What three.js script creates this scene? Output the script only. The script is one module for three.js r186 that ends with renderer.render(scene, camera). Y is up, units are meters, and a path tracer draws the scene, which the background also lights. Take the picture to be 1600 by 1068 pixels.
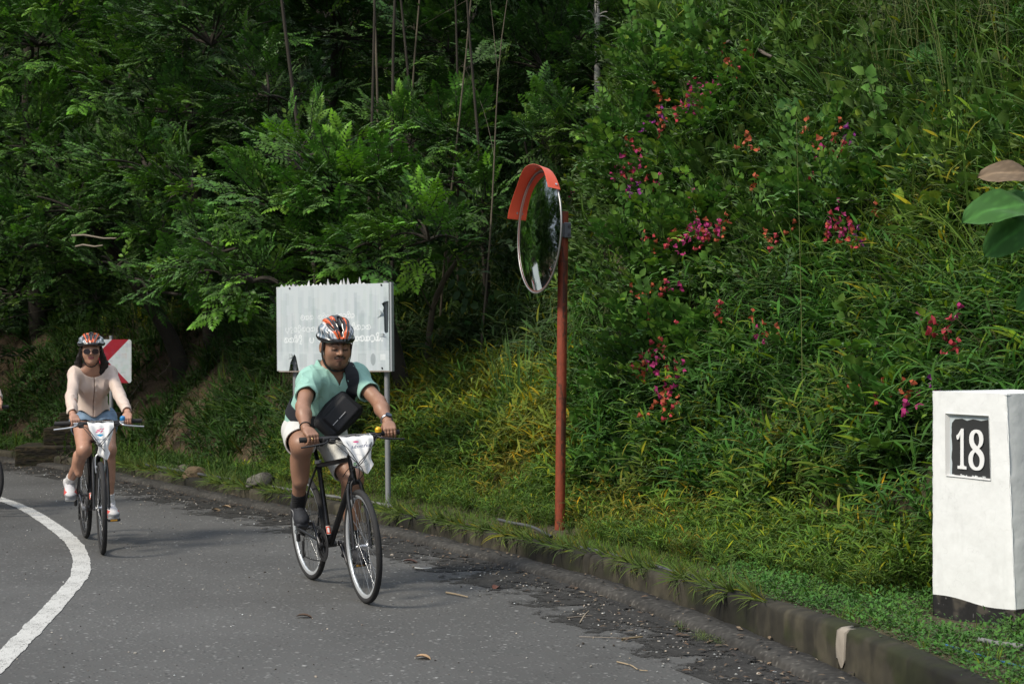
import * as THREE from 'three';
import { mergeGeometries } from 'three/addons/utils/BufferGeometryUtils.js';
import { RoundedBoxGeometry } from 'three/addons/geometries/RoundedBoxGeometry.js';
import { TextGeometry } from 'three/addons/geometries/TextGeometry.js';
import { FontLoader } from 'three/addons/loaders/FontLoader.js';

// ---------------------------------------------------------------- camera, sky, sun, exposure
const F = 2450, CAM_H = 1.57, W2 = 800, H2 = 534;           // focal length in photograph pixels, eye height in metres
const scene = new THREE.Scene();
const camera = new THREE.PerspectiveCamera(2 * Math.atan(H2 / F) * 180 / Math.PI, 1600 / 1068, 0.1, 400);
camera.position.set(0, CAM_H, 0);
camera.focus = 9.6; camera.userData.fStop = 7;
scene.add(camera);
const renderer = new THREE.WebGLRenderer({ antialias: true });
renderer.toneMapping = THREE.LinearToneMapping;
renderer.toneMappingExposure = 1.5;
renderer.shadowMap.enabled = true;

const SUN_DIR = new THREE.Vector3(-0.74, 0.88, 0.52).normalize();
{ // overcast sky: bright cloud cover, a little bluer low down, brighter round the veiled sun
  const w = 512, h = 256, a = new Float32Array(w * h * 4), v = new THREE.Vector3();
  for (let j = 0; j < h; j++) for (let i = 0; i < w; i++) {
    const lat = ((j + 0.5) / h - 0.5) * Math.PI, lon = ((i + 0.5) / w - 0.5) * 2 * Math.PI;
    v.set(Math.cos(lat) * Math.cos(lon), Math.sin(lat), Math.cos(lat) * Math.sin(lon));
    const up = Math.max(0, v.y), sun = Math.max(0, v.dot(SUN_DIR));
    const cl = 0.92 + 0.08 * Math.sin(v.x * 7 + 2 * Math.sin(v.z * 5)) * Math.sin(v.z * 6 + v.y * 9);
    let L = (0.30 + 0.42 * up) * cl + 0.30 * Math.pow(sun, 5);
    if (v.y < 0) L = 0.10;
    const k = (j * w + i) * 4;
    a[k] = L * 0.90; a[k + 1] = L * 0.99; a[k + 2] = L * 1.15; a[k + 3] = 1;
  }
  const t = new THREE.DataTexture(a, w, h, THREE.RGBAFormat, THREE.FloatType);
  t.mapping = THREE.EquirectangularReflectionMapping; t.minFilter = t.magFilter = THREE.LinearFilter; t.needsUpdate = true;
  scene.background = t; scene.environment = t;
}
const sun = new THREE.DirectionalLight(new THREE.Color(1.0, 0.91, 0.76), 2.4);
sun.position.copy(SUN_DIR).multiplyScalar(60).add(new THREE.Vector3(0, 0, -11)); sun.target.position.set(0, 0, -11);
sun.castShadow = true; sun.shadow.radius = 22; sun.shadow.mapSize.set(2048, 2048);
Object.assign(sun.shadow.camera, { left: -22, right: 22, top: 22, bottom: -22, near: 1, far: 140 });
scene.add(sun, sun.target);

// ---------------------------------------------------------------- helpers
function rng(seed) { let a = seed >>> 0; return () => { a = (a + 0x6D2B79F5) | 0; let t = Math.imul(a ^ (a >>> 15), 1 | a); t = (t + Math.imul(t ^ (t >>> 7), 61 | t)) ^ t; return ((t ^ (t >>> 14)) >>> 0) / 4294967296; }; }
const V = (x, y, z) => new THREE.Vector3(x, y, z);
const lerp = (a, b, t) => a + (b - a) * t, clamp = (x, a, b) => Math.min(b, Math.max(a, x));
const sstep = (a, b, x) => { const t = clamp((x - a) / (b - a), 0, 1); return t * t * (3 - 2 * t); };
function hash(x, y, z) { let h = Math.imul(x, 374761393) ^ Math.imul(y, 668265263) ^ Math.imul(z, 1274126177); h = Math.imul(h ^ (h >>> 13), 1274126177); return ((h ^ (h >>> 16)) >>> 0) / 4294967296; }
function noise3(x, y, z) {
  const X = Math.floor(x), Y = Math.floor(y), Z = Math.floor(z), f = (t) => t * t * (3 - 2 * t);
  const u = f(x - X), v = f(y - Y), w = f(z - Z), L = (a, b, t) => a + (b - a) * t;
  return L(L(L(hash(X, Y, Z), hash(X + 1, Y, Z), u), L(hash(X, Y + 1, Z), hash(X + 1, Y + 1, Z), u), v),
    L(L(hash(X, Y, Z + 1), hash(X + 1, Y, Z + 1), u), L(hash(X, Y + 1, Z + 1), hash(X + 1, Y + 1, Z + 1), u), v), w);
}
const noise2 = (x, y) => noise3(x, y, 0.5);
function fbm2(x, y, n = 4) { let s = 0, a = 0.5, t = 0; for (let i = 0; i < n; i++) { s += a * noise2(x + 17 * i, y - 9 * i); t += a; a *= 0.5; x *= 2.03; y *= 2.03; } return s / t; }
// a tileable fbm for textures: p is the number of lattice cells round the tile
function tnoise(x, y, p, seed) { const X = Math.floor(x), Y = Math.floor(y), f = (t) => t * t * (3 - 2 * t), u = f(x - X), v = f(y - Y), m = (a) => ((a % p) + p) % p, g = (a, b) => hash(m(a), m(b), seed); return lerp(lerp(g(X, Y), g(X + 1, Y), u), lerp(g(X, Y + 1), g(X + 1, Y + 1), u), v); }
function tfbm(u, v, p, n, seed) { let s = 0, a = 0.5, t = 0; for (let i = 0; i < n; i++) { s += a * tnoise(u * p, v * p, p, seed + i); t += a; a *= 0.55; p *= 2; } return s / t; }

const used = {};
function numbered(name) { const n = used[name] = (used[name] ?? -1) + 1; return n ? `${name}_${String(n).padStart(3, '0')}` : name; }
function tag(o, label, category, group, kind) { if (label) o.userData.label = label; if (category) o.userData.category = category; if (group) o.userData.group = group; if (kind) o.userData.kind = kind; return o; }
function shade(o) { o.castShadow = o.receiveShadow = true; return o; }
function mesh(name, geo, mat, parent = scene) { const m = shade(new THREE.Mesh(geo, mat)); m.name = parent === scene ? numbered(name) : partName(parent, name); parent.add(m); return m; }
function partName(parent, name) { const k = parent.userData.__n ??= {}; const n = k[name] = (k[name] ?? -1) + 1; return n ? `${name}_${String(n).padStart(3, '0')}` : name; }
function thing(name, label, category, pos, turn = 0, group) { const g = new THREE.Group(); g.name = numbered(name); if (pos) g.position.copy(pos); g.rotation.y = turn; scene.add(g); return tag(g, label, category, group); }
function sub(name, parent) { const g = new THREE.Group(); g.name = partName(parent, name); parent.add(g); return g; }
function structure(name, geo, mat, label) { const m = mesh(name, geo, mat); m.userData.kind = 'structure'; if (label) m.userData.label = label; return m; }
const pxGround = (px, py, h = 0) => { const d = F * (CAM_H - h) / (py - H2); return V((px - W2) / F * d, h, -d); };
const pxAt = (px, py, d) => V((px - W2) / F * d, CAM_H - (py - H2) / F * d, -d);

// geometry builder: positions, uv, colours, triangles
class GB {
  constructor() { this.p = []; this.i = []; this.c = []; this.u = []; this.col = [1, 1, 1]; }
  v(x, y, z, u = 0, w = 0) { this.p.push(x, y, z); this.c.push(...this.col); this.u.push(u, w); return this.p.length / 3 - 1; }
  t(a, b, c) { this.i.push(a, b, c); }
  q(a, b, c, d) { this.i.push(a, b, c, a, c, d); }
  // a blade or leaf: starts at base, runs along dir, bends down by droop, width profile given; fold raises the sides
  leaf(base, dir, side, len, wid, { segs = 3, droop = 0, fold = 0.15, shape = 'blade', twist = 0 } = {}) {
    const d = dir.clone().normalize(), s = side.clone().addScaledVector(d, -side.dot(d)).normalize(), n = new THREE.Vector3().crossVectors(s, d).normalize();
    if (n.y < 0) n.negate();
    const P = base.clone(), dd = d.clone(); let prev = null;
    for (let k = 0; k <= segs; k++) {
      const t = k / segs;
      let w = shape === 'blade' ? (1 - t) * (0.55 + 1.1 * t) + 0.0 : shape === 'lance' ? Math.sin(Math.PI * Math.pow(clamp(t, 0, 1), 0.75)) : shape === 'oval' ? Math.sqrt(Math.max(0, Math.sin(Math.PI * clamp(t * 0.97 + 0.015, 0, 1)))) : shape === 'heart' ? Math.sqrt(Math.max(0, Math.sin(Math.PI * Math.pow(t, 0.62)))) * (1.15 - 0.55 * t) : 1 - t * 0.5;
      if (k === segs) w = shape === 'strip' ? w : 0.02; if (k === 0 && shape !== 'blade' && shape !== 'strip') w = 0.06;
      w *= wid / 2;
      const lift = fold * w;
      const a = this.v(P.x - s.x * w + n.x * lift, P.y - s.y * w + n.y * lift, P.z - s.z * w + n.z * lift, 0, t);
      const m = fold ? this.v(P.x, P.y, P.z, 0.5, t) : a;
      const b = this.v(P.x + s.x * w + n.x * lift, P.y + s.y * w + n.y * lift, P.z + s.z * w + n.z * lift, 1, t);
      if (prev) { if (fold) { this.q(prev[0], prev[1], m, a); this.q(prev[1], prev[2], b, m); } else this.q(prev[0], prev[2], b, a); }
      prev = [a, m, b];
      P.addScaledVector(dd, len / segs); dd.y -= droop / segs; dd.normalize();
      if (twist) s.applyAxisAngle(dd, twist / segs);
      n.crossVectors(s, dd).normalize(); if (n.y < 0 && !twist) n.negate();
    }
    return P;
  }
  tube(pts, r0, r1, sides = 5) { // a tapered tube through points
    let prev = null; const N = pts.length, ref = V(0.31, 0.17, 0.93);
    for (let k = 0; k < N; k++) {
      const t = new THREE.Vector3().subVectors(pts[Math.min(N - 1, k + 1)], pts[Math.max(0, k - 1)]).normalize();
      const a = new THREE.Vector3().crossVectors(t, Math.abs(t.dot(ref)) > 0.95 ? V(1, 0, 0) : ref).normalize(), b = new THREE.Vector3().crossVectors(t, a), ring = [], r = lerp(r0, r1, k / (N - 1));
      for (let j = 0; j < sides; j++) { const A = j / sides * 2 * Math.PI, c = Math.cos(A) * r, s = Math.sin(A) * r; ring.push(this.v(pts[k].x + a.x * c + b.x * s, pts[k].y + a.y * c + b.y * s, pts[k].z + a.z * c + b.z * s, j / sides * 0.4, k * 0.3)); }
      if (prev) for (let j = 0; j < sides; j++) { const j2 = (j + 1) % sides; this.q(prev[j], prev[j2], ring[j2], ring[j]); }
      prev = ring;
    }
    const e = this.v(pts[N - 1].x, pts[N - 1].y, pts[N - 1].z); for (let j = 0; j < sides; j++) this.t(prev[j], prev[(j + 1) % sides], e);
  }
  geo(normals = true) {
    const g = new THREE.BufferGeometry();
    g.setAttribute('position', new THREE.BufferAttribute(new Float32Array(this.p), 3));
    g.setAttribute('color', new THREE.BufferAttribute(new Float32Array(this.c), 3));
    g.setAttribute('uv', new THREE.BufferAttribute(new Float32Array(this.u), 2));
    g.setIndex(this.i); if (normals) g.computeVertexNormals(); return g;
  }
}
function dataTex(n, fn, { srgb = false, repeat = [1, 1] } = {}) { // fn(u,v) -> [r,g,b(,a)] in 0..1
  const a = new Uint8Array(n * n * 4);
  for (let j = 0; j < n; j++) for (let i = 0; i < n; i++) { const c = fn((i + 0.5) / n, (j + 0.5) / n, i, j), k = (j * n + i) * 4; a[k] = clamp(c[0], 0, 1) * 255; a[k + 1] = clamp(c[1], 0, 1) * 255; a[k + 2] = clamp(c[2], 0, 1) * 255; a[k + 3] = c.length > 3 ? clamp(c[3], 0, 1) * 255 : 255; }
  const t = new THREE.DataTexture(a, n, n); t.wrapS = t.wrapT = THREE.RepeatWrapping; t.magFilter = t.minFilter = THREE.LinearFilter; t.repeat.set(...repeat);
  if (srgb) t.colorSpace = THREE.SRGBColorSpace; t.needsUpdate = true; return t;
}
function canvasTex(w, h, draw) { const c = document.createElement('canvas'); c.width = w; c.height = h; draw(c.getContext('2d'), w, h); const t = new THREE.CanvasTexture(c); t.colorSpace = THREE.SRGBColorSpace; return t; }
const lin = (r, g, b) => new THREE.Color().setRGB(r, g, b);
const std = (r, g, b, rough = 0.8, extra = {}) => new THREE.MeshStandardMaterial({ color: lin(r, g, b), roughness: rough, metalness: 0, ...extra });
const leafMat = (extra = {}) => new THREE.MeshPhysicalMaterial({ color: 0xffffff, vertexColors: true, roughness: 0.95, transmission: 0.28, thickness: 0, clearcoat: 0.14, clearcoatRoughness: 0.4, side: THREE.DoubleSide, ...extra });
function instanced(name, geo, mat, list, parent = scene) { // list of {m: Matrix4, c: Color}
  const im = shade(new THREE.InstancedMesh(geo, mat, list.length));
  list.forEach((e, i) => { im.setMatrixAt(i, e.m); im.setColorAt(i, e.c); });
  im.name = parent === scene ? numbered(name) : partName(parent, name); parent.add(im); return im;
}
const _q = new THREE.Quaternion(), _e = new THREE.Euler();
function placeM(p, s, turn, tiltX = 0, tiltZ = 0, sy = s) { _e.set(tiltX, turn, tiltZ, 'YXZ'); return new THREE.Matrix4().compose(p, _q.setFromEuler(_e).clone(), V(s, sy, s)); }
// ---------------------------------------------------------------- the ground plan: the road edge as a curve, heights behind it
const edgeCtl = [[2.45, -14], [2.35, -6], [2.2, -1], [2.02, 3], [1.70, 5.4], [1.36, 7.2], [1.19, 7.8], [1.0, 8.4], [0.746, 9.14], [0.363, 10.1], [-0.2, 11.2], [-1.03, 12.65], [-2.08, 14.2], [-2.75, 15.2], [-4.1, 17.2], [-5.3, 18.9], [-6.6, 20.3], [-9.2, 22.2], [-13, 23.8], [-20, 25.4], [-32, 27]];
const EDGE = new THREE.CatmullRomCurve3(edgeCtl.map(([x, d]) => V(x, 0, d)), false, 'centripetal').getSpacedPoints(560);
const EN = EDGE.map((p, i) => { const a = EDGE[Math.max(0, i - 4)], b = EDGE[Math.min(EDGE.length - 1, i + 4)], t = V(b.x - a.x, 0, b.z - a.z).normalize(); return { x: t.z, d: -t.x }; });
const EDGE_LEN = EDGE.reduce((s, p, i) => s + (i ? p.distanceTo(EDGE[i - 1]) : 0), 0), EDGE_STEP = EDGE_LEN / (EDGE.length - 1);
function nearEdge(x, d) { // index (fractional), signed distance behind the edge, depth of the nearest edge point
  let bi = 0, bd = 1e9;
  for (let i = 0; i < EDGE.length; i += 6) { const q = (EDGE[i].x - x) ** 2 + (EDGE[i].z - d) ** 2; if (q < bd) { bd = q; bi = i; } }
  const lo = Math.max(0, bi - 6), hi = Math.min(EDGE.length - 1, bi + 6);
  for (let i = lo; i <= hi; i++) { const q = (EDGE[i].x - x) ** 2 + (EDGE[i].z - d) ** 2; if (q < bd) { bd = q; bi = i; } }
  const n = EN[bi], e = EDGE[bi], t = (x - e.x) * n.x + (d - e.z) * n.d;
  return { i: bi, t, s: e.z };
}
const edgeAt = (i, t, y) => { const k = clamp(i, 0, EDGE.length - 1.001), a = Math.floor(k), f = k - a, e = EDGE[a], e2 = EDGE[a + 1], n = EN[a]; return V(lerp(e.x, e2.x, f) + n.x * t, y, -(lerp(e.z, e2.z, f) + n.d * t)); };
const idxAtDepth = (s) => { let b = 0; for (let i = 0; i < EDGE.length; i++) if (Math.abs(EDGE[i].z - s) < Math.abs(EDGE[b].z - s)) b = i; return b; };
const KERB_T = 0.17, KERB_W = 0.15, EDGING_H = 0.055;
const kerbH = (s) => s < 7.3 ? 0.25 : s < 9 ? lerp(0.25, 0.2, (s - 7.3) / 1.7) : s < 11 ? lerp(0.2, 0.175, (s - 9) / 2) : lerp(0.175, 0.14, clamp((s - 11) / 5, 0, 1));
const rightness = (s, t) => 1 - sstep(11.2, 12.4, s - 0.9 * (t - 1)); // the spur on the right, where the bank stands steepest
function heightST(s, t, x, d) {
  const hk = kerbH(s) - 0.02, u = Math.max(0, t - 0.30);
  const right = hk + 0.05 * Math.min(u, 1.0) + (u > 0.85 ? (u < 3.6 ? 1.55 * (u - 0.85) : 4.26 + 0.55 * (u - 3.6)) : 0);
  const mid = hk + 0.16 * Math.min(u, 0.5) + (u > 0.5 ? (u < 2.7 ? 0.60 * (u - 0.5) : 1.32 + 0.32 * (u - 2.7)) : 0) + (u > 7 ? 0.5 * (u - 7) : 0);
  const left = hk + 0.12 * Math.min(u, 0.6) + (u > 0.6 ? (u < 1.7 ? 1.2 * (u - 0.6) : 1.32 + 0.75 * (u - 1.7)) : 0);
  const wr = rightness(s, t), wl = sstep(15.2, 17.2, s) * (1 - wr), rough = sstep(0.1, 1.6, u);
  let h = right * wr + left * wl + mid * (1 - wr - wl);
  h = Math.min(h, 16 + 0.1 * h);
  return h + rough * (0.42 * (fbm2(x * 0.7, d * 0.7) - 0.5) + 0.12 * (fbm2(x * 2.6 + 9, d * 2.6) - 0.5)) + 0.035 * (fbm2(x * 5, d * 5, 2) - 0.5) * sstep(0, 0.3, u);
}
const heightAt = (x, d) => { const e = nearEdge(x, d); return e.t < 0.25 ? 0 : heightST(e.s, e.t, x, d); };
function castTerrain(px, py, from = 6) { // where the sight line through that pixel of the photograph meets the bank
  for (let d = from; d < 40; d += 0.04) { const x = (px - W2) / F * d, y = CAM_H - (py - H2) / F * d; if (nearEdge(x, d).t > 0.3 && heightAt(x, d) > y) return V(x, heightAt(x, d), -d); }
  return null;
}

// ---------------------------------------------------------------- the road
{
  const N = 1024, R = rng(5), grain = new Float32Array(N * N), tone = new Float32Array(N * N);
  for (let k = 0; k < 26000; k++) { // aggregate: round stones of 4 to 14 mm in a 3 m tile
    const cx = R() * N, cy = R() * N, r = 0.8 + R() * R() * 2.0, v = R(), hgt = 0.5 + 0.5 * R();
    for (let y = Math.floor(cy - r); y <= cy + r; y++) for (let x = Math.floor(cx - r); x <= cx + r; x++) { const q = ((x - cx) ** 2 + (y - cy) ** 2) / (r * r); if (q < 1) { const i = ((y + N) % N) * N + (x + N) % N; grain[i] = Math.max(grain[i], hgt * (1 - q * 0.5)); tone[i] = v; } }
  }
  const px = (u, v, i, j) => { const g = grain[j * N + i], t = tone[j * N + i], f = tfbm(u, v, 6, 5, 3); const b = 0.117 + 0.055 * (f - 0.5) + (g > 0 ? (t > 0.965 ? 0.34 : t > 0.82 ? 0.13 : t > 0.45 ? 0.035 : t > 0.2 ? -0.03 : -0.065) * g : -0.022); return Math.max(0.02, b); };
  const enc = (x) => x <= 0.0031308 ? x * 12.92 : 1.055 * Math.pow(x, 1 / 2.4) - 0.055;
  const map = dataTex(N, (u, v, i, j) => { const b = px(u, v, i, j); return [enc(b * 1.01), enc(b), enc(b * 0.975)]; }, { srgb: true });
  const bump = dataTex(N, (u, v, i, j) => { const g = grain[j * N + i] * 0.75 + 0.25 * tfbm(u, v, 40, 2, 8); return [g, g, g]; });
  const mat = new THREE.MeshStandardMaterial({ map, bumpMap: bump, bumpScale: 0.006, roughness: 0.86, vertexColors: true });
  const b = new GB(), nx = 170, nd = 190, X0 = -42, X1 = 12, D0 = -20, D1 = 46; // the near sheet
  for (let j = 0; j <= nd; j++) for (let i = 0; i <= nx; i++) {
    const x = lerp(X0, X1, i / nx), d = lerp(D0, D1, j / nd), t = 0.9 + 0.34 * (fbm2(x * 0.45 + 40, d * 0.45, 4) - 0.5) + 0.22 * (fbm2(x * 1.9, d * 1.9 + 7, 3) - 0.5);
    b.col = [t * 0.99, t, t * 1.01]; b.v(x, 0, -d, x / 5.2, d / 5.2);
  }
  for (let j = 0; j < nd; j++) for (let i = 0; i < nx; i++) { const a = j * (nx + 1) + i; b.q(a, a + 1, a + nx + 2, a + nx + 1); }
  structure('road', b.geo(), mat, 'grey asphalt road bending left round the hillside');
  // far ground to the horizon, out of sight behind the camera and the trees
  const far = new THREE.Mesh(new THREE.PlaneGeometry(600, 600), std(0.09, 0.10, 0.05, 1)); far.rotation.x = -Math.PI / 2; far.position.y = -0.25; far.name = 'ground'; far.userData.kind = 'structure'; far.receiveShadow = true; scene.add(far);
}
{ // the painted line: worn thermoplastic with a ragged edge
  const ctl = [[-2.0, 4.6], [-2.27, 6.0], [-2.44, 7.45], [-2.56, 8.43], [-2.70, 9.47], [-2.90, 10.7], [-3.33, 12.1], [-3.98, 13.6], [-4.62, 14.9], [-5.3, 16.0], [-6.4, 17.4], [-8, 19], [-11, 21]];
  const pts = new THREE.CatmullRomCurve3(ctl.map(([x, d]) => V(x - 0.045, 0, d)), false, 'centripetal').getSpacedPoints(420), b = new GB(); let prev = null, s = 0;
  pts.forEach((p, i) => {
    const a = pts[Math.max(0, i - 2)], c = pts[Math.min(pts.length - 1, i + 2)], t = V(c.x - a.x, 0, c.z - a.z).normalize(); if (i) s += p.distanceTo(pts[i - 1]);
    const half = 0.062, wob = (k) => 0.016 * (noise2(s * 7, k) - 0.5) + 0.012 * (noise2(s * 31, k + 5) - 0.5), L = -half + wob(1), Rr = half + wob(2);
    const row = [L, (L + Rr) / 2, Rr].map((o) => b.v(p.x + t.z * o, 0.004, -(p.z - t.x * o), o / 0.5, s / 0.5));
    if (prev) { b.q(prev[0], prev[1], row[1], row[0]); b.q(prev[1], prev[2], row[2], row[1]); } prev = row;
  });
  const tex = dataTex(512, (u, v) => { const f = tfbm(u, v, 5, 4, 21), g = tnoise(u * 150, v * 150, 150, 4), h = tnoise(u * 60, v * 60, 60, 9); const a = g * 0.55 + h * 0.45 + 0.35 * (f - 0.5) > 0.27 ? 1 : 0, c = 0.80 + 0.10 * (f - 0.5) - 0.08 * h; return [c, c, c * 0.985, a]; }, { srgb: true });
  structure('road_marking', b.geo(), new THREE.MeshStandardMaterial({ map: tex, alphaTest: 0.5, roughness: 0.75 }), 'white painted line curving across the asphalt');
}
// ---------------------------------------------------------------- kerb and gutter edging
const mossTex = dataTex(512, (u, v) => { const f = tfbm(u, v, 4, 5, 31), g = tfbm(u, v, 22, 3, 37), m = sstep(0.5, 0.66, tfbm(u, v, 7, 4, 51)), st = sstep(0.42, 0.62, f + 0.25 * (g - 0.5)); const sk = sstep(0.40, 0.62, tfbm(u * 1, v * 0.35, 18, 5, 57)); let c = [lerp(0.255, 0.115, st), lerp(0.24, 0.110, st), lerp(0.195, 0.080, st)]; c = c.map((x, k) => lerp(lerp(x, x * 0.68, sk), [0.14, 0.17, 0.05][k], m * 0.6) * (0.7 + 0.6 * g)); return c; }, { srgb: true });
const concBump = dataTex(256, (u, v) => { const g = tfbm(u, v, 14, 4, 61); return [g, g, g]; });
const mossMat = new THREE.MeshStandardMaterial({ map: mossTex, bumpMap: concBump, bumpScale: 0.012, roughness: 0.95 });
const edgingTex = dataTex(512, (u, v) => { const f = tfbm(u, v, 6, 5, 71), g = tnoise(u * 120, v * 120, 120, 74), p = g > 0.86 ? 0.09 : 0; const c = 0.215 + 0.20 * (f - 0.5) + 0.10 * (g - 0.5) + p; return [c, c * 0.97, c * 0.92]; }, { srgb: true });
const edgingMat = new THREE.MeshStandardMaterial({ map: edgingTex, bumpMap: concBump, bumpScale: 0.016, roughness: 0.95 });
function sweep(i0, i1, prof, wear, step = 0.5, caps = true) { // prof(i) -> [[t,h],...] across; swept along the edge
  const b = new GB(); let prev = null, n = Math.max(2, Math.ceil((i1 - i0) / step));
  for (let k = 0; k <= n; k++) {
    const i = lerp(i0, i1, k / n), P = prof(i); let acc = 0;
    const row = P.map(([t, h], j) => { if (j) acc += Math.hypot(t - P[j - 1][0], h - P[j - 1][1]); const q = edgeAt(i, t, h), w = wear * (fbm2(q.x * 9 + j * 3, q.z * 9, 3) - 0.5); return b.v(q.x + w * 0.6, Math.max(-0.02, q.y + w), q.z + w * 0.6, i * EDGE_STEP / 2.3, acc / 2.3); });
    if (prev) for (let j = 0; j + 1 < row.length; j++) b.q(prev[j], row[j], row[j + 1], prev[j + 1]);
    else if (caps) { for (let j = 1; j + 1 < row.length; j++) b.t(row[0], row[j], row[j + 1]); }
    prev = row;
  }
  if (caps) for (let j = 1; j + 1 < prev.length; j++) b.t(prev[0], prev[j + 1], prev[j]);
  return b.geo();
}
const JOINT = idxAtDepth(7.26);
{
  const prof = (i) => { const h = kerbH(edgeAt(i, 0, 0).z * -1), a = KERB_T, z = KERB_T + KERB_W; return [[a - 0.004, -0.02], [a, h * 0.35], [a + 0.002, h * 0.7], [a + 0.006, h - 0.022], [a + 0.022, h - 0.004], [a + 0.07, h + 0.002], [z - 0.03, h], [z, h - 0.02], [z, -0.02]]; };
  const kerb = new THREE.Group(); kerb.name = 'kerb'; tag(kerb, 'mossy concrete kerb between the road and the grass verge', null, null, 'structure'); scene.add(kerb);
  const cuts = [idxAtDepth(-6), idxAtDepth(4.3), JOINT]; for (let i = JOINT; i < idxAtDepth(24.5) - 30; ) { i += 3.1 / EDGE_STEP; cuts.push(i); }
  for (let k = 0; k + 1 < cuts.length; k++) mesh('kerb_stone', sweep(cuts[k] + (k === 2 ? 0.02 : 0.01) / EDGE_STEP, cuts[k + 1] - 0.008 / EDGE_STEP, prof, 0.014), mossMat, kerb);
  const pale = std(0.30, 0.265, 0.22, 0.95, { bumpMap: concBump, bumpScale: 0.02 });
  const jm = mesh('joint_filler', sweep(JOINT - 0.050 / EDGE_STEP, JOINT + 0.032 / EDGE_STEP, (i) => { const h = kerbH(7.5), u = (i - JOINT) * EDGE_STEP, w = 0.022 * Math.sin(u * 70) + 0.01 * Math.sin(u * 190); return [[KERB_T - 0.008, h * 0.36 + w], [KERB_T - 0.010, h * 0.7], [KERB_T - 0.005, h - 0.012], [KERB_T + 0.02, h + 0.005], [KERB_T + 0.055 + w, h + 0.007], [KERB_T + 0.05, h - 0.03], [KERB_T + 0.02, h * 0.36]]; }, 0.016, 0.15), pale, kerb); jm.userData.label = 'pale broken mortar between two kerb stones';
  structure('gutter_edging', sweep(idxAtDepth(-6), idxAtDepth(24), (i) => { const w = 0.012 * (noise2(i * 0.6, 3) - 0.5), h = EDGING_H + 0.018 * (noise2(i * 0.35, 9) - 0.5); return [[w - 0.012, -0.01], [w, h * 0.55], [w + 0.02, h - 0.006], [w + 0.06, h], [KERB_T - 0.012, h + 0.004], [KERB_T - 0.006, -0.01]]; }, 0.026), edgingMat, 'narrow rough concrete strip along the foot of the kerb');
}
// ---------------------------------------------------------------- the bank
{
  const ts = []; for (let t = 0.24; t < 4; t += 0.09) ts.push(t); for (let t = 4; t < 46; t *= 1.055) ts.push(t);
  const b = new GB(), i0 = idxAtDepth(-8), i1 = EDGE.length - 1, step = 1; let prev = null;
  for (let i = i0; i <= i1; i += step) {
    const row = ts.map((t) => { const e = EDGE[i], n = EN[i], x = e.x + n.x * t, d = e.z + n.d * t, y = t < 0.3 ? kerbH(e.z) - 0.07 : heightST(e.z, t, x, d); const f = fbm2(x * 1.5, d * 1.5 + 30), m = sstep(15.5, 17, e.z) * (1 - sstep(2.6, 3.4, t)); b.col = [lerp(0.075, 0.12, m) * (0.6 + 0.8 * f), lerp(0.062, 0.082, m) * (0.6 + 0.8 * f), lerp(0.032, 0.048, m) * (0.6 + 0.8 * f)]; return b.v(x, y, -d, x / 1.5, (d + y) / 1.5); });
    if (prev) for (let j = 0; j + 1 < row.length; j++) b.q(prev[j], row[j], row[j + 1], prev[j + 1]); prev = row;
  }
  const soil = dataTex(512, (u, v) => { const f = tfbm(u, v, 8, 6, 81), g = tnoise(u * 90, v * 90, 90, 83); const c = 0.75 + 0.4 * (f - 0.5) + 0.3 * (g - 0.5); return [c, c, c]; });
  structure('hillside', b.geo(), new THREE.MeshStandardMaterial({ map: soil, bumpMap: soil, bumpScale: 0.05, roughness: 1, vertexColors: true }), 'steep earth bank rising behind the verge');
}
// ---------------------------------------------------------------- figures: distance fields meshed by surface nets
const smin = (a, b, k) => { const h = Math.max(k - Math.abs(a - b), 0) / k; return Math.min(a, b) - h * h * k * 0.25; };
const smax = (a, b, k) => -smin(-a, -b, k);
function capsule(x, y, z, a, b, ra, rb) { const bx = b[0] - a[0], by = b[1] - a[1], bz = b[2] - a[2], px = x - a[0], py = y - a[1], pz = z - a[2]; const h = clamp((px * bx + py * by + pz * bz) / (bx * bx + by * by + bz * bz + 1e-9), 0, 1); return Math.hypot(px - bx * h, py - by * h, pz - bz * h) - (ra + (rb - ra) * h); }
function ellipsoid(x, y, z, c, r) { const px = (x - c[0]) / r[0], py = (y - c[1]) / r[1], pz = (z - c[2]) / r[2]; const k0 = Math.hypot(px, py, pz), k1 = Math.hypot(px / r[0], py / r[1], pz / r[2]); return k1 < 1e-9 ? -Math.min(...r) : k0 * (k0 - 1) / k1; }
function boxd(x, y, z, c, r, rad) { const qx = Math.abs(x - c[0]) - r[0] + rad, qy = Math.abs(y - c[1]) - r[1] + rad, qz = Math.abs(z - c[2]) - r[2] + rad; return Math.hypot(Math.max(qx, 0), Math.max(qy, 0), Math.max(qz, 0)) + Math.min(Math.max(qx, qy, qz), 0) - rad; }
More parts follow.
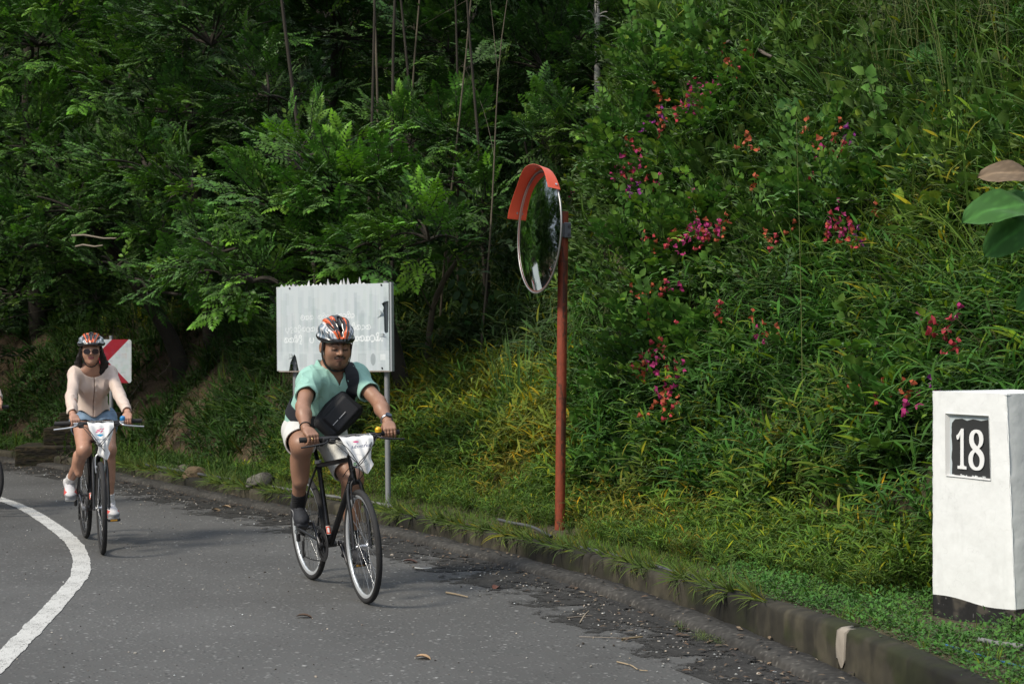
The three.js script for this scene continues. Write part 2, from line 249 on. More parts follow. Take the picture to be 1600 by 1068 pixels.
function netMesh(sdf, lo, hi, cell, color) {
  const n = [0, 1, 2].map((k) => Math.ceil((hi[k] - lo[k]) / cell) + 1), [nx, ny, nz] = n, D = new Float32Array(nx * ny * nz), B = 6;
  for (let bz = 0; bz < nz; bz += B) for (let by = 0; by < ny; by += B) for (let bx = 0; bx < nx; bx += B) {
    const c = sdf(lo[0] + (bx + B / 2) * cell, lo[1] + (by + B / 2) * cell, lo[2] + (bz + B / 2) * cell), far = Math.abs(c) > B * cell * 1.35 + 0.012;
    for (let z = bz; z < Math.min(nz, bz + B); z++) for (let y = by; y < Math.min(ny, by + B); y++) for (let x = bx; x < Math.min(nx, bx + B); x++) D[(z * ny + y) * nx + x] = far ? c : sdf(lo[0] + x * cell, lo[1] + y * cell, lo[2] + z * cell);
  }
  const idx = new Int32Array(nx * ny * nz).fill(-1), P = [], I = [], C = [], N = [];
  for (let z = 0; z + 1 < nz; z++) for (let y = 0; y + 1 < ny; y++) for (let x = 0; x + 1 < nx; x++) {
    let m = 0, sx = 0, sy = 0, sz = 0, cnt = 0; const o = (z * ny + y) * nx + x, d = [];
    for (let k = 0; k < 8; k++) { const v = D[o + (k & 1) + ((k >> 1) & 1) * nx + ((k >> 2) & 1) * nx * ny]; d.push(v); if (v < 0) m |= 1 << k; }
    if (m === 0 || m === 255) continue;
    for (let a = 0; a < 8; a++) for (const s of [1, 2, 4]) { const b = a | s; if (b === a || ((m >> a) & 1) === ((m >> b) & 1)) continue; const t = d[a] / (d[a] - d[b]); sx += (a & 1) + (s === 1 ? t : 0); sy += ((a >> 1) & 1) + (s === 2 ? t : 0); sz += ((a >> 2) & 1) + (s === 4 ? t : 0); cnt++; }
    idx[o] = P.length / 3;
    const X = lo[0] + (x + sx / cnt) * cell, Y = lo[1] + (y + sy / cnt) * cell, Z = lo[2] + (z + sz / cnt) * cell, e = cell * 0.7; P.push(X, Y, Z);
    const g = [sdf(X + e, Y, Z) - sdf(X - e, Y, Z), sdf(X, Y + e, Z) - sdf(X, Y - e, Z), sdf(X, Y, Z + e) - sdf(X, Y, Z - e)], L = Math.hypot(...g) || 1; N.push(g[0] / L, g[1] / L, g[2] / L);
    if (color) C.push(...color(X, Y, Z)); else C.push(1, 1, 1);
  }
  const S = [1, nx, nx * ny];
  for (let z = 1; z + 1 < nz; z++) for (let y = 1; y + 1 < ny; y++) for (let x = 1; x + 1 < nx; x++) {
    const o = (z * ny + y) * nx + x;
    for (let a = 0; a < 3; a++) { const inA = D[o] < 0, inB = D[o + S[a]] < 0; if (inA === inB) continue; const u = S[(a + 1) % 3], v = S[(a + 2) % 3], q = [idx[o - u - v], idx[o - v], idx[o], idx[o - u]]; if (q.some((t) => t < 0)) continue; if (inA) I.push(q[0], q[1], q[2], q[0], q[2], q[3]); else I.push(q[0], q[2], q[1], q[0], q[3], q[2]); }
  }
  const g = new THREE.BufferGeometry(); g.setAttribute('position', new THREE.BufferAttribute(new Float32Array(P), 3)); g.setAttribute('normal', new THREE.BufferAttribute(new Float32Array(N), 3)); g.setAttribute('color', new THREE.BufferAttribute(new Float32Array(C), 3)); g.setIndex(I); return g;
}
const skinMat = new THREE.MeshPhysicalMaterial({ vertexColors: true, roughness: 0.5, clearcoat: 0.25, clearcoatRoughness: 0.42 });
const cloth = (r, g, b, extra = {}) => new THREE.MeshPhysicalMaterial({ color: lin(r, g, b), roughness: 0.9, sheen: 0.35, sheenRoughness: 0.6, sheenColor: lin(0.5, 0.5, 0.5), vertexColors: true, ...extra });

// head in its own axes: z forward, y up, x to the person's left, origin between the ears
function headField(o) {
  const W = o.wide ?? 1, J = o.jaw ?? 1;
  return (x, y, z) => {
    const ax = Math.abs(x);
    let d = ellipsoid(x, y, z, [0, 0.032, -0.014], [0.077 * W, 0.086, 0.096]);
    d = smin(d, ellipsoid(x, y, z, [0, -0.028, 0.028], [0.064 * W, 0.084, 0.062]), 0.03);
    d = smin(d, ellipsoid(x, y, z, [0, -0.078, 0.038], [0.043 * J, 0.034, 0.044]), 0.03);
    d = smin(d, ellipsoid(ax, y, z, [0.042 * W, -0.030, 0.050], [0.024, 0.028, 0.026]), 0.025);
    if (o.fat) d = smin(d, ellipsoid(x, y, z, [0, -0.085, 0.012], [0.060, 0.036, 0.050]), 0.04);
    d = smin(d, capsule(ax, y, z, [0, 0.024, 0.086], [0.034, 0.021, 0.076], 0.010, 0.010), 0.016);
    d = smax(d, -ellipsoid(ax, y, z, [0.032, 0.004, 0.096], [0.019, 0.013, 0.020]), 0.012);
    d = smin(d, ellipsoid(ax, y, z, [0.0315, 0.003, 0.073], [0.0145, 0.0125, 0.0135]), 0.003);
    d = smin(d, capsule(x, y, z, [0, 0.018, 0.088], [0, -0.020, 0.104], 0.0065, 0.0105 * (o.nose ?? 1)), 0.012);
    d = smin(d, ellipsoid(ax, y, z, [0.0125 * (o.nose ?? 1), -0.024, 0.094], [0.0088, 0.0078, 0.0100]), 0.006);
    d = smin(d, ellipsoid(x, y, z, [0, -0.049, 0.0865], [0.0235, 0.0052, 0.0095]), 0.006);
    d = smin(d, ellipsoid(x, y, z, [0, -0.0595, 0.0855], [0.0195, 0.0062, 0.0095]), 0.006);
    d = smax(d, -capsule(x, y, z, [-0.022, -0.0540, 0.0985], [0.022, -0.0540, 0.0985], 0.0042, 0.0042), 0.004);
    d = smin(d, ellipsoid(x, y, z, [0, -0.092, 0.074], [0.018, 0.015, 0.014]), 0.016);
    d = smin(d, Math.max(ellipsoid(ax, y, z, [0.080 * W, -0.004, -0.008], [0.011, 0.033, 0.021]), -ellipsoid(ax, y, z, [0.091 * W, -0.002, -0.002], [0.008, 0.02, 0.011])), 0.008);
    return d;
  };
}
// a hand closed round a bar: axes: bar along x, knuckles forward (z), back of the hand up; side = +1 for the left hand (thumb towards the bar's middle, -x)
function gripHand(side, r) { // r: radius of the grip
  const parts = [], seg = (a, b, ra, rb, k = 0.006) => parts.push([a, b, ra, rb, k]);
  const lens = [1.0, 1.06, 1.0, 0.82];
  for (let f = 0; f < 4; f++) { // index nearest the middle of the bar
    const x = side * (-0.029 + f * 0.0195), R = r + 0.0085, fr = 0.0088 * (f === 3 ? 0.88 : 1), n = 7, a0 = 1.15, a1 = a0 - lens[f] * 3.9; let prev = null;
    for (let k = 0; k <= n; k++) { const A = lerp(a0, a1, k / n), p = [x + side * 0.003 * k / n, Math.sin(A) * R, Math.cos(A) * R]; if (prev) seg(prev, p, fr * (1 - 0.02 * k), fr * (1 - 0.02 * k), 0.0025); prev = p; }
    seg([x * 0.86, r + 0.015, -0.050], [x, r + 0.014, 0.004], 0.0135, 0.0112, 0.012); // palm bone up to the knuckle
  }
  seg([side * -0.012, r + 0.010, -0.030], [side * 0.018, r + 0.010, -0.030], 0.018, 0.017, 0.02);
  seg([0, r + 0.012, -0.052], [0, r + 0.006, -0.098], 0.0245, 0.0245, 0.02);       // wrist
  const R = r + 0.010; // the thumb leaves the side of the palm and closes under the bar
  seg([side * -0.026, r + 0.006, -0.046], [side * -0.046, 0.004, -0.026 - r], 0.0135, 0.0115, 0.012);
  seg([side * -0.046, 0.004, -0.026 - r], [side * -0.047, -R * 0.85, -R * 0.45], 0.0112, 0.0100, 0.004);
  seg([side * -0.047, -R * 0.85, -R * 0.45], [side * -0.042, -R * 0.85, R * 0.5], 0.0098, 0.0085, 0.003);
  return (x, y, z) => { let d = 1e3; for (const [a, b, ra, rb, k] of parts) d = smin(d, capsule(x, y, z, a, b, ra, rb), k); return d; };
}
function transformGeo(g, m) { return g.clone().applyMatrix4(m); }
const basisM = (o, x, y, z) => new THREE.Matrix4().makeBasis(x, y, z).setPosition(o);
// ---------------------------------------------------------------- bicycles (x to the rider's left, z forward, origin where the front wheel touches the road)
const blackPaint = new THREE.MeshPhysicalMaterial({ color: lin(0.012, 0.012, 0.014), roughness: 0.42, clearcoat: 0.7, clearcoatRoughness: 0.2 });
const rubber = std(0.022, 0.022, 0.023, 0.82), plastic = std(0.018, 0.018, 0.02, 0.5), alloy = new THREE.MeshStandardMaterial({ color: lin(0.62, 0.63, 0.65), roughness: 0.32, metalness: 0.9 });
const steel = new THREE.MeshStandardMaterial({ color: lin(0.55, 0.56, 0.58), roughness: 0.3, metalness: 1 }), darkSteel = new THREE.MeshStandardMaterial({ color: lin(0.10, 0.10, 0.105), roughness: 0.4, metalness: 0.9 });
const rimPale = new THREE.MeshStandardMaterial({ color: lin(0.66, 0.69, 0.72), roughness: 0.42, metalness: 0.55 });
const rod = (a, b, r0, r1 = r0, sides = 12) => { const g = new GB(); g.tube([V(...a), V(...a).lerp(V(...b), 0.02), V(...b).lerp(V(...a), 0.02), V(...b)], r0, r1, sides); const bk = new GB(); bk.tube([V(...b), V(...a)], r1, r0, sides); return mergeGeometries([g.geo(), bk.geo()]); };
const curveTube = (pts, r, seg = 24, sides = 8) => { const g = new THREE.TubeGeometry(new THREE.CatmullRomCurve3(pts.map((p) => V(...p)), false, 'centripetal'), seg, r, sides); return g; };
const clean = (g) => { for (const k of Object.keys(g.attributes)) if (!['position', 'normal', 'uv'].includes(k)) g.deleteAttribute(k); return g.index ? g.toNonIndexed() : g; };
const merge = (...gs) => mergeGeometries(gs.flat().map(clean));
const cyl = (r, len, at, axis = 'x', r2 = r, seg = 20) => { const g = new THREE.CylinderGeometry(r, r2, len, seg); if (axis === 'x') g.rotateZ(-Math.PI / 2); if (axis === 'z') g.rotateX(Math.PI / 2); return g.translate(...at); };
const lathe = (prof, seg = 72) => new THREE.LatheGeometry(prof.map(([r, x]) => new THREE.Vector2(r, x)), seg).rotateZ(-Math.PI / 2); // axis along x
const WR = 0.343;
const tyreGeo = (() => { const P = []; for (let k = 0; k <= 16; k++) { const a = (-0.80 + 1.60 * k / 16) * Math.PI; P.push([WR - 0.0185 + Math.cos(a) * 0.0185, Math.sin(a) * 0.0185]); } const g = lathe(P, 96); const p = g.attributes.position; for (let i = 0; i < p.count; i++) { const y = p.getY(i), z = p.getZ(i), r = Math.hypot(y, z); if (r > WR - 0.006) { const k = Math.floor(Math.atan2(y, z) * 96 / Math.PI), f = 1 - (((k % 2) + 2) % 2) * 0.0022 / r; p.setY(i, y * f); p.setZ(i, z * f); } } g.computeVertexNormals(); return g; })();
const rimGeo = lathe([[WR - 0.034, -0.0115], [WR - 0.052, -0.0085], [WR - 0.055, 0], [WR - 0.052, 0.0085], [WR - 0.034, 0.0115], [WR - 0.030, 0.009], [WR - 0.040, 0], [WR - 0.030, -0.009], [WR - 0.034, -0.0115]], 84);
function spokesGeo(n, flange) { const gs = []; for (let i = 0; i < n; i++) { const a = i / n * 2 * Math.PI, s = i % 2 ? 1 : -1, cr = (Math.floor(i / 2) % 2 ? 1 : -1) * 1.15, h = a + cr; gs.push(clean(new THREE.TubeGeometry(new THREE.LineCurve3(V(s * flange, Math.cos(h) * 0.021, Math.sin(h) * 0.021), V(s * 0.002, Math.cos(a) * (WR - 0.054), Math.sin(a) * (WR - 0.054))), 1, 0.00125, 4))); } return mergeGeometries(gs); }
const spokes = spokesGeo(32, 0.028);
const hubGeo = (w) => merge(lathe([[0.007, -w], [0.009, -0.034], [0.024, -0.031], [0.024, -0.028], [0.012, -0.022], [0.012, 0.022], [0.024, 0.028], [0.024, 0.031], [0.009, 0.034], [0.007, w]], 20));
const discTex = canvasTex(128, 64, (c) => { c.fillStyle = '#e8e4df'; c.fillRect(0, 0, 128, 64); c.fillStyle = '#d8431c'; c.fillRect(6, 4, 116, 56); c.fillStyle = '#eee'; c.fillRect(38, 14, 52, 36); });
function makeBike(o, label, pos, turn) {
  const bike = thing('bicycle', label, 'bicycle', pos, turn, o.group), roll = V(0, 0, 0);
  bike.rotation.order = 'YXZ'; bike.rotation.z = o.lean;
  const steer = new THREE.Matrix4().makeTranslation(0, 0, -0.07).multiply(new THREE.Matrix4().makeRotationY(o.steer)).multiply(new THREE.Matrix4().makeTranslation(0, 0, 0.07));
  const S = (g) => g.applyMatrix4(steer), put = (m) => { m.applyMatrix4(steer); return m; };
  // wheels
  for (const rear of [0, 1]) {
    const w = sub('wheel', bike); w.position.set(0, WR, rear ? -1.05 : 0); if (!rear) w.applyMatrix4(steer);
    mesh('tyre', tyreGeo, rubber, w); mesh('rim', rimGeo, o.rim, w); mesh('spokes', spokes, steel, w); mesh('hub', hubGeo(rear ? 0.066 : 0.05), rear ? darkSteel : alloy, w);
    mesh('valve', cyl(0.003, 0.04, [0, -(WR - 0.07), 0.02], 'y'), darkSteel, w).rotation.x = 0.9;
    if (!rear) for (const s of [-1, 1]) mesh('axle_nut', cyl(0.009, 0.012, [s * 0.056, 0, 0]), steel, w);
  }
  // frame
  const ht0 = [0, 0.745, -0.105], ht1 = [0, 0.885, -0.150], bb = [0, 0.285, -0.615], st = [0, 0.80, -0.772], ra = [0, WR, -1.05];
  mesh('frame', merge(rod(ht0, ht1, 0.019), rod([0, 0.86, -0.142], [0, 0.775, -0.762], 0.0155), rod([0, 0.765, -0.112], [0, 0.295, -0.60], 0.0195, 0.0195), rod(bb, st, 0.0155),
    cyl(0.021, 0.074, bb), [-1, 1].flatMap((s) => [curveTube([[s * 0.028, 0.285, -0.64], [s * 0.042, 0.305, -0.78], [s * 0.066, WR, -1.05]], 0.0095), curveTube([[s * 0.016, 0.765, -0.765], [s * 0.036, 0.66, -0.84], [s * 0.066, WR + 0.008, -1.045]], 0.0075), new RoundedBoxGeometry(0.006, 0.05, 0.045, 2, 0.002).translate(s * 0.066, WR, -1.05)])), blackPaint, bike);
  mesh('frame_decal', new THREE.CylinderGeometry(0.0163, 0.0163, 0.055, 16, 1, true, -1.2, 1.9).rotateX(-0.295).translate(0, 0.37, -0.641), new THREE.MeshStandardMaterial({ map: discTex, roughness: 0.5 }), bike);
  mesh('seat_clamp', merge(cyl(0.021, 0.022, [0, 0.80, -0.772], 'y')), alloy, bike);
  mesh('seat_post', rod([0, 0.79, -0.769], [0, o.seat - 0.035, -0.845], 0.0135), o.post ?? plastic, bike);
  const saddle = new GB(); { const rows = []; for (let k = 0; k <= 14; k++) { const t = k / 14, z = -0.70 - 0.27 * t, w = lerp(0.022, 0.082, sstep(0.25, 0.85, t)) * (t > 0.92 ? 0.8 : 1) * (k === 0 ? 0.5 : 1), y = o.seat + 0.008 * Math.cos(t * 5), row = []; for (let j = 0; j <= 10; j++) { const a = Math.PI * (j / 10); row.push(saddle.v(Math.cos(a) * w, y - 0.05 + Math.sin(a) * 0.055, z)); } rows.push(row); } for (let k = 0; k < 14; k++) for (let j = 0; j < 10; j++) saddle.q(rows[k][j], rows[k + 1][j], rows[k + 1][j + 1], rows[k][j + 1]); }
  mesh('saddle', saddle.geo(), std(0.015, 0.015, 0.016, 0.6, { side: THREE.DoubleSide }), bike);
  // fork, steering column, bar: they turn with the wheel
  mesh('fork', S(merge([-1, 1].map((s) => curveTube([[s * 0.036, 0.715, -0.098], [s * 0.047, 0.66, -0.088], [s * 0.052, 0.50, -0.035], [s * 0.054, WR, 0.0]], 0.0125, 24, 12)), rod([-0.036, 0.722, -0.099], [0.036, 0.722, -0.099], 0.0155), rod([0, 0.71, -0.095], [0, 0.745, -0.106], 0.018), [-1, 1].map((s) => new RoundedBoxGeometry(0.008, 0.032, 0.022, 2, 0.003).translate(s * 0.054, WR, 0)))), o.fork ?? blackPaint, bike);
  const B = o.bar;
  mesh('stem', S(merge(rod([0, 0.885, -0.150], [0, B - 0.012, -0.182], 0.014), rod([0, B - 0.012, -0.182], [0, B, -0.098], 0.0145), cyl(0.021, 0.045, [0, B, -0.095]))), plastic, bike);
  mesh('handlebar', S(curveTube([[-0.31, B + 0.004, -0.145], [-0.16, B + 0.006, -0.115], [-0.05, B, -0.095], [0.05, B, -0.095], [0.16, B + 0.006, -0.115], [0.31, B + 0.004, -0.145]], 0.0118, 40, 10)), o.barMat ?? plastic, bike);
  for (const s of [-1, 1]) {
    mesh('grip', S(curveTube([[s * 0.20, B + 0.006, -0.123], [s * 0.315, B + 0.004, -0.146]], 0.0165, 8, 12)), rubber, bike);
    mesh('brake_lever', S(merge(curveTube([[s * 0.155, B - 0.004, -0.088], [s * 0.175, B - 0.016, -0.052], [s * 0.23, B - 0.026, -0.058], [s * 0.325, B - 0.036, -0.076]], 0.0058, 20, 8), new RoundedBoxGeometry(0.036, 0.024, 0.034, 3, 0.006).translate(s * 0.165, B - 0.002, -0.098))), o.leverMat ?? plastic, bike);
    mesh('shifter', S(new RoundedBoxGeometry(0.038, 0.034, 0.044, 3, 0.009).translate(s * 0.128, B - 0.014, -0.092)), plastic, bike);
    mesh('brake_arm', S(merge(curveTube([[s * 0.030, 0.60, -0.046], [s * 0.034, 0.66, -0.058], [s * 0.030, 0.715, -0.066], [s * 0.016, 0.735, -0.068]], 0.0068, 16, 8), new RoundedBoxGeometry(0.012, 0.015, 0.055, 2, 0.004).translate(s * 0.026, 0.645, -0.045))), o.brakeMat ?? plastic, bike);
  }
  for (const c of [[[-0.15, B - 0.01, -0.075], [-0.09, B - 0.03, 0.02], [-0.02, B - 0.13, 0.035], [0.012, 0.80, -0.02], [0.016, 0.735, -0.064]], [[0.15, B - 0.01, -0.075], [0.09, B - 0.05, 0.025], [0.0, B - 0.16, 0.03], [-0.03, 0.82, -0.05], [-0.012, 0.74, -0.3]], [[0.12, B - 0.02, -0.075], [0.05, B - 0.09, 0.04], [-0.04, B - 0.19, 0.01], [-0.022, 0.70, -0.19]], [[-0.12, B - 0.02, -0.075], [-0.05, B - 0.11, 0.04], [0.03, B - 0.20, 0.0], [0.024, 0.69, -0.2]]]) mesh('brake_cable', S(curveTube(c, 0.0026)), std(0.02, 0.02, 0.02, 0.6), bike);
  mesh('bell', S(merge(new THREE.SphereGeometry(0.021, 20, 10, 0, 6.3, 0, 1.7).scale(1, 0.95, 1).translate(0.175, B + 0.030, -0.118), cyl(0.02, 0.012, [0.175, B + 0.022, -0.118], 'y'), rod([0.175, B, -0.118], [0.175, B + 0.03, -0.118], 0.006))), o.bell, bike);
  // drive train on the rider's right (-x)
  const ca = o.crank, cd = [Math.sin(ca), Math.cos(ca)]; // (dy, dz) of the right crank
  const ring = (r, t, x) => lathe([[r * 0.62, x - t], [r, x - t], [r, x + t], [r * 0.62, x + t], [r * 0.62, x - t]], 44).translate(0, bb[1], bb[2]);
  mesh('chainring', merge(ring(0.092, 0.0018, -0.048), [0, 1, 2, 3, 4].map((k) => { const a = k * 1.2566; return rod([-0.048, bb[1], bb[2]], [-0.048, bb[1] + Math.sin(a) * 0.064, bb[2] + Math.cos(a) * 0.064], 0.006, 0.006, 6); })), o.ringMat ?? darkSteel, bike);
  mesh('chain_guard', lathe([[0.080, -0.055], [0.104, -0.055], [0.106, -0.050], [0.104, -0.0485], [0.080, -0.0485], [0.080, -0.055]], 48).translate(0, bb[1], bb[2]), plastic, bike);
  const cas = (r, x) => ring(r, 0.0012, x).translate(0, WR - bb[1], ra[2] - bb[2]);
  mesh('cassette', merge([0.055, 0.048, 0.041, 0.035, 0.029].map((r, k) => cas(r, -0.036 - k * 0.005))), darkSteel, bike);
  mesh('chain', curveTube([[-0.046, WR + 0.045, -1.04], [-0.048, bb[1] + 0.09, bb[2] - 0.03], [-0.048, bb[1] + 0.065, bb[2] + 0.065], [-0.048, bb[1], bb[2] + 0.092], [-0.048, bb[1] - 0.09, bb[2]], [-0.047, 0.163, -1.005], [-0.047, 0.172, -1.038], [-0.047, 0.235, -1.018], [-0.047, WR - 0.05, -1.02], [-0.046, WR - 0.03, -1.09], [-0.046, WR + 0.044, -1.05]], 0.0042, 70, 5), darkSteel, bike);
  mesh('rear_derailleur', merge(new RoundedBoxGeometry(0.024, 0.055, 0.032, 2, 0.007).translate(-0.075, WR - 0.055, -1.045), new RoundedBoxGeometry(0.008, 0.11, 0.024, 2, 0.005).translate(-0.052, 0.205, -1.03), ring(0.019, 0.003, -0.048).translate(0, 0.18 - bb[1], -1.02 - bb[2]), ring(0.019, 0.003, -0.048).translate(0, 0.245 - bb[1], -1.035 - bb[2]), curveTube([[-0.072, WR - 0.05, -1.07], [-0.075, WR - 0.02, -1.11], [-0.05, WR + 0.0, -1.09], [-0.045, WR - 0.01, -0.98]], 0.0026)), plastic, bike);
  for (const s of [-1, 1]) { // right crank (s = -1) at the angle, left one opposite
    const k = s < 0 ? 1 : -1, ex = [s * 0.085, bb[1] + k * cd[0] * 0.17, bb[2] + k * cd[1] * 0.17];
    mesh('crank', merge(rod([s * 0.066, bb[1], bb[2]], [ex[0] - s * 0.008, ex[1], ex[2]], 0.0115, 0.009, 8), cyl(0.017, 0.02, [s * 0.064, bb[1], bb[2]])), o.crankMat ?? darkSteel, bike);
    const p = sub('pedal', bike); p.position.set(...ex);
    mesh('body', merge(new RoundedBoxGeometry(0.088, 0.020, 0.016, 2, 0.004).translate(s * 0.055, 0, 0.036), new RoundedBoxGeometry(0.088, 0.020, 0.016, 2, 0.004).translate(s * 0.055, 0, -0.036), new RoundedBoxGeometry(0.014, 0.018, 0.07, 2, 0.004).translate(s * 0.10, 0, 0), cyl(0.009, 0.10, [s * 0.05, 0, 0])), plastic, p);
    for (const e of [-1, 1]) mesh('reflector', new RoundedBoxGeometry(0.05, 0.012, 0.004, 1, 0.001).translate(s * 0.055, 0, e * 0.0455), std(0.55, 0.28, 0.03, 0.3), p);
    o[s < 0 ? 'pedalR' : 'pedalL'] = [ex[0] + s * 0.05, ex[1] + 0.012, ex[2]];
  }
  o.S = steer; return bike;
}
const MAN = { group: undefined, lean: 0.058, steer: -0.05, rim: rimPale, seat: 0.945, bar: 0.995, crank: Math.atan2(0.134, -0.105), bell: std(0.75, 0.42, 0.02, 0.35, { metalness: 0.3 }) };
const manPos = V(-0.877, 0, -9.43), manTurn = 25.5 * Math.PI / 180;
const manBike = makeBike(MAN, 'black hybrid bicycle with pale rims ridden by the man in the mint polo shirt', manPos, manTurn);
const WOMAN = { lean: 0.021, steer: -0.06, rim: std(0.02, 0.02, 0.022, 0.4), seat: 0.915, bar: 0.965, crank: Math.atan2(0.088, -0.146), bell: std(0.03, 0.22, 0.50, 0.35), leverMat: alloy, brakeMat: alloy, crankMat: alloy, ringMat: alloy, barMat: plastic, post: alloy };
const womanPos = V(-3.027, 0, -11.6), womanTurn = 22 * Math.PI / 180;
const womanBike = makeBike(WOMAN, 'black bicycle with silver brake arms and levers ridden by the woman', womanPos, womanTurn);
// ---------------------------------------------------------------- the riders (same axes as their bicycles)
const sub3 = (a, b) => [a[0] - b[0], a[1] - b[1], a[2] - b[2]], mix3 = (a, b, t) => [lerp(a[0], b[0], t), lerp(a[1], b[1], t), lerp(a[2], b[2], t)], len3 = (a) => Math.hypot(...a), nrm = (a) => { const l = len3(a); return [a[0] / l, a[1] / l, a[2] / l]; };
function shoeGeo(paint) { // ankle at the origin, toe forward
  return netMesh((x, y, z) => {
    let d = smin(capsule(x, y, z, [0.004, -0.062, -0.040], [0.006, -0.066, 0.125], 0.038, 0.034), ellipsoid(x, y, z, [0.007, -0.062, 0.090], [0.047, 0.034, 0.070]), 0.03);
    d = smin(d, capsule(x, y, z, [0, -0.018, -0.022], [0.004, -0.046, 0.080], 0.043, 0.030), 0.03);
    d = smin(d, capsule(x, y, z, [0, 0.0, -0.016], [0, 0.018, -0.020], 0.046, 0.044), 0.02);
    const sole = boxd(x, y, z, [0.004, -0.086, 0.036], [0.044 - 0.006 * Math.abs(z - 0.07) / 0.1, 0.013, 0.130], 0.012);
    d = smin(d, sole, 0.005); d = Math.max(d, -(y + 0.100)); d = Math.max(d, y - 0.016 + 0.25 * Math.max(0, -z - 0.03));
    for (let k = 0; k < 4; k++) d = Math.max(d, -capsule(x, y, z, [-0.02, -0.004 - k * 0.011 + 0.010, 0.022 + k * 0.019], [0.026, -0.004 - k * 0.011 + 0.010, 0.022 + k * 0.019], 0.0035, 0.0035));
    return d;
  }, [-0.07, -0.115, -0.12], [0.07, 0.04, 0.2], 0.004, paint);
}
function helmetGeo(h) { // in the head's axes
  const C = [0, h.cy, -0.018], Rr = h.r, edge = (z) => h.edge + 0.16 * Math.max(0, z - 0.06) - 0.10 * Math.min(0, z + 0.02);
  const f = (x, y, z) => {
    const ang = Math.atan2(x, Math.max(1e-4, y - C[1] + 0.045)), ridge = 0.0035 * Math.cos(ang * 15.7);
    let d = ellipsoid(x, y, z, C, Rr) - ridge * sstep(0.0, 0.05, y - h.edge);
    d = smin(d, ellipsoid(x, y, z, [0, h.edge + 0.018, -0.018], [Rr[0] + 0.005, 0.028, Rr[2] + 0.006]), 0.012);
    d = smax(d, -ellipsoid(x, y, z, C, [Rr[0] - 0.024, Rr[1] - 0.026, Rr[2] - 0.024]), 0.004);
    d = smax(d, edge(z) - y, 0.006);
    for (const [a, z0, z1, w, e] of h.vents) { const s = Math.sin(a), c = Math.cos(a), q = (zz) => { const k = Math.sqrt(Math.max(0.05, 1 - ((zz + 0.018) / Rr[2]) ** 2)); return [s * Rr[0] * k * 1.0, C[1] + c * Rr[1] * k - 0.004, zz]; }; const A = q(z0), M = q((z0 + z1) / 2), B = q(z1); d = smax(d, -Math.min(capsule(x, y, z, A, M, w, w * e), capsule(x, y, z, M, B, w * e, w * 0.8)), 0.006); }
    return d;
  };
  const paint = (x, y, z) => {
    const a = Math.atan2(x, Math.max(1e-4, y - C[1] + 0.045)), A = Math.abs(a) + 0.03 * (noise3(x * 60, y * 60, z * 60) - 0.5), inner = ellipsoid(x, y, z, C, Rr) < -0.010; // the foam inside is black
    if (inner || y < edge(z) + h.band) return [0.014, 0.014, 0.016];
    if (Math.abs(a) < 0.16) return y < h.edge + 0.085 && z > 0 ? [0.75, 0.13, 0.03] : [0.014, 0.014, 0.016];
    if (A < 0.52) return Math.abs(A - 0.34) < 0.05 ? [0.02, 0.02, 0.022] : [0.72, 0.12, 0.025];
    if (A < 0.60) return [0.62, 0.62, 0.63];
    const n = noise3(x * 34 + 3, y * 26 + z * 30, z * 22), m = noise3(x * 70, y * 70, z * 70 + 9);
    return n > 0.62 ? [0.62, 0.64, 0.67] : n > 0.47 ? [0.15, 0.20, 0.25] : n > 0.40 ? [0.55, 0.56, 0.58] : m > 0.6 ? [0.05, 0.06, 0.07] : [0.10, 0.14, 0.18];
  };
  return netMesh(f, [-Rr[0] - 0.02, h.edge - 0.03, -Rr[2] - 0.045], [Rr[0] + 0.02, C[1] + Rr[1] + 0.015, Rr[2] + 0.02], 0.0032, paint);
}
const ribbon = (pts, w, thick, normalAt) => { // a flat strap of real thickness through points
  const b = new GB(); let prev = null; const N = pts.length;
  pts.forEach((p, i) => {
    const t = new THREE.Vector3().subVectors(pts[Math.min(N - 1, i + 1)], pts[Math.max(0, i - 1)]).normalize(), n = normalAt(p, i).clone().addScaledVector(t, -normalAt(p, i).dot(t)).normalize(), s = new THREE.Vector3().crossVectors(t, n);
    const c = (a, k) => { const q = p.clone().addScaledVector(s, a * w / 2).addScaledVector(n, k * thick); return b.v(q.x, q.y, q.z); };
    const row = [c(-1, 0), c(-1, 0.8), c(-0.9, 1), c(0.9, 1), c(1, 0.8), c(1, 0)];
    if (prev) for (let j = 0; j < 6; j++) b.q(prev[j], row[j], row[(j + 1) % 6], prev[(j + 1) % 6]);
    prev = row;
  });
  return b.geo();
};
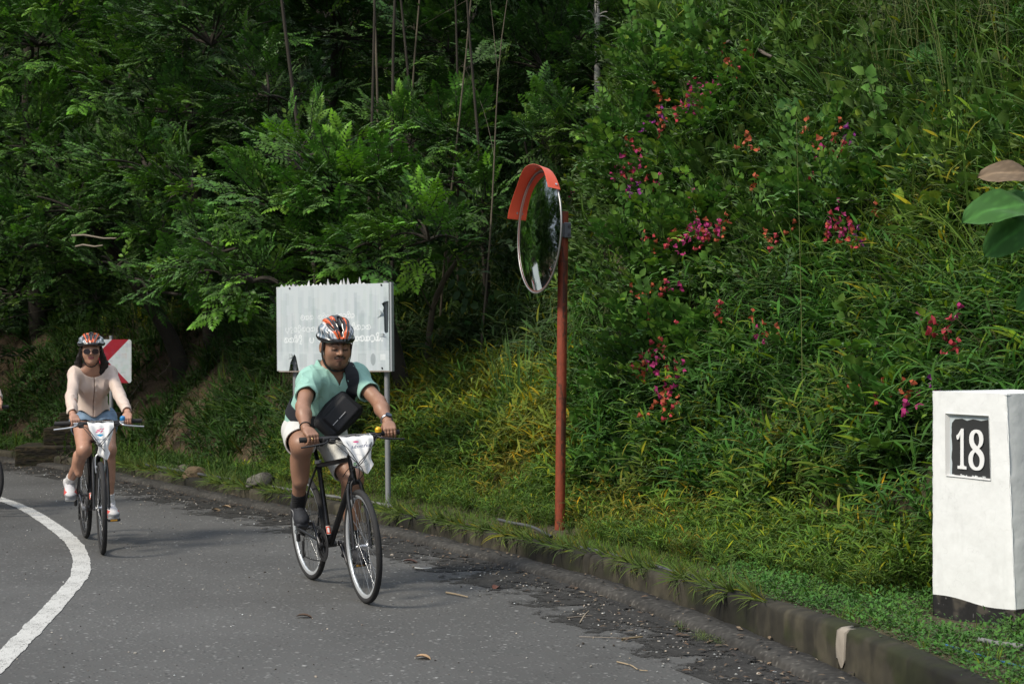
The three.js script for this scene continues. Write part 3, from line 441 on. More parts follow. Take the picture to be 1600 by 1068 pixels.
function makePerson(s, label, pos, turn, bike) {
  const p = thing('person', label, 'person', pos, turn); p.rotation.order = 'YXZ'; p.rotation.z = bike.lean;
  const J = s.joints, headM = new THREE.Matrix4().compose(V(...J.head), new THREE.Quaternion().setFromEuler(new THREE.Euler(s.headPitch, s.headYaw, s.headRoll, 'YXZ')), V(s.headScale ?? 1, s.headScale ?? 1, s.headScale ?? 1)), headI = headM.clone().invert();
  const hl = (x, y, z) => { const e = headI.elements; return [e[0] * x + e[4] * y + e[8] * z + e[12], e[1] * x + e[5] * y + e[9] * z + e[13], e[2] * x + e[6] * y + e[10] * z + e[14]]; };
  const hf = headField(s.face), handF = {}, wrist = {}, handM = {};
  for (const k of ['R', 'L']) {
    const side = k === 'L' ? 1 : -1, at = V(...J['hand' + k]).applyMatrix4(bike.S), m = new THREE.Matrix4().makeRotationFromEuler(new THREE.Euler(s.handTilt, -side * 0.20 + bike.steer, 0, 'YXZ')); m.scale(V(s.handScale, s.handScale, s.handScale)); m.setPosition(at);
    handM[k] = m; handF[k] = gripHand(side, 0.0165 / s.handScale); const w = V(0, 0.024, -0.088).applyMatrix4(m); wrist[k] = [w.x, w.y, w.z];
  }
  const T = s.torso; // [centre, radii] ellipsoids
  const torso = (x, y, z) => { let d = 1e3; for (const [c, r, k] of T) d = smin(d, ellipsoid(x, y, z, c, r), k ?? 0.09); return smin(d, capsule(x, y, z, J.shR, J.shL, s.shoulder, s.shoulder), 0.09); };
  const R = s.r, limb = (x, y, z) => {
    let d = 1e3;
    for (const k of ['R', 'L']) {
      d = smin(d, capsule(x, y, z, J['sh' + k], J['el' + k], R.arm, R.elbow), 0.02); d = smin(d, capsule(x, y, z, J['el' + k], mix3(J['el' + k], wrist[k], 0.35), R.elbow, R.fore), 0.02); d = smin(d, capsule(x, y, z, mix3(J['el' + k], wrist[k], 0.35), wrist[k], R.fore, R.wrist), 0.03);
      d = smin(d, capsule(x, y, z, J['hip' + k], J['kn' + k], R.thigh, R.knee * 1.03), 0.02); d = smin(d, capsule(x, y, z, J['kn' + k], J['an' + k], R.knee * 0.9, R.ankle), 0.03);
      const sh = nrm(sub3(J['an' + k], J['kn' + k])), c = mix3(J['kn' + k], J['an' + k], 0.36), bk = nrm([0, -sh[2] * 0 - 0.15, -1]); d = smin(d, capsule(x, y, z, [c[0] + bk[0] * 0.018, c[1] + 0.05, c[2] + bk[2] * 0.018], [c[0], c[1] - 0.09, c[2] + bk[2] * 0.012], R.calf, R.calf * 0.72), 0.04);
      d = smin(d, ellipsoid(x, y, z, [J['kn' + k][0], J['kn' + k][1], J['kn' + k][2] + 0.022], [R.knee * 0.72, R.knee * 0.85, R.knee * 0.72]), 0.03);
    }
    return d;
  };
  const neck = (x, y, z) => smin(capsule(x, y, z, J.neck, mix3(J.neck, J.head, 0.9), R.neck * 1.08, R.neck), capsule(x, y, z, J.neck, mix3(J.neck, J.shR, 0.4), R.neck, 0.045), 0.05);
  const body = (x, y, z) => smin(smin(limb(x, y, z), torso(x, y, z) + 0.016, 0.03), neck(x, y, z), 0.05);
  const box = (pts, m) => [[0, 1, 2].map((k) => Math.min(...pts.map((q) => q[k])) - m), [0, 1, 2].map((k) => Math.max(...pts.map((q) => q[k])) + m)];
  const all = Object.values(J), [lo, hi] = box(all.concat(T.map((t) => t[0])), 0.26); hi[1] = J.neck[1] + 0.12; lo[1] = Math.min(J.anR[1], J.anL[1]) - 0.07;
  const sk = s.skin, tone = (x, y, z, k = 1) => { const n = 1 + 0.16 * (noise3(x * 28, y * 28, z * 28) - 0.5) + 0.10 * (noise3(x * 160, y * 160, z * 160) - 0.5); return sk.map((c) => c * n * k); };
  const parts = [netMesh(body, lo, hi, 0.009, (x, y, z) => tone(x, y, z))];
  { // head and neck, finer
    const f = (x, y, z) => { const q = hl(x, y, z); return smin(hf(q[0], q[1], q[2]) * (s.headScale ?? 1), capsule(x, y, z, mix3(J.neck, J.head, 0.1), mix3(J.neck, J.head, 0.9), R.neck * 1.06, R.neck * 0.99), 0.03); };
    const [a, b] = box([J.head], 0.15); a[1] = J.neck[1] - 0.01; b[1] = J.head[1] + 0.135;
    parts.push(netMesh(f, a, b, 0.0034, (x, y, z) => { const q = hl(x, y, z); return s.paint(q[0], q[1], q[2], tone(x, y, z)); }));
  }
  for (const k of ['R', 'L']) { const g = netMesh(handF[k], [-0.075, -0.05, -0.13], [0.075, 0.07, 0.055], 0.003, (x, y, z) => { const v = V(x, y, z).applyMatrix4(handM[k]); return tone(v.x, v.y, v.z, 0.97); }); g.applyMatrix4(handM[k]); parts.push(g); }
  mesh('body', mergeGeometries(parts), skinMat, p);
  // helmet with its straps
  const hg = helmetGeo(s.helmet); hg.applyMatrix4(headM);
  const hm = mesh('helmet', hg, new THREE.MeshPhysicalMaterial({ vertexColors: true, roughness: 0.32, clearcoat: 0.6, clearcoatRoughness: 0.15 }), p);
  for (const d of [-1, 1]) { const pts = new THREE.CatmullRomCurve3(s.strap.map((q) => V(q[0] * d, q[1], q[2])), false, 'centripetal').getPoints(26); const g = ribbon(pts, s.strapW ?? 0.016, 0.0035, (q) => V(q.x, (q.y + 0.02) * 0.5, q.z * 0.8)); g.applyMatrix4(headM); mesh('strap', g, std(0.012, 0.012, 0.014, 0.8, { side: THREE.DoubleSide }), hm); }
  // shoes and socks
  for (const k of ['R', 'L']) {
    const an = J['an' + k], m = new THREE.Matrix4().makeRotationFromEuler(new THREE.Euler(s.footPitch[k], s.footYaw[k], 0, 'YXZ')); m.setPosition(V(...an));
    const sg = s.shoe.clone().applyMatrix4(m); mesh('shoe', sg, new THREE.MeshPhysicalMaterial({ vertexColors: true, roughness: 0.75, sheen: 0.2 }), p);
    const up = nrm(sub3(J['kn' + k], an)), top = mix3(an, J['kn' + k], s.sock / len3(sub3(J['kn' + k], an))), wob = (y) => 0.0012 * Math.sin(y * 420);
    mesh('sock', netMesh((x, y, z) => { let d = capsule(x, y, z, an, mix3(an, J['kn' + k], 0.6), R.ankle + 0.0065, R.ankle + 0.016) - wob(y); const t = (x - top[0]) * up[0] + (y - top[1]) * up[1] + (z - top[2]) * up[2]; d = Math.max(d, t); return Math.max(d, -((x - an[0]) * up[0] + (y - an[1]) * up[1] + (z - an[2]) * up[2] + 0.03)); }, sub3(an, [0.09, 0.06, 0.12]), [an[0] + 0.09, an[1] + 0.2, an[2] + 0.12], 0.0055), s.sockMat, p);
  }
  return { p, J, torso, headM, handM, wrist, hl, box };
}
const armCut = (x, y, z, e, dir, rad) => { const s = (x - e[0]) * dir[0] + (y - e[1]) * dir[1] + (z - e[2]) * dir[2], px = x - e[0] - dir[0] * s, py = y - e[1] - dir[1] * s, pz = z - e[2] - dir[2] * s; return Math.max(-s, Math.hypot(px, py, pz) - rad); };

// ---- the man in the mint polo
const manB = { S: MAN.S, steer: MAN.steer, lean: MAN.lean };
const mJ = { head: [0.092, 1.536, -0.565], neck: [0.09, 1.395, -0.675], shR: [-0.066, 1.335, -0.645], shL: [0.246, 1.335, -0.665], elR: [-0.200, 1.185, -0.40], elL: [0.300, 1.175, -0.40], handR: [-0.243, MAN.bar + 0.004, -0.133], handL: [0.252, MAN.bar + 0.004, -0.135], hipR: [-0.075, 0.995, -0.92], hipL: [0.125, 0.995, -0.92], knR: [-0.180, 0.935, -0.525], knL: [0.145, 0.69, -0.545], anR: [-0.148, 0.535, -0.775], anL: [0.132, 0.272, -0.585] };
const hairC = [0.012, 0.010, 0.009];
const manPaint = (x, y, z, c) => {
  const ax = Math.abs(x), n = noise3(x * 300, y * 300, z * 300), mixc = (d, k) => [0, 1, 2].map((i) => lerp(c[i], d[i], k));
  if (z > 0.05) {
    const browY = 0.030 + 0.010 * sstep(0.012, 0.03, ax) - 0.008 * sstep(0.034, 0.052, ax);
    if (ax > 0.010 && ax < 0.054 && Math.abs(y - browY) < 0.0055) return mixc(hairC, 0.82);
    const ex = (ax - 0.0315) / 0.0185; if (Math.abs(ex) < 1) { const lid = -0.002 - 0.003 * ex * ex; if (Math.abs(y - lid) < 0.0034) return [0.02, 0.013, 0.010]; if (y > lid && y < lid + 0.011) return mixc([0.10, 0.055, 0.035], 0.45); if (y < lid && y > lid - 0.010) return mixc([0.10, 0.055, 0.04], 0.35); }
    const mY = -0.0385 - 0.010 * sstep(0.010, 0.030, ax); if (ax < 0.034 && Math.abs(y - mY) < 0.0068 + 0.003 * n && ax > 0.0025) return mixc(hairC, 0.85);
    if (ax < 0.024 && y > -0.0655 && y < -0.0455) return Math.abs(y + 0.054) < 0.002 ? [0.06, 0.025, 0.02] : mixc([0.20, 0.085, 0.07], 0.7);
    const g = Math.hypot(x / 0.013, (y + 0.082) / 0.017); if (g < 1) return mixc(hairC, 0.8 * (1 - g * g * 0.5));
    if (Math.hypot(x / 0.026, (y + 0.099) / 0.012) < 1) return mixc(hairC, 0.35 + 0.3 * n);
  }
  if (y < -0.055 && y > -0.125 && z > -0.01) return mixc(hairC, 0.14 + 0.24 * n * sstep(-0.055, -0.085, y));
  if (ax > 0.066 && z < 0.030 && z > 0.002 && y > -0.016 && y < 0.06 && ax < 0.088) return mixc(hairC, 0.75);
  if (z < -0.02 && y > -0.055) return mixc(hairC, 0.92);
  return c;
};
const manShoe = shoeGeo((x, y, z) => y < -0.088 ? [0.03, 0.03, 0.033] : Math.abs(y + 0.04 + 0.5 * (z - 0.04) + 6 * (z - 0.04) ** 2) < 0.0045 && Math.abs(x) > 0.02 && z < 0.09 && z > -0.03 ? [0.5, 0.5, 0.52] : [0.016, 0.018, 0.024].map((c) => c * (0.8 + 0.5 * noise3(x * 150, y * 150, z * 150))));
const manSpec = {
  joints: mJ, headPitch: 0.20, headYaw: -0.03, headRoll: -0.05, headScale: 1.10, face: { wide: 1.07, jaw: 1.3, nose: 1.2, fat: true }, handScale: 1.02, handTilt: 0.46, skin: [0.315, 0.165, 0.104], shoulder: 0.070,
  r: { arm: 0.054, elbow: 0.044, fore: 0.0445, wrist: 0.029, thigh: 0.094, knee: 0.071, calf: 0.057, ankle: 0.038, neck: 0.064 },
  torso: [[[0.035, 1.02, -0.905], [0.185, 0.12, 0.15]], [[0.05, 1.115, -0.835], [0.190, 0.16, 0.160]], [[0.085, 1.25, -0.745], [0.180, 0.15, 0.135]]],
  helmet: { cy: 0.062, r: [0.103, 0.120, 0.134], edge: 0.036, band: 0.026, vents: [[0, 0.112, 0.02, 0.0115, 1.5], [0.36, 0.098, 0.01, 0.008, 1.5], [-0.36, 0.098, 0.01, 0.008, 1.5], [0.78, 0.085, 0.0, 0.009, 1.4], [-0.78, 0.085, 0.0, 0.009, 1.4], [0, -0.03, -0.11, 0.012, 1.3], [0.5, -0.04, -0.11, 0.011, 1.3], [-0.5, -0.04, -0.11, 0.011, 1.3]] },
  strap: [[0.088, 0.045, 0.030], [0.086, -0.005, 0.022], [0.083, -0.050, 0.022], [0.067, -0.095, 0.035], [0.036, -0.124, 0.050], [0.0, -0.130, 0.056]], strapW: 0.019,
  paint: manPaint, shoe: manShoe, footPitch: { R: 0.22, L: 0.10 }, footYaw: { R: -0.16, L: 0.16 }, sock: 0.10, sockMat: cloth(0.014, 0.014, 0.016),
};
const man = makePerson(manSpec, 'man in a mint polo shirt and white shorts riding a bicycle', manPos, manTurn, manB);
const folds = (x, y, z, f, k) => k * ((1 - Math.abs(2 * noise3(x * f, y * f * 0.55 + x * f * 0.5, z * f) - 1)) ** 2 - 0.35);
const manSleeve = { R: 0.60, L: 0.62 };
const manShirt = (x, y, z) => manSmooth(x, y, z) - folds(x, y, z, 10, 0.015) - folds(x + 3, y * 0.6 + x * 0.8, z, 21, 0.007);
function manSmooth(x, y, z) {
  let d = man.torso(x, y, z) - 0.006;
  for (const k of ['R', 'L']) { const e = mix3(mJ['sh' + k], mJ['el' + k], 0.75); d = smin(d, capsule(x, y, z, mJ['sh' + k], e, 0.064, 0.067), 0.05); }
  d = smin(d, capsule(x, y, z, [0.09, 1.385, -0.69], mix3(mJ.shR, mJ.shL, 0.22), 0.052, 0.05), 0.05); d = smin(d, capsule(x, y, z, [0.09, 1.385, -0.69], mix3(mJ.shR, mJ.shL, 0.78), 0.052, 0.05), 0.05);
  return d;
}
{
  const neckD = (x, y, z) => { // round neck opening and the open V of the placket
    let c = capsule(x, y, z, [mJ.neck[0], mJ.neck[1] - 0.015, mJ.neck[2]], mJ.head, 0.074, 0.08);
    const vy = 1.275, w = 0.036 * sstep(vy, vy + 0.10, y) + 0.030 * sstep(vy + 0.07, vy + 0.14, y); c = Math.min(c, Math.max(Math.abs(x - 0.105) - w, vy - y, -(z + 0.70))); return c;
  };
  const [lo, hi] = man.box([mJ.shR, mJ.shL, mJ.elR, mJ.elL, [0, 0.95, -0.98], [0.05, 1.2, -0.95]], 0.15); hi[1] = 1.47;
  const g = netMesh((x, y, z) => {
    const o = manShirt(x, y, z); let d = smax(o, -(o + 0.010), 0.002); d = smax(d, -neckD(x, y, z), 0.004);
    for (const k of ['R', 'L']) { const dir = nrm(sub3(mJ['el' + k], mJ['sh' + k])), e = mix3(mJ['sh' + k], mJ['el' + k], manSleeve[k]); d = smax(d, -armCut(x, y, z, e, dir, 0.13), 0.003); }
    return Math.max(d, 0.945 + 0.02 * Math.sin(x * 9) - y + 0.12 * Math.max(0, z + 0.8));
  }, lo, hi, 0.0052);
  mesh('polo_shirt', g, cloth(0.30, 0.53, 0.455), man.p);
  // collar: two folded leaves round the neck
  for (const s of [-1, 1]) {
    const b = new GB(); let prev = null;
    for (let k = 0; k <= 18; k++) {
      const t = k / 18, a = -Math.PI / 2 + s * (Math.PI * 0.02 + t * 2.55), rx = 0.080 + 0.010 * t, dip = -0.070 * sstep(0.55, 1, t), cx = mJ.neck[0] + 0.004, cz = mJ.neck[2] + 0.006;
      const P = (r, dy) => b.v(cx + Math.cos(a) * (rx + r) * (1 + 0.05 * t), mJ.neck[1] + 0.040 + dip + dy - 0.012 * Math.cos(a), cz + Math.sin(a) * -1 * 0 + Math.sin(a) * (rx + r));
      const row = [P(-0.004, -0.020), P(0.0, 0.012), P(0.012, 0.008), P(0.026 + 0.012 * t, -0.036 - 0.012 * t), P(0.022 + 0.012 * t, -0.038 - 0.012 * t), P(0.008, -0.002)];
      if (prev) for (let j = 0; j < 6; j++) b.q(prev[j], row[j], row[(j + 1) % 6], prev[(j + 1) % 6]); else { b.q(row[0], row[1], row[2], row[5]); b.q(row[5], row[2], row[3], row[4]); } prev = row;
    }
    b.q(prev[0], prev[5], prev[2], prev[1]); b.q(prev[5], prev[4], prev[3], prev[2]);
    mesh('collar', b.geo(), cloth(0.29, 0.515, 0.445, { side: THREE.DoubleSide }), man.p);
  }
  mesh('button', cyl(0.005, 0.003, [0.108, 1.268, -0.612], 'z'), std(0.5, 0.6, 0.55, 0.4), man.p);
  // shorts
  const hem = { R: 0.80, L: 0.83 };
  const sg = netMesh((x, y, z) => {
    let d = ellipsoid(x, y, z, [0.03, 0.995, -0.915], [0.178, 0.105, 0.140]);
    for (const k of ['R', 'L']) d = smin(d, capsule(x, y, z, mJ['hip' + k], mJ['kn' + k], 0.110, 0.094), 0.05);
    const o = d - folds(x, y, z, 10, 0.010); d = smax(o, -(o + 0.010), 0.002);
    for (const k of ['R', 'L']) d = smax(d, -armCut(x, y, z, mix3(mJ['hip' + k], mJ['kn' + k], hem[k]), nrm(sub3(mJ['kn' + k], mJ['hip' + k])), 0.16), 0.003);
    return Math.max(d, y - 1.075);
  }, [-0.30, 0.66, -1.09], [0.32, 1.1, -0.40], 0.0065);
  mesh('shorts', sg, cloth(0.62, 0.62, 0.60), man.p);
  // watch, bracelet, ring
  const wr = (k, t) => { const a = V(...man.wrist[k]), b = V(...mJ['el' + k]); return [a.clone().lerp(b, t), b.clone().sub(a).normalize()]; };
  { const [c, d] = wr('L', 0.12), q = new THREE.Quaternion().setFromUnitVectors(V(0, 0, 1), d), g = new THREE.TorusGeometry(0.0335, 0.0065, 8, 28).scale(1, 1, 1.5).applyQuaternion(q).translate(c.x, c.y, c.z), w = mesh('watch', g, steel, man.p); const n = V(0.25, 0.9, 0.55); n.addScaledVector(d, -n.dot(d)).normalize(); const f = cyl(0.020, 0.010, [0, 0, 0], 'y', 0.020, 24).applyQuaternion(new THREE.Quaternion().setFromUnitVectors(V(0, 1, 0), n)).translate(c.x + n.x * 0.036, c.y + n.y * 0.036, c.z + n.z * 0.036); mesh('dial', f, std(0.03, 0.05, 0.08, 0.2, { metalness: 0.4 }), w); }
  { const [c, d] = wr('R', 0.10), g = new THREE.TorusGeometry(0.033, 0.0042, 8, 26).applyQuaternion(new THREE.Quaternion().setFromUnitVectors(V(0, 0, 1), d)).translate(c.x, c.y, c.z); mesh('bracelet', g, std(0.01, 0.01, 0.01, 0.6), man.p); }
  { const g = new THREE.TorusGeometry(0.0098, 0.0024, 8, 20).rotateY(Math.PI / 2).translate(-(-0.029 + 2 * 0.0195) * 1, Math.sin(0.55) * 0.0248, Math.cos(0.55) * 0.0248 + 0.001); const rg = g.clone(); rg.applyMatrix4(man.handM.R); mesh('ring', rg, new THREE.MeshStandardMaterial({ color: lin(0.8, 0.6, 0.25), roughness: 0.25, metalness: 1 }), man.p); }
}
{ // sling bag: its own thing, worn over the left shoulder
  const bag = thing('sling_bag', 'black sling bag hanging across the front of the man in mint', 'bag', manPos, manTurn); bag.rotation.order = 'YXZ'; bag.rotation.z = MAN.lean;
  const m = new THREE.Matrix4().makeRotationFromEuler(new THREE.Euler(-0.30, 0.10, 0.70, 'ZYX')); m.setPosition(V(0.082, 1.098, -0.580));
  const black = new THREE.MeshPhysicalMaterial({ color: lin(0.010, 0.011, 0.014), roughness: 0.72, sheen: 0.2, vertexColors: true });
  const g = netMesh((x, y, z) => { let d = boxd(x, y, z, [0, 0, 0], [0.150, 0.106 - 0.12 * Math.max(0, -x), 0.048], 0.040); d = smin(d, boxd(x, y, z, [0.01, -0.012, 0.044], [0.108, 0.068, 0.018], 0.016), 0.008); return d - 0.009 * (noise3(x * 14, y * 14, z * 14) - 0.5) + 0.003 * (1 - sstep(0.0, 0.004, Math.abs(y - 0.076))); }, [-0.175, -0.14, -0.08], [0.175, 0.14, 0.09], 0.0055); g.applyMatrix4(m);
  mesh('body', g, black, bag);
  const zip = curveTube([[-0.125, 0.078, 0.030], [0, 0.084, 0.042], [0.12, 0.084, 0.032]], 0.0028); mesh('zipper', zip.clone().applyMatrix4(m), std(0.05, 0.05, 0.055, 0.3, { metalness: 0.6 }), bag);
  for (const [x, l] of [[-0.062, 0.048], [0.004, 0.062]]) { const q = new RoundedBoxGeometry(l, 0.0045, 0.003, 1, 0.001).translate(x, -0.022, 0.0665); q.applyMatrix4(m); mesh('reflective_strip', q, std(0.5, 0.5, 0.5, 0.3), bag); }
  const surf = (o, d) => { const q = o.clone(); for (let i = 0; i < 90; i++) { const s = manSmooth(q.x, q.y, q.z) - 0.011; if (s < 0.001) break; q.addScaledVector(d, Math.max(0.001, s * 0.6)); } return q; };
  const grad = (q) => { const e = 0.02, f = manSmooth; return V(f(q.x + e, q.y, q.z) - f(q.x - e, q.y, q.z), f(q.x, q.y + e, q.z) - f(q.x, q.y - e, q.z), f(q.x, q.y, q.z + e) - f(q.x, q.y, q.z - e)).normalize(); };
  const pts = [];
  for (let k = 0; k <= 12; k++) { const t = k / 12; pts.push(surf(V(lerp(0.185, 0.190, t), lerp(1.175, 1.355, t), -0.2), V(0, 0, -1))); }
  for (let k = 1; k <= 8; k++) { const a = lerp(0.75, 2.5, k / 8); pts.push(surf(V(0.185 - 0.02 * k / 8, 1.30 + Math.sin(a) * 0.4, -0.70 + Math.cos(a) * 0.4), V(0, -Math.sin(a), -Math.cos(a)))); }
  for (let k = 1; k <= 16; k++) { const t = k / 16, a = lerp(2.5, 3.35, Math.min(1, t * 1.3)), th = lerp(0, 1.9, t); const o = V(lerp(0.16, -0.02, t) - Math.sin(th) * 0.4 * t, lerp(1.30, 1.06, t) + 0.1 * (1 - t), -0.75 - Math.cos(th) * 0.5), c = V(0.06, lerp(1.28, 1.06, t), -0.80); pts.push(surf(o, c.sub(o).normalize())); void a; }
  for (let k = 1; k <= 6; k++) { const t = k / 6, th = lerp(1.9, 2.75, t), o = V(0.04 - Math.sin(th) * 0.5, lerp(1.06, 1.055, t), -0.82 - Math.cos(th) * 0.5); pts.push(surf(o, V(0.05, 1.07, -0.82).sub(o).normalize())); }
  const sm = new THREE.CatmullRomCurve3(pts, false, 'centripetal').getPoints(110);
  mesh('strap', ribbon(sm, 0.084, 0.006, grad), std(0.010, 0.012, 0.017, 0.75, { side: THREE.DoubleSide }), bag);
}
// ---- the woman
const womanB = { S: WOMAN.S, steer: WOMAN.steer, lean: WOMAN.lean };
const wJ = { head: [0.012, 1.502, -0.545], neck: [0.025, 1.375, -0.615], shR: [-0.100, 1.328, -0.625], shL: [0.160, 1.328, -0.635], elR: [-0.158, 1.16, -0.415], elL: [0.200, 1.16, -0.415], handR: [-0.172, WOMAN.bar + 0.004, -0.127], handL: [0.208, WOMAN.bar + 0.004, -0.13], hipR: [-0.03, 0.955, -0.87], hipL: [0.145, 0.955, -0.87], knR: [-0.070, 0.745, -0.43], knL: [0.125, 0.735, -0.50], anR: [-0.146, 0.478, -0.785], anL: [0.130, 0.318, -0.575] };
const womanShoe = shoeGeo((x, y, z) => y < -0.086 ? [0.62, 0.60, 0.55] : z > 0.115 && y < -0.05 ? [0.24, 0.25, 0.27] : z < 0.0 && Math.abs(x) > 0.02 ? (y > -0.035 ? [0.62, 0.60, 0.60] : [0.42, 0.43, 0.45]) : Math.abs(x) < 0.022 && z > 0 && z < 0.1 ? [0.58, 0.58, 0.62] : Math.abs(x) > 0.014 && (z > 0.02 && z < 0.13 && y < -0.032 || z < 0.0 && z > -0.06 && y < -0.045) ? [0.60, 0.09, 0.08] : y < -0.078 ? [0.58, 0.12, 0.10] : [0.60, 0.60, 0.62]);
const wSpec = {
  joints: wJ, headPitch: 0.03, headYaw: -0.13, headRoll: -0.02, headScale: 0.94, face: { wide: 0.95, jaw: 0.92, nose: 0.9 }, handScale: 0.90, handTilt: 0.55, skin: [0.46, 0.245, 0.165], shoulder: 0.050,
  r: { arm: 0.038, elbow: 0.032, fore: 0.033, wrist: 0.024, thigh: 0.080, knee: 0.053, calf: 0.040, ankle: 0.031, neck: 0.047 },
  torso: [[[0.055, 0.975, -0.87], [0.158, 0.10, 0.125]], [[0.05, 1.095, -0.80], [0.102, 0.14, 0.088]], [[0.035, 1.235, -0.705], [0.117, 0.12, 0.092]], [[-0.032, 1.222, -0.640], [0.062, 0.060, 0.062], 0.05], [[0.098, 1.222, -0.640], [0.062, 0.060, 0.062], 0.05]],
  helmet: { cy: 0.055, r: [0.106, 0.098, 0.138], edge: 0.040, band: 0.024, vents: [[0, 0.105, 0.02, 0.010, 1.5], [0.38, 0.093, 0.01, 0.008, 1.5], [-0.38, 0.093, 0.01, 0.008, 1.5], [0.80, 0.08, 0.0, 0.009, 1.4], [-0.80, 0.08, 0.0, 0.009, 1.4], [0, -0.03, -0.11, 0.012, 1.3]] },
  strap: [[0.079, 0.045, 0.028], [0.077, 0.0, 0.020], [0.072, -0.045, 0.026], [0.052, -0.095, 0.044], [0.024, -0.122, 0.058], [0.0, -0.128, 0.062]], strapW: 0.014,
  paint: (x, y, z, c) => { const ax = Math.abs(x); if (z > 0.06 && ax < 0.023 && y > -0.0665 + 6 * x * x && y < -0.044 + 5 * x * x) return Math.abs(y + 0.055 - 9 * x * x) < 0.0018 ? [0.13, 0.03, 0.03] : [0.34, 0.10, 0.09]; if (z < -0.005 && y > -0.03 && ax < 0.075) return [0.014, 0.010, 0.009]; return c; },
  shoe: womanShoe, footPitch: { R: 0.30, L: 0.16 }, footYaw: { R: -0.10, L: 0.08 }, sock: 0.075, sockMat: cloth(0.62, 0.62, 0.62),
};
const woman = makePerson(wSpec, 'woman in a cream cardigan, denim shorts and sunglasses riding a bicycle', womanPos, womanTurn, womanB);
{
  const top = (x, y, z) => { let d = woman.torso(x, y, z) - 0.004; for (const k of ['R', 'L']) { const e = mix3(wJ['el' + k], woman.wrist[k], 1.0); d = smin(d, smin(capsule(x, y, z, wJ['sh' + k], wJ['el' + k], 0.0475, 0.0405), capsule(x, y, z, wJ['el' + k], e, 0.0425, 0.0375), 0.02), 0.035); } return d - folds(x, y, z, 15, 0.008) - 0.0006 * Math.sin(x * 700); };
  const [lo, hi] = woman.box([wJ.shR, wJ.shL, wJ.elR, wJ.elL, wJ.handR, wJ.handL, [0.05, 1.0, -0.9]], 0.09); hi[1] = 1.43; lo[1] = 0.95;
  const line = (y) => 0.035 + 0.02 * (1.23 - y);
  const g = netMesh((x, y, z) => {
    const o = top(x, y, z); let d = smax(o, -(o + 0.009), 0.002);
    d = smax(d, -ellipsoid(x, y, z, [0.030, 1.385, -0.585], [0.098, 0.088, 0.105]), 0.004);
    d = smax(d, -Math.max(Math.abs(x - line(y)) - 0.0022, -(z + 0.72), y - 1.32), 0.003); // the closing edge of the front
    const hem = 1.035 - 0.055 * sstep(0.10, 0.0, Math.abs(x - 0.045)) + 0.9 * Math.max(0, 0.035 - Math.abs(x - line(y)) - 0.4 * (y - 0.985) > 0 && y < 1.02 ? 0.0 : 0);
    d = Math.max(d, z > -0.78 ? hem - y : 1.02 - y);
    for (const k of ['R', 'L']) d = smax(d, -armCut(x, y, z, mix3(wJ['el' + k], woman.wrist[k], 0.90), nrm(sub3(woman.wrist[k], wJ['el' + k])), 0.06), 0.003);
    return d;
  }, lo, hi, 0.0048);
  const car = mesh('cardigan', g, cloth(0.64, 0.52, 0.45), woman.p);
  for (let k = 0; k < 6; k++) { const y = 1.285 - k * 0.046; let z = -0.40; while (top(line(y) + 0.012, y, z) > 0.001 && z > -0.9) z -= 0.0015; mesh('button', cyl(0.0052, 0.004, [line(y) + 0.012, y, z + 0.001], 'z'), std(0.62, 0.56, 0.50, 0.35), car); }
  const denim = dataTex(128, (u, v) => { const f = tfbm(u, v, 8, 3, 5), w = 0.5 + 0.5 * Math.sin((u + v) * 128 * 1.57); return [0.62 + 0.3 * f + 0.05 * w, 0.66 + 0.3 * f + 0.05 * w, 0.72 + 0.25 * f]; });
  void denim;
  const sg = netMesh((x, y, z) => {
    let d = ellipsoid(x, y, z, [0.056, 0.975, -0.87], [0.163, 0.112, 0.130]); for (const k of ['R', 'L']) d = smin(d, capsule(x, y, z, wJ['hip' + k], wJ['kn' + k], 0.092, 0.08), 0.05);
    const o = d - folds(x, y, z, 14, 0.006); d = smax(o, -(o + 0.009), 0.002);
    for (const k of ['R', 'L']) d = smax(d, -armCut(x, y, z, mix3(wJ['hip' + k], wJ['kn' + k], 0.30 + 0.02 * noise3(x * 60, y * 60, z * 60)), nrm(sub3(wJ['kn' + k], wJ['hip' + k])), 0.14), 0.003);
    return Math.max(d, y - 1.045);
  }, [-0.18, 0.74, -1.03], [0.29, 1.06, -0.6], 0.0055, (x, y, z) => { const n = noise3(x * 25, y * 25, z * 25), s = Math.abs(y - 1.02) < 0.003 ? 0.7 : 1, fr = 0.7 + 0.7 * n; return [0.17 * fr * s, 0.255 * fr * s, 0.36 * fr * s]; });
  mesh('denim_shorts', sg, cloth(1, 1, 1), woman.p);
  // hair: long dark, behind the shoulders and blown out to both sides
  const hs = 0.94, M = woman.headM, hp = (x, y, z) => { const v = V(x, y, z).applyMatrix4(M); return [v.x, v.y, v.z]; };
  const locks = [];
  for (const s of [-1, 1]) for (let k = 0; k < 7; k++) { const f = k / 6, w = s < 0 ? 0.9 : 1.15; locks.push([hp(s * 0.070, 0.02 - 0.015 * f, 0.012 - 0.03 * f), hp(s * (0.084 + 0.010 * f), -0.055, -0.012 - 0.03 * f), hp(s * (0.092 + 0.026 * f * w), -0.105, -0.03 - 0.04 * f), hp(s * (0.070 + 0.048 * f * w), -0.175 - 0.02 * f, -0.055 - 0.04 * f), hp(s * (0.05 + 0.062 * f * w), -0.27, -0.085 - 0.04 * f)]); }
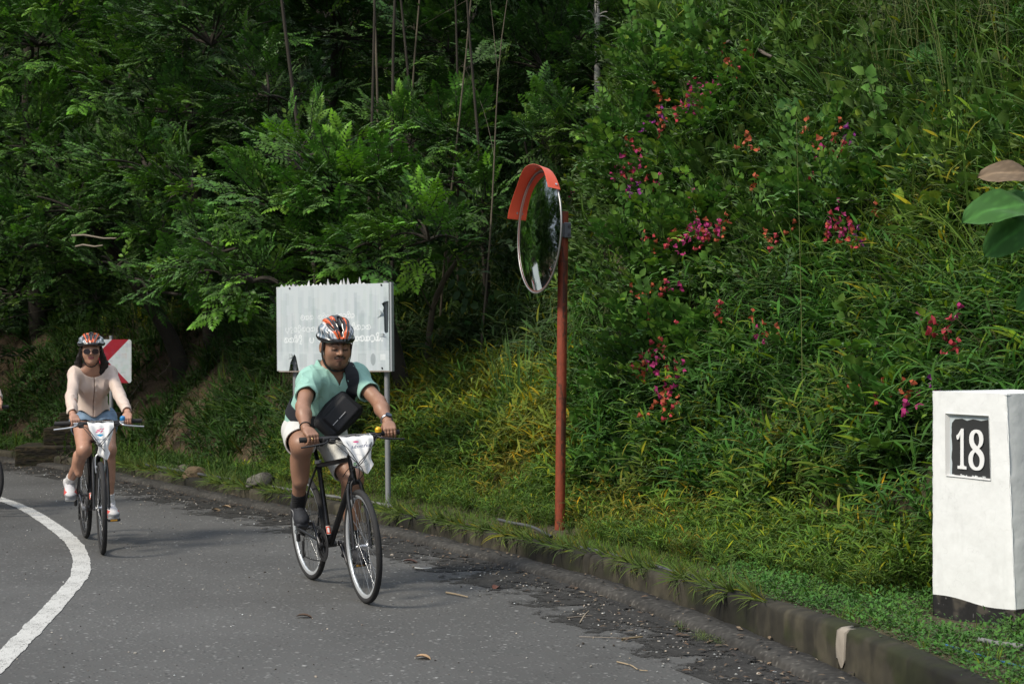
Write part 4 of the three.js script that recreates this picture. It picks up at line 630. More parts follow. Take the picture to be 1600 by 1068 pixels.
  const hg = netMesh((x, y, z) => {
    const q = woman.hl(x, y, z); let d = Math.max(ellipsoid(q[0], q[1], q[2], [0, 0.025, -0.022], [0.080, 0.090, 0.098]), q[2] - 0.018 - 0.10 * Math.max(0, q[1] - 0.02)) * hs;
    for (const L of locks) for (let i = 0; i < 4; i++) d = smin(d, capsule(x, y, z, L[i], L[i + 1], lerp(0.014, 0.011, i / 4), lerp(0.014, 0.008, (i + 1) / 4)), 0.016);
    return d - 0.0022 * Math.sin(q[0] * 520 + 3 * noise3(q[0] * 40, q[1] * 18, q[2] * 40)) - 0.004 * (noise3(q[0] * 70, q[1] * 20, q[2] * 70) - 0.5);
  }, [-0.24, 1.17, -0.80], [0.28, 1.64, -0.42], 0.0042);
  mesh('hair', hg, new THREE.MeshPhysicalMaterial({ color: lin(0.012, 0.009, 0.008), roughness: 0.5, sheen: 0.3, vertexColors: true }), woman.p);
  // sunglasses
  const sgl = sub('sunglasses', woman.p); sgl.applyMatrix4(M);
  for (const s of [-1, 1]) {
    const sh = new THREE.Shape(); for (let k = 0; k < 28; k++) { const a = k / 28 * 2 * Math.PI, q = 1.0 - 0.06 * Math.cos(4 * a), X = Math.cos(a) * 0.0265 * q, Y = Math.sin(a) * 0.0225 * q; k ? sh.lineTo(X, Y) : sh.moveTo(X, Y); }
    mesh('lens', new THREE.ExtrudeGeometry(sh, { depth: 0.002, bevelEnabled: true, bevelSize: 0.001, bevelThickness: 0.001, bevelSegments: 2 }).rotateY(s * 0.16).translate(s * 0.033, -0.002, 0.102), new THREE.MeshPhysicalMaterial({ color: lin(0.022, 0.014, 0.020), roughness: 0.12, clearcoat: 1, clearcoatRoughness: 0.05 }), sgl);
    const rim = []; for (let k = 0; k <= 28; k++) { const a = k / 28 * 2 * Math.PI; rim.push([Math.cos(a) * 0.0285, Math.sin(a) * 0.0242, 0]); }
    mesh('frame', merge(curveTube(rim, 0.0016, 56, 6).rotateY(s * 0.16).translate(s * 0.033, -0.002, 0.103), curveTube([[s * 0.060, 0.006, 0.098], [s * 0.074, 0.006, 0.05], [s * 0.077, 0.004, -0.005]], 0.0018, 12, 6)), std(0.30, 0.20, 0.15, 0.3, { metalness: 0.4 }), sgl);
  }
  mesh('bridge', curveTube([[-0.008, 0.004, 0.106], [0, 0.007, 0.108], [0.008, 0.004, 0.106]], 0.0016, 10, 6), std(0.30, 0.20, 0.15, 0.3, { metalness: 0.4 }), sgl);
  // necklace
  const np = []; for (let k = 0; k <= 20; k++) { const a = lerp(-0.9, 0.9, k / 20); const o = V(0.028 + Math.sin(a) * 0.3, 1.395 - 0.088 * Math.cos(a * 1.6), -0.62 + Math.cos(a) * 0.3), c = V(0.028, 1.33, -0.64), d = c.sub(o).normalize(); for (let i = 0; i < 80; i++) { const s = Math.min(woman.torso(o.x, o.y, o.z) + 0.014, capsule(o.x, o.y, o.z, wJ.neck, wJ.head, 0.051, 0.047)); if (s < 0.001) break; o.addScaledVector(d, s * 0.6); } np.push([o.x, o.y, o.z]); }
  const nk = mesh('necklace', curveTube(np, 0.0013, 40, 5), steel, woman.p); mesh('pendant', new THREE.SphereGeometry(0.006, 12, 8).scale(1, 1.2, 0.5).translate(np[10][0], np[10][1] - 0.006, np[10][2] + 0.003), alloy, nk);
}
// ---- printed white cloths hung over both handlebars
function flag(rows, tex, label, pos, turn, bike, y0, name) {
  const t = mesh(name, new THREE.BufferGeometry(), new THREE.MeshPhysicalMaterial({ map: tex, roughness: 0.85, side: THREE.DoubleSide, sheen: 0.2 })); tag(t, label, 'cloth', 'printed cloths on the handlebars');
  const b = new GB(), N = 14, M = 26, at = (v) => { let k = 0; while (k + 2 < rows.length && rows[k + 1][0] > v) k++; const A = rows[k], B = rows[k + 1], f = clamp((v - A[0]) / (B[0] - A[0]), 0, 1); return [lerp(A[1], B[1], f), lerp(A[2], B[2], f)]; };
  const H = -rows[rows.length - 1][0];
  for (const back of [0, 1]) { const base = b.p.length / 3; for (let j = 0; j <= M; j++) for (let i = 0; i <= N; i++) { const v = -H * j / M, u = i / N, [l, r] = at(v), x = lerp(l, r, u), z = -0.062 + 0.05 * Math.sin(Math.min(1, j / M) * 2.0) * 1 + 0.012 * Math.sin(u * 9 + j * 0.16) * (j / M) + 0.007 * Math.sin(u * 17 + 1 - j * 0.1) - (j < 3 ? (3 - j) ** 2 * 0.004 : 0) - back * (0.004 + 0.016 * Math.sin(Math.PI * u)); b.v(x, y0 + 0.016 + v - (j === 0 ? 0.004 : 0), z, (x + 0.14) / 0.28, 1 + v / 0.28); } for (let j = 0; j < M; j++) for (let i = 0; i < N; i++) { const a = base + j * (N + 1) + i; b.q(a, a + N + 1, a + N + 2, a + 1); } }
  // over the top of the bar and down behind it
  const base = b.p.length / 3; for (let j = 0; j <= 8; j++) for (let i = 0; i <= N; i++) { const a = j / 8 * Math.PI * 0.95, [l, r] = at(0), x = lerp(l, r, i / N) * (1 - 0.01 * j); b.v(x, y0 + 0.006 + Math.sin(Math.PI * 0.5 - a * 0 ) * 0.012 - (j / 8) ** 2 * 0.04, -0.098 + Math.cos(a) * 0.03, (x + 0.14) / 0.28, 1); } for (let j = 0; j < 8; j++) for (let i = 0; i < N; i++) { const a = base + j * (N + 1) + i; b.q(a, a + 1, a + N + 2, a + N + 1); }
  const g = b.geo(); g.applyMatrix4(bike.S); t.geometry = g; t.position.copy(pos); t.rotation.order = 'YXZ'; t.rotation.y = turn; t.rotation.z = bike.lean;
}
const manPrint = canvasTex(512, 512, (c) => {
  c.fillStyle = '#f4f4f3'; c.fillRect(0, 0, 512, 512); c.save(); c.translate(20, 0);
  c.strokeStyle = '#49506a'; c.lineWidth = 6; c.beginPath(); c.moveTo(140, 70); c.lineTo(166, 112); c.stroke(); c.beginPath(); c.moveTo(362, 78); c.quadraticCurveTo(366, 106, 346, 118); c.stroke();
  c.fillStyle = '#e04a86'; c.beginPath(); c.ellipse(250, 74, 34, 9, 0.05, 0, 7); c.fill(); c.fillStyle = '#9aa0c8'; c.beginPath(); c.ellipse(262, 94, 14, 6, 0, 0, 7); c.fill();
  c.fillStyle = '#4a5478'; c.font = 'italic bold 46px serif'; c.save(); c.translate(182, 148); c.rotate(-0.06); c.fillText('Adventure', 0, 0); c.restore();
  c.strokeStyle = '#b9bcc6'; c.lineWidth = 3; for (let k = 0; k < 2; k++) { c.beginPath(); c.moveTo(205 + k * 16, 210 + k * 16); c.lineTo(290, 205 + k * 14); c.stroke(); }
  c.fillStyle = '#69b96a'; c.fillRect(194, 298, 30, 30); c.fillStyle = '#fff'; c.beginPath(); c.arc(209, 313, 7, 0, 7); c.fill(); c.fillStyle = '#5fa8d0'; c.fillRect(204, 340, 26, 26);
  c.strokeStyle = '#70747c'; c.lineWidth = 5; c.setLineDash([9, 5, 5, 4]); c.beginPath(); c.moveTo(240, 318); c.lineTo(345, 288); c.stroke(); c.lineWidth = 3.5; c.setLineDash([5, 3]); c.beginPath(); c.moveTo(240, 356); c.lineTo(362, 326); c.stroke(); c.restore();
});
const womanPrint = canvasTex(512, 512, (c) => {
  c.fillStyle = '#f4f4f3'; c.fillRect(0, 0, 512, 512); c.strokeStyle = '#a9b0b8'; c.lineWidth = 4; c.beginPath(); c.ellipse(262, 150, 110, 92, 0, 0.2, 3.3); c.stroke();
  c.fillStyle = '#e0507f'; for (const [x, y, w, h] of [[250, 112, 70, 12], [232, 138, 60, 12], [286, 132, 34, 14], [306, 104, 30, 10], [270, 150, 26, 9]]) { c.save(); c.translate(x, y); c.rotate(-0.35); c.fillRect(-w / 2, -h / 2, w, h); c.restore(); }
  c.fillStyle = '#2f9bd0'; c.beginPath(); c.moveTo(214, 182); c.lineTo(262, 168); c.lineTo(312, 180); c.lineTo(264, 206); c.fill();
  c.fillStyle = '#8d95a4'; c.font = 'italic bold 40px serif'; c.fillText('Adventure', 176, 256); c.strokeStyle = '#a9adb4'; c.lineWidth = 4; c.beginPath(); c.moveTo(200, 330); c.lineTo(330, 336); c.stroke(); c.font = '34px sans-serif'; c.fillText('v7', 236, 312);
});
flag([[0, -0.088, 0.112], [-0.02, -0.082, 0.122], [-0.06, -0.066, 0.118], [-0.10, -0.050, 0.098], [-0.15, -0.032, 0.090], [-0.185, -0.026, 0.104], [-0.20, 0.0, 0.09], [-0.235, 0.052, 0.062]], manPrint, 'white printed cloth hung over the handlebar of the bicycle ridden in mint', manPos, manTurn, manB, MAN.bar, 'hanging_cloth');
flag([[0, -0.085, 0.105], [-0.05, -0.075, 0.105], [-0.10, -0.058, 0.092], [-0.15, -0.030, 0.075], [-0.19, -0.012, 0.060], [-0.205, -0.014, 0.058], [-0.235, -0.024, 0.072], [-0.25, -0.015, 0.066], [-0.285, 0.040, 0.050]], womanPrint, 'white printed cloth hung over the handlebar of the bicycle ridden in sunglasses', womanPos, womanTurn, womanB, WOMAN.bar, 'hanging_cloth');
// ---------------------------------------------------------------- street furniture
const galv = std(0.30, 0.31, 0.32, 0.55, { metalness: 0.35 });
{ // convex traffic mirror on its red pole
  const base = castTerrain(874, 828, 9) ?? V(0.33, 0.3, -10.8), d = -base.z;
  const t = thing('traffic_mirror', 'round convex traffic mirror with an orange hood on a red pole', 'traffic mirror', base.clone());
  const loc = (px, py, dd = d) => pxAt(px, py, dd).sub(base);
  const rust = dataTex(256, (u, v) => { const f = tfbm(u, v, 5, 5, 91), g = tfbm(u, v, 30, 3, 95), m = sstep(0.60, 0.72, f * 0.7 + g * 0.35); return [lerp(0.53, 0.30, m), lerp(0.245, 0.17, m), lerp(0.155, 0.12, m)].map((c) => c * (0.85 + 0.3 * g)); }, { srgb: true });
  const top = loc(880.5, 333), bot = V(0, -0.3, 0);
  const red = new THREE.MeshStandardMaterial({ map: rust, roughness: 0.62 });
  const ax = top.clone().sub(bot), L = ax.length(), g = new THREE.CylinderGeometry(0.0375, 0.0375, L, 28).translate(0, L / 2, 0); g.applyQuaternion(new THREE.Quaternion().setFromUnitVectors(V(0, 1, 0), ax.normalize())); g.translate(bot.x, bot.y, bot.z); { const uv = g.attributes.uv; for (let i = 0; i < uv.count; i++) uv.setXY(i, uv.getX(i) * 0.4, uv.getY(i) * 2.6); }
  mesh('pole', g, red, t); mesh('cap', new THREE.CylinderGeometry(0.036, 0.0385, 0.012, 24).translate(top.x, top.y + 0.006, top.z), red, t);
  const C = loc(841.5, 362, d + 0.02), n = V(-0.94, 0.035, 0.335).normalize(), side = new THREE.Vector3().crossVectors(V(0, 1, 0), n).normalize(), up = new THREE.Vector3().crossVectors(n, side).normalize(); // side points to the right of one who faces the mirror... away along the disc
  const M = basisM(C, side, up, n), R = 0.455, disc = (prof) => new THREE.LatheGeometry(prof.map(([r, z]) => new THREE.Vector2(r, z)), 64).rotateX(Math.PI / 2);
  const head = sub('mirror_head', t); head.applyMatrix4(M);
  const cap = []; for (let k = 0; k <= 24; k++) { const r = R * 0.975 * k / 24; cap.push([Math.max(r, 1e-4), 0.052 - r * r / (2 * 1.75)]); }
  mesh('mirror_glass', disc(cap.reverse()), new THREE.MeshStandardMaterial({ color: lin(0.66, 0.70, 0.70), roughness: 0.05, metalness: 1 }), head);
  mesh('rim', new THREE.TorusGeometry(R, 0.0075, 12, 80).translate(0, 0, -0.004), new THREE.MeshStandardMaterial({ color: lin(0.34, 0.34, 0.34), roughness: 0.42, metalness: 0.8 }), head);
  mesh('back_shell', disc([[0.001, -0.085], [0.16, -0.078], [0.34, -0.048], [R, -0.008], [R - 0.004, 0], [0.3, -0.03], [0.001, -0.06]]), std(0.12, 0.05, 0.04, 0.6), head);
  const b = new GB(), NA = 48, NL = 8; let grid = [];
  for (const o of [0, 1]) { const rows = []; for (let i = 0; i <= NA; i++) { const u = i / NA * 2 - 1, a = 1.755 + u * 1.125, len = 0.076 + 0.009 * Math.cos(u * 6.2), row = []; for (let j = 0; j <= NL; j++) { const v = j / NL, r = R + 0.017 + 0.022 * v + o * 0.0035, taper = 1 - 0.02 * v; row.push(b.v(Math.cos(a) * r * taper, Math.sin(a) * r, -0.014 + (len + 0.014) * v)); } rows.push(row); } grid.push(rows); for (let i = 0; i < NA; i++) for (let j = 0; j < NL; j++) { const A = rows[i][j], B = rows[i + 1][j], Cc = rows[i + 1][j + 1], D = rows[i][j + 1]; o ? b.q(A, B, Cc, D) : b.q(A, D, Cc, B); } }
  for (let i = 0; i < NA; i++) { b.q(grid[0][i][NL], grid[1][i][NL], grid[1][i + 1][NL], grid[0][i + 1][NL]); b.q(grid[0][i][0], grid[0][i + 1][0], grid[1][i + 1][0], grid[1][i][0]); }
  for (const i of [0, NA]) for (let j = 0; j < NL; j++) b.q(grid[0][i][j], grid[0][i][j + 1], grid[1][i][j + 1], grid[1][i][j]);
  mesh('hood', b.geo(), new THREE.MeshPhysicalMaterial({ color: lin(0.78, 0.095, 0.03), roughness: 0.75, transmission: 0.25, thickness: 0, clearcoat: 0.25, clearcoatRoughness: 0.4, side: THREE.DoubleSide }), head);
  for (const u of [-1.2, -0.15, 0.85]) mesh('bolt', new THREE.CylinderGeometry(0.009, 0.009, 0.012, 8).translate(0, R + 0.026, 0.012).rotateZ(-u), steel, head);
  const br = loc(888, 360); const arm = mesh('bracket', merge(new RoundedBoxGeometry(0.055, 0.115, 0.06, 2, 0.006).translate(br.x - 0.008, br.y, br.z + 0.02), new THREE.CylinderGeometry(0.046, 0.046, 0.10, 24).translate(top.x, br.y, 0)), std(0.16, 0.17, 0.18, 0.5, { metalness: 0.5 }), t);
  const c2 = C.clone().addScaledVector(n, -0.07); mesh('support_arm', rod([top.x, br.y, 0], [c2.x, br.y + 0.0, c2.z], 0.022), std(0.16, 0.17, 0.18, 0.5, { metalness: 0.5 }), t);
  for (const y of [-0.03, 0.03]) mesh('bracket_bolt', cyl(0.011, 0.014, [br.x + 0.006, br.y + y, br.z + 0.055], 'z', 0.011, 6), darkSteel, arm);
}
{ // weathered notice board with torn sheet metal
  const A = pxAt(436, 512, 13.75), B = pxAt(614, 512, 13.12), dir = B.clone().sub(A), Wd = dir.length(), Hh = 0.735, mid = A.clone().add(B).multiplyScalar(0.5); dir.normalize();
  const ground = heightAt(mid.x, -mid.z), t = thing('notice_board', 'weathered pale notice board with faint white lettering on two grey posts', 'sign', V(mid.x, ground, mid.z), Math.atan2(-dir.z, dir.x));
  const yc = pxAt(525, 512, 13.42).y - ground; t.rotation.z = 0.012;
  const tex = canvasTex(1024, 580, (c, w, h) => {
    const R = rng(77); c.fillStyle = '#c8d1d5'; c.fillRect(0, 0, w, h);
    for (let k = 0; k < 520; k++) { const x = R() * w, ww = 4 + R() * 46, y = R() * h, hh = 40 + R() * 300, l = R(); c.fillStyle = l > 0.45 ? `rgba(205,213,216,${0.03 + R() * 0.09})` : `rgba(112,128,138,${0.03 + R() * 0.07})`; c.fillRect(x, y, ww, hh); }
    c.fillStyle = 'rgba(206,214,218,0.35)'; c.fillRect(0, h * 0.77, w, h * 0.23); c.fillStyle = 'rgba(150,160,166,0.25)'; for (let k = 0; k < 5; k++) c.fillRect(w * (0.2 + 0.13 * k), h * 0.80, 70, 90);
    c.fillStyle = 'rgba(120,130,134,0.5)'; c.beginPath(); c.ellipse(868, 505, 22, 40, 0, 0, 7); c.fill(); c.fillStyle = 'rgba(240,244,245,0.5)'; c.fillRect(930, 470, 46, 40);
    // rows of rounded letters: each letter is a few arcs, as in the script on the board
    c.lineCap = 'round'; c.lineJoin = 'round';
    const G = { // strokes in a unit box: ['a',cx,cy,r,a0,a1] arcs or ['l',x,y,...] lines
      o: [['a', .5, .5, .42, -2.2, 3.4], ['a', .38, .42, .16, 0, 6.3]], b: [['a', .3, .55, .28, 2.2, 6.6], ['a', .68, .5, .32, -2.4, 2.6], ['l', .42, .85, .68, .83]], n: [['a', .32, .52, .26, 0, 6.3], ['a', .66, .48, .34, -2.6, 2.2]],
      k: [['a', .3, .5, .24, .5, 6.0], ['a', .64, .46, .34, -3, 1.9], ['l', .5, .86, .74, .78]], t: [['a', .5, .5, .42, -3.7, 1.9], ['l', .36, .9, .6, .86]], y: [['a', .28, .5, .27, -1.2, 3.4], ['a', .7, .5, .28, -3, 3.1], ['l', .28, .78, .7, .78]],
      s: [['a', .34, .6, .24, 0, 6.3], ['a', .62, .48, .32, -2.8, 2.4], ['l', .2, .2, .44, .16]], v: [['a', .5, .52, .40, -3.9, .9], ['a', .62, .66, .16, 0, 6.3]], d: [['a', .46, .42, .30, -3.4, 1.2], ['l', .6, .7, .4, 1.05, .72, 1.1]], p: [['a', .5, .52, .40, -.6, 3.8], ['l', .18, .2, .18, .5], ['l', .84, .2, .84, .5]],
      l: [['a', .42, .52, .34, -2.6, 2.6], ['l', .42, .86, .2, 1.05, .7, 1.15]], i: [['a', .5, .0, .22, 3.0, 6.4]], u: [['l', .4, .92, .46, 1.2, .66, 1.1]], e: [['a', .5, .5, .30, -2.2, 2.4], ['l', .3, .8, .2, .95]], g: [['a', .46, .52, .36, 1.0, 6.0], ['l', .78, .3, .78, .86]], '.': [['a', .3, .82, .06, 0, 6.3]], ' ': [] };
    const put = (text, x, y, s, al, lw) => { c.strokeStyle = `rgba(240,244,246,${al * 0.72})`; c.lineWidth = lw; for (const ch of text) { if (ch === 'i' || ch === 'u') x -= s * 0.95; for (const q of G[ch]) { c.beginPath(); if (q[0] === 'a') c.arc(x + q[1] * s, y + q[2] * s, q[3] * s, q[4], q[5]); else for (let k = 1; k < q.length; k += 2) k === 1 ? c.moveTo(x + q[1] * s, y + q[2] * s) : c.lineTo(x + q[k] * s, y + q[k + 1] * s); c.stroke(); } x += s * (ch === '.' ? 0.5 : 0.95); } };
    put('ob', 218, 196, 40, 0.75, 6); put('s kniv', 300, 196, 40, 0.6, 6); put('nenie', 560, 190, 40, 0.85, 7);
    put('pudgliik', 76, 276, 40, 0.62, 6); put('gn', 268, 276, 42, 0.75, 7); put('s p', 360, 276, 42, 0.6, 6); put('evisen', 636, 268, 44, 0.85, 7);
    put('snvidii', 62, 346, 46, 0.80, 8); put('p blk y', 298, 346, 46, 0.8, 8); put('npykytyi.', 600, 340, 50, 0.92, 9);
    for (let k = 0; k < 60; k++) { c.fillStyle = `rgba(${120 + R() * 30},${90 + R() * 30},70,${0.15 + R() * 0.2})`; c.fillRect(R() < 0.5 ? R() * w : (R() < 0.5 ? R() * 12 : w - R() * 12), R() < 0.5 ? h - R() * 10 : R() * 8, 2 + R() * 8, 2 + R() * 4); }
  });
  const sx = (u) => (u - 0.5) * Wd, sy = (v) => yc + (0.5 - v) * Hh, sh = new THREE.Shape();
  const R = rng(9); sh.moveTo(sx(0), sy(1)); sh.lineTo(sx(0.105), sy(1)); sh.lineTo(sx(0.118), sy(0.90)); sh.lineTo(sx(0.155), sy(0.80)); sh.lineTo(sx(0.17), sy(0.83)); sh.lineTo(sx(0.195), sy(1)); sh.lineTo(sx(0.985), sy(1)); sh.lineTo(sx(0.985), sy(0)); sh.lineTo(sx(0), sy(0));
  const hole = new THREE.Path(); [[0.945, 0.215], [0.982, 0.205], [0.978, 0.56], [0.955, 0.575], [0.945, 0.55], [0.943, 0.36], [0.935, 0.32], [0.942, 0.28], [0.925, 0.235]].forEach(([u, v], i) => i ? hole.lineTo(sx(u), sy(v)) : hole.moveTo(sx(u), sy(v))); sh.holes.push(hole);
  const g = new THREE.ExtrudeGeometry(sh, { depth: 0.004, bevelEnabled: false }); { const p = g.attributes.position, uv = g.attributes.uv; for (let i = 0; i < p.count; i++) uv.setXY(i, p.getX(i) / Wd + 0.5, (p.getY(i) - yc) / Hh + 0.5); }
  const pm = new THREE.MeshStandardMaterial({ map: tex, roughness: 0.5 }); mesh('panel', g, pm, t);
  for (const [u0, u1, v0, v1, lift] of [[0.885, 0.94, 0.30, 0.40, 0.05], [0.90, 0.972, 0.575, 0.615, 0.06], [0.10, 0.165, 0.795, 0.86, 0.05]]) { const b = new GB(); let pr = null; for (let k = 0; k <= 8; k++) { const f = k / 8, row = [0, 1].map((q) => b.v(lerp(sx(u0), sx(u1), f), lerp(sy(v0), sy(v1), q * (1 - 0.55 * f)), 0.006 + lift * f * f * (q ? 0.5 : 1), 0.3 + 0.2 * f, 0.6)); if (pr) b.q(pr[0], pr[1], row[1], row[0]); pr = row; } mesh('torn_flap', b.geo(), new THREE.MeshStandardMaterial({ map: tex, roughness: 0.5, side: THREE.DoubleSide }), t); }
  // turned-over edges: a narrow tray round the panel, torn into teeth along the top
  const edge = std(0.40, 0.43, 0.45, 0.5, { metalness: 0.3 });
  mesh('edge_trim', new THREE.BoxGeometry(0.018, Hh + 0.012, 0.035).translate(sx(1), yc, -0.012), edge, t); mesh('edge_trim', new THREE.BoxGeometry(0.006, Hh, 0.035).translate(sx(0) - 0.004, yc, -0.015), edge, t); 
  mesh('edge_trim', new THREE.BoxGeometry(Wd - 0.03, 0.008, 0.035).translate(0, sy(1) - 0.005, -0.015), std(0.34, 0.29, 0.25, 0.7), t);
  for (let k = 0; k < 22; k++) { const u = 0.05 + 0.72 * k / 21 + 0.015 * (R() - 0.5), big = [7, 12, 15, 16, 17, 20].includes(k), hh = big ? 0.045 + 0.02 * R() : 0.008 + 0.02 * R(), w = big ? 0.017 : 0.022; const q = new THREE.Shape(); q.moveTo(-w, 0); q.lineTo(w * 0.2 * (R() - 0.5), hh); q.lineTo(w, 0); mesh('torn_tooth', new THREE.ExtrudeGeometry(q, { depth: 0.002, bevelEnabled: false }).rotateX(-0.25 + 0.5 * R()).translate(sx(u), sy(0) - 0.002, 0.0), std(0.62, 0.64, 0.66, 0.5), t); }
  for (const u of [0.12, 0.925]) { const x = sx(u), gy = heightAt(t.position.x + dir.x * x, -(t.position.z + dir.z * x)) - ground; mesh('post', merge(new THREE.CylinderGeometry(0.023, 0.023, sy(0) + 0.02 - gy + 0.2, 18).translate(x, (sy(0) + 0.02 + gy - 0.2) / 2, -0.062)), galv, t); for (const v of [0.02, 0.97]) mesh('bolt', cyl(0.008, 0.006, [x, sy(v), 0.007], 'z', 0.008, 8), darkSteel, t); for (const v of [0.1, 0.9]) mesh('clip', new THREE.BoxGeometry(0.07, 0.03, 0.006).translate(x, sy(v), -0.034), galv, t); }
}
{ // chevron board behind the woman
  const c = pxAt(172, 564, 18.4), gy = heightAt(c.x, -c.z), t = thing('chevron_sign', 'red and white chevron board behind the woman on the bicycle', 'sign', V(c.x, gy, c.z), -0.10);
  const y = c.y - gy, S = 0.51, sh = new THREE.Shape(), r = 0.035, h = S / 2; sh.moveTo(-h + r, -h); sh.lineTo(h - r, -h); sh.quadraticCurveTo(h, -h, h, -h + r); sh.lineTo(h, h - r); sh.quadraticCurveTo(h, h, h - r, h); sh.lineTo(-h + r, h); sh.quadraticCurveTo(-h, h, -h, h - r); sh.lineTo(-h, -h + r); sh.quadraticCurveTo(-h, -h, -h + r, -h);
  const tex = canvasTex(256, 256, (c2) => { const R = rng(4); c2.fillStyle = '#c6cfd2'; c2.fillRect(0, 0, 256, 256); c2.fillStyle = '#9b1426'; c2.beginPath(); c2.moveTo(138, 0); c2.lineTo(240, 0); c2.lineTo(112, 128); c2.lineTo(256, 272); c2.lineTo(150, 272); c2.lineTo(6, 128); c2.fill(); for (let k = 0; k < 160; k++) { c2.fillStyle = `rgba(${90 + R() * 90},${95 + R() * 80},${95 + R() * 80},${0.04 + 0.06 * R()})`; c2.fillRect(R() * 256, R() * 256, 3 + R() * 30, 2 + R() * 40); } });
  const g = new THREE.ExtrudeGeometry(sh, { depth: 0.003, bevelEnabled: false }); { const p = g.attributes.position, uv = g.attributes.uv; for (let i = 0; i < p.count; i++) uv.setXY(i, p.getX(i) / S + 0.5, p.getY(i) / S + 0.5); } g.translate(0, y, 0);
  mesh('panel', g, new THREE.MeshStandardMaterial({ map: tex, roughness: 0.45 }), t); mesh('post', new THREE.CylinderGeometry(0.024, 0.024, y + 0.5, 14).translate(0, (y + 0.1) / 2, -0.03), galv, t); mesh('clip', new THREE.BoxGeometry(0.3, 0.03, 0.012).translate(0, y, -0.008), galv, t);
}
{ // milestone
  const g0 = V(2.05, 0.20, -7.66), g1 = V(2.31, 0.20, -7.17), fx = g1.clone().sub(g0).setY(0), Wf = fx.length(); fx.normalize(); const nOut = V(-fx.z, 0, fx.x).negate(); if (nOut.x > 0) nOut.negate();
  const back = nOut.clone().negate(), D = 0.56, H = 1.13;
  const t = thing('milestone', 'white painted concrete milestone with the number 18 on a black panel', 'milestone', g0.clone().addScaledVector(fx, Wf / 2).addScaledVector(back, D / 2));
  // local axes: X along the front face, Z out of it
  const M = new THREE.Matrix4().makeBasis(fx.clone(), V(0, 1, 0), nOut.clone()); t.quaternion.setFromRotationMatrix(M);
  const R = rng(3), b = new GB(), NX = 26, NY = 44, panel = { u0: 0.20, u1: 0.775, v0: 0.640, v1: 0.906 }, nz = (x, y, z) => 0.007 * (fbm2(x * 6 + z * 5, y * 6, 3) - 0.5) + 0.003 * (fbm2(x * 30 + z * 30, y * 30, 2) - 0.5);
  const P = (u, v, f) => { // f: 0 front, 1 right, 2 back, 3 left, position on the tapered block with softened corners
    const tw = Wf / 2 - 0.030 * v * (u > 0.5 ? 1 : 0.35), td = D / 2 - 0.02 * v, y = v * H; let x, z; const cut = 0.006;
    if (f === 0) { x = lerp(-(Wf / 2 + 0.022 * v), Wf / 2 - 0.085 * v, u); z = td; } else if (f === 1) { x = Wf / 2 - 0.085 * v; z = lerp(td, -td, u); } else if (f === 2) { x = lerp(Wf / 2 - 0.085 * v, -(Wf / 2 + 0.022 * v), u); z = -td; } else { x = -(Wf / 2 + 0.022 * v); z = lerp(-td, td, u); }
    const e = nz(x, y, z), cc = (u < 0.02 || u > 0.98) ? cut * (0.6 + 0.9 * noise2(y * 40, f)) : 0; const sx2 = Math.sign(x), sz = Math.sign(z); void tw; void R; return [x - sx2 * cc * (f % 2 ? 1 : 0.5) + (f === 1 ? e : f === 3 ? -e : 0), y, z - sz * cc * (f % 2 ? 0.5 : 1) + (f === 0 ? e : f === 2 ? -e : 0)]; };
  const baseLine = 0.122;
  for (const [part, va, vb] of [['block', baseLine, 1], ['painted_base', -0.25, baseLine]]) {
    const q = new GB();
    for (let f = 0; f < 4; f++) { const nx = f === 0 ? NX : 12, ny = part === 'block' ? NY : 6, id = []; for (let j = 0; j <= ny; j++) for (let i = 0; i <= nx; i++) { let u = i / nx, v = j / ny; if (f === 0 && part === 'block') { const snap = (val, arr) => arr.reduce((m, a) => Math.abs(a - val) < Math.abs(m - val) && Math.abs(a - val) < 0.5 / (val === u ? nx : ny) ? a : m, val); u = snap(u, [panel.u0, panel.u1]); const V0 = (panel.v0 - va) / (1 - va), V1 = (panel.v1 - va) / (1 - va); v = [V0, V1].reduce((m, a) => Math.abs(a - v) <= 0.5 / ny ? a : m, v); } const vv = lerp(va, vb, v) + (part === 'block' && j === 0 || part !== 'block' && j === ny ? 0.006 * Math.sin(u * 7 + f) : 0); const p = P(u, vv, f); q.v(p[0], p[1], p[2], (f * 0.6 + u * (f % 2 ? D : Wf)) , vv * H); id.push([u, vv]); }
      const base = q.p.length / 3 - (nx + 1) * (ny + 1); for (let j = 0; j < ny; j++) for (let i = 0; i < nx; i++) { const a = j * (nx + 1) + i, um = (id[a][0] + id[a + 1][0]) / 2, vm = (id[a][1] + id[a + nx + 1][1]) / 2; if (f === 0 && part === 'block' && um > panel.u0 && um < panel.u1 && vm > panel.v0 && vm < panel.v1) continue; q.q(base + a, base + a + 1, base + a + nx + 2, base + a + nx + 1); } }
    if (part === 'block') { const k = 10, o = q.p.length / 3; for (let j = 0; j <= k; j++) for (let i = 0; i <= k; i++) { const x = lerp(-(Wf / 2 + 0.022), Wf / 2 - 0.085, i / k), z = lerp(-(D / 2 - 0.02), D / 2 - 0.02, j / k); q.v(x, H - 0.001 + 0.006 * (noise2(x * 9, z * 9) - 0.5) - (i % k && j % k ? 0 : 0.004), z, x, z); } for (let j = 0; j < k; j++) for (let i = 0; i < k; i++) { const a = o + j * (k + 1) + i; q.q(a, a + k + 1, a + k + 2, a + 1); } }
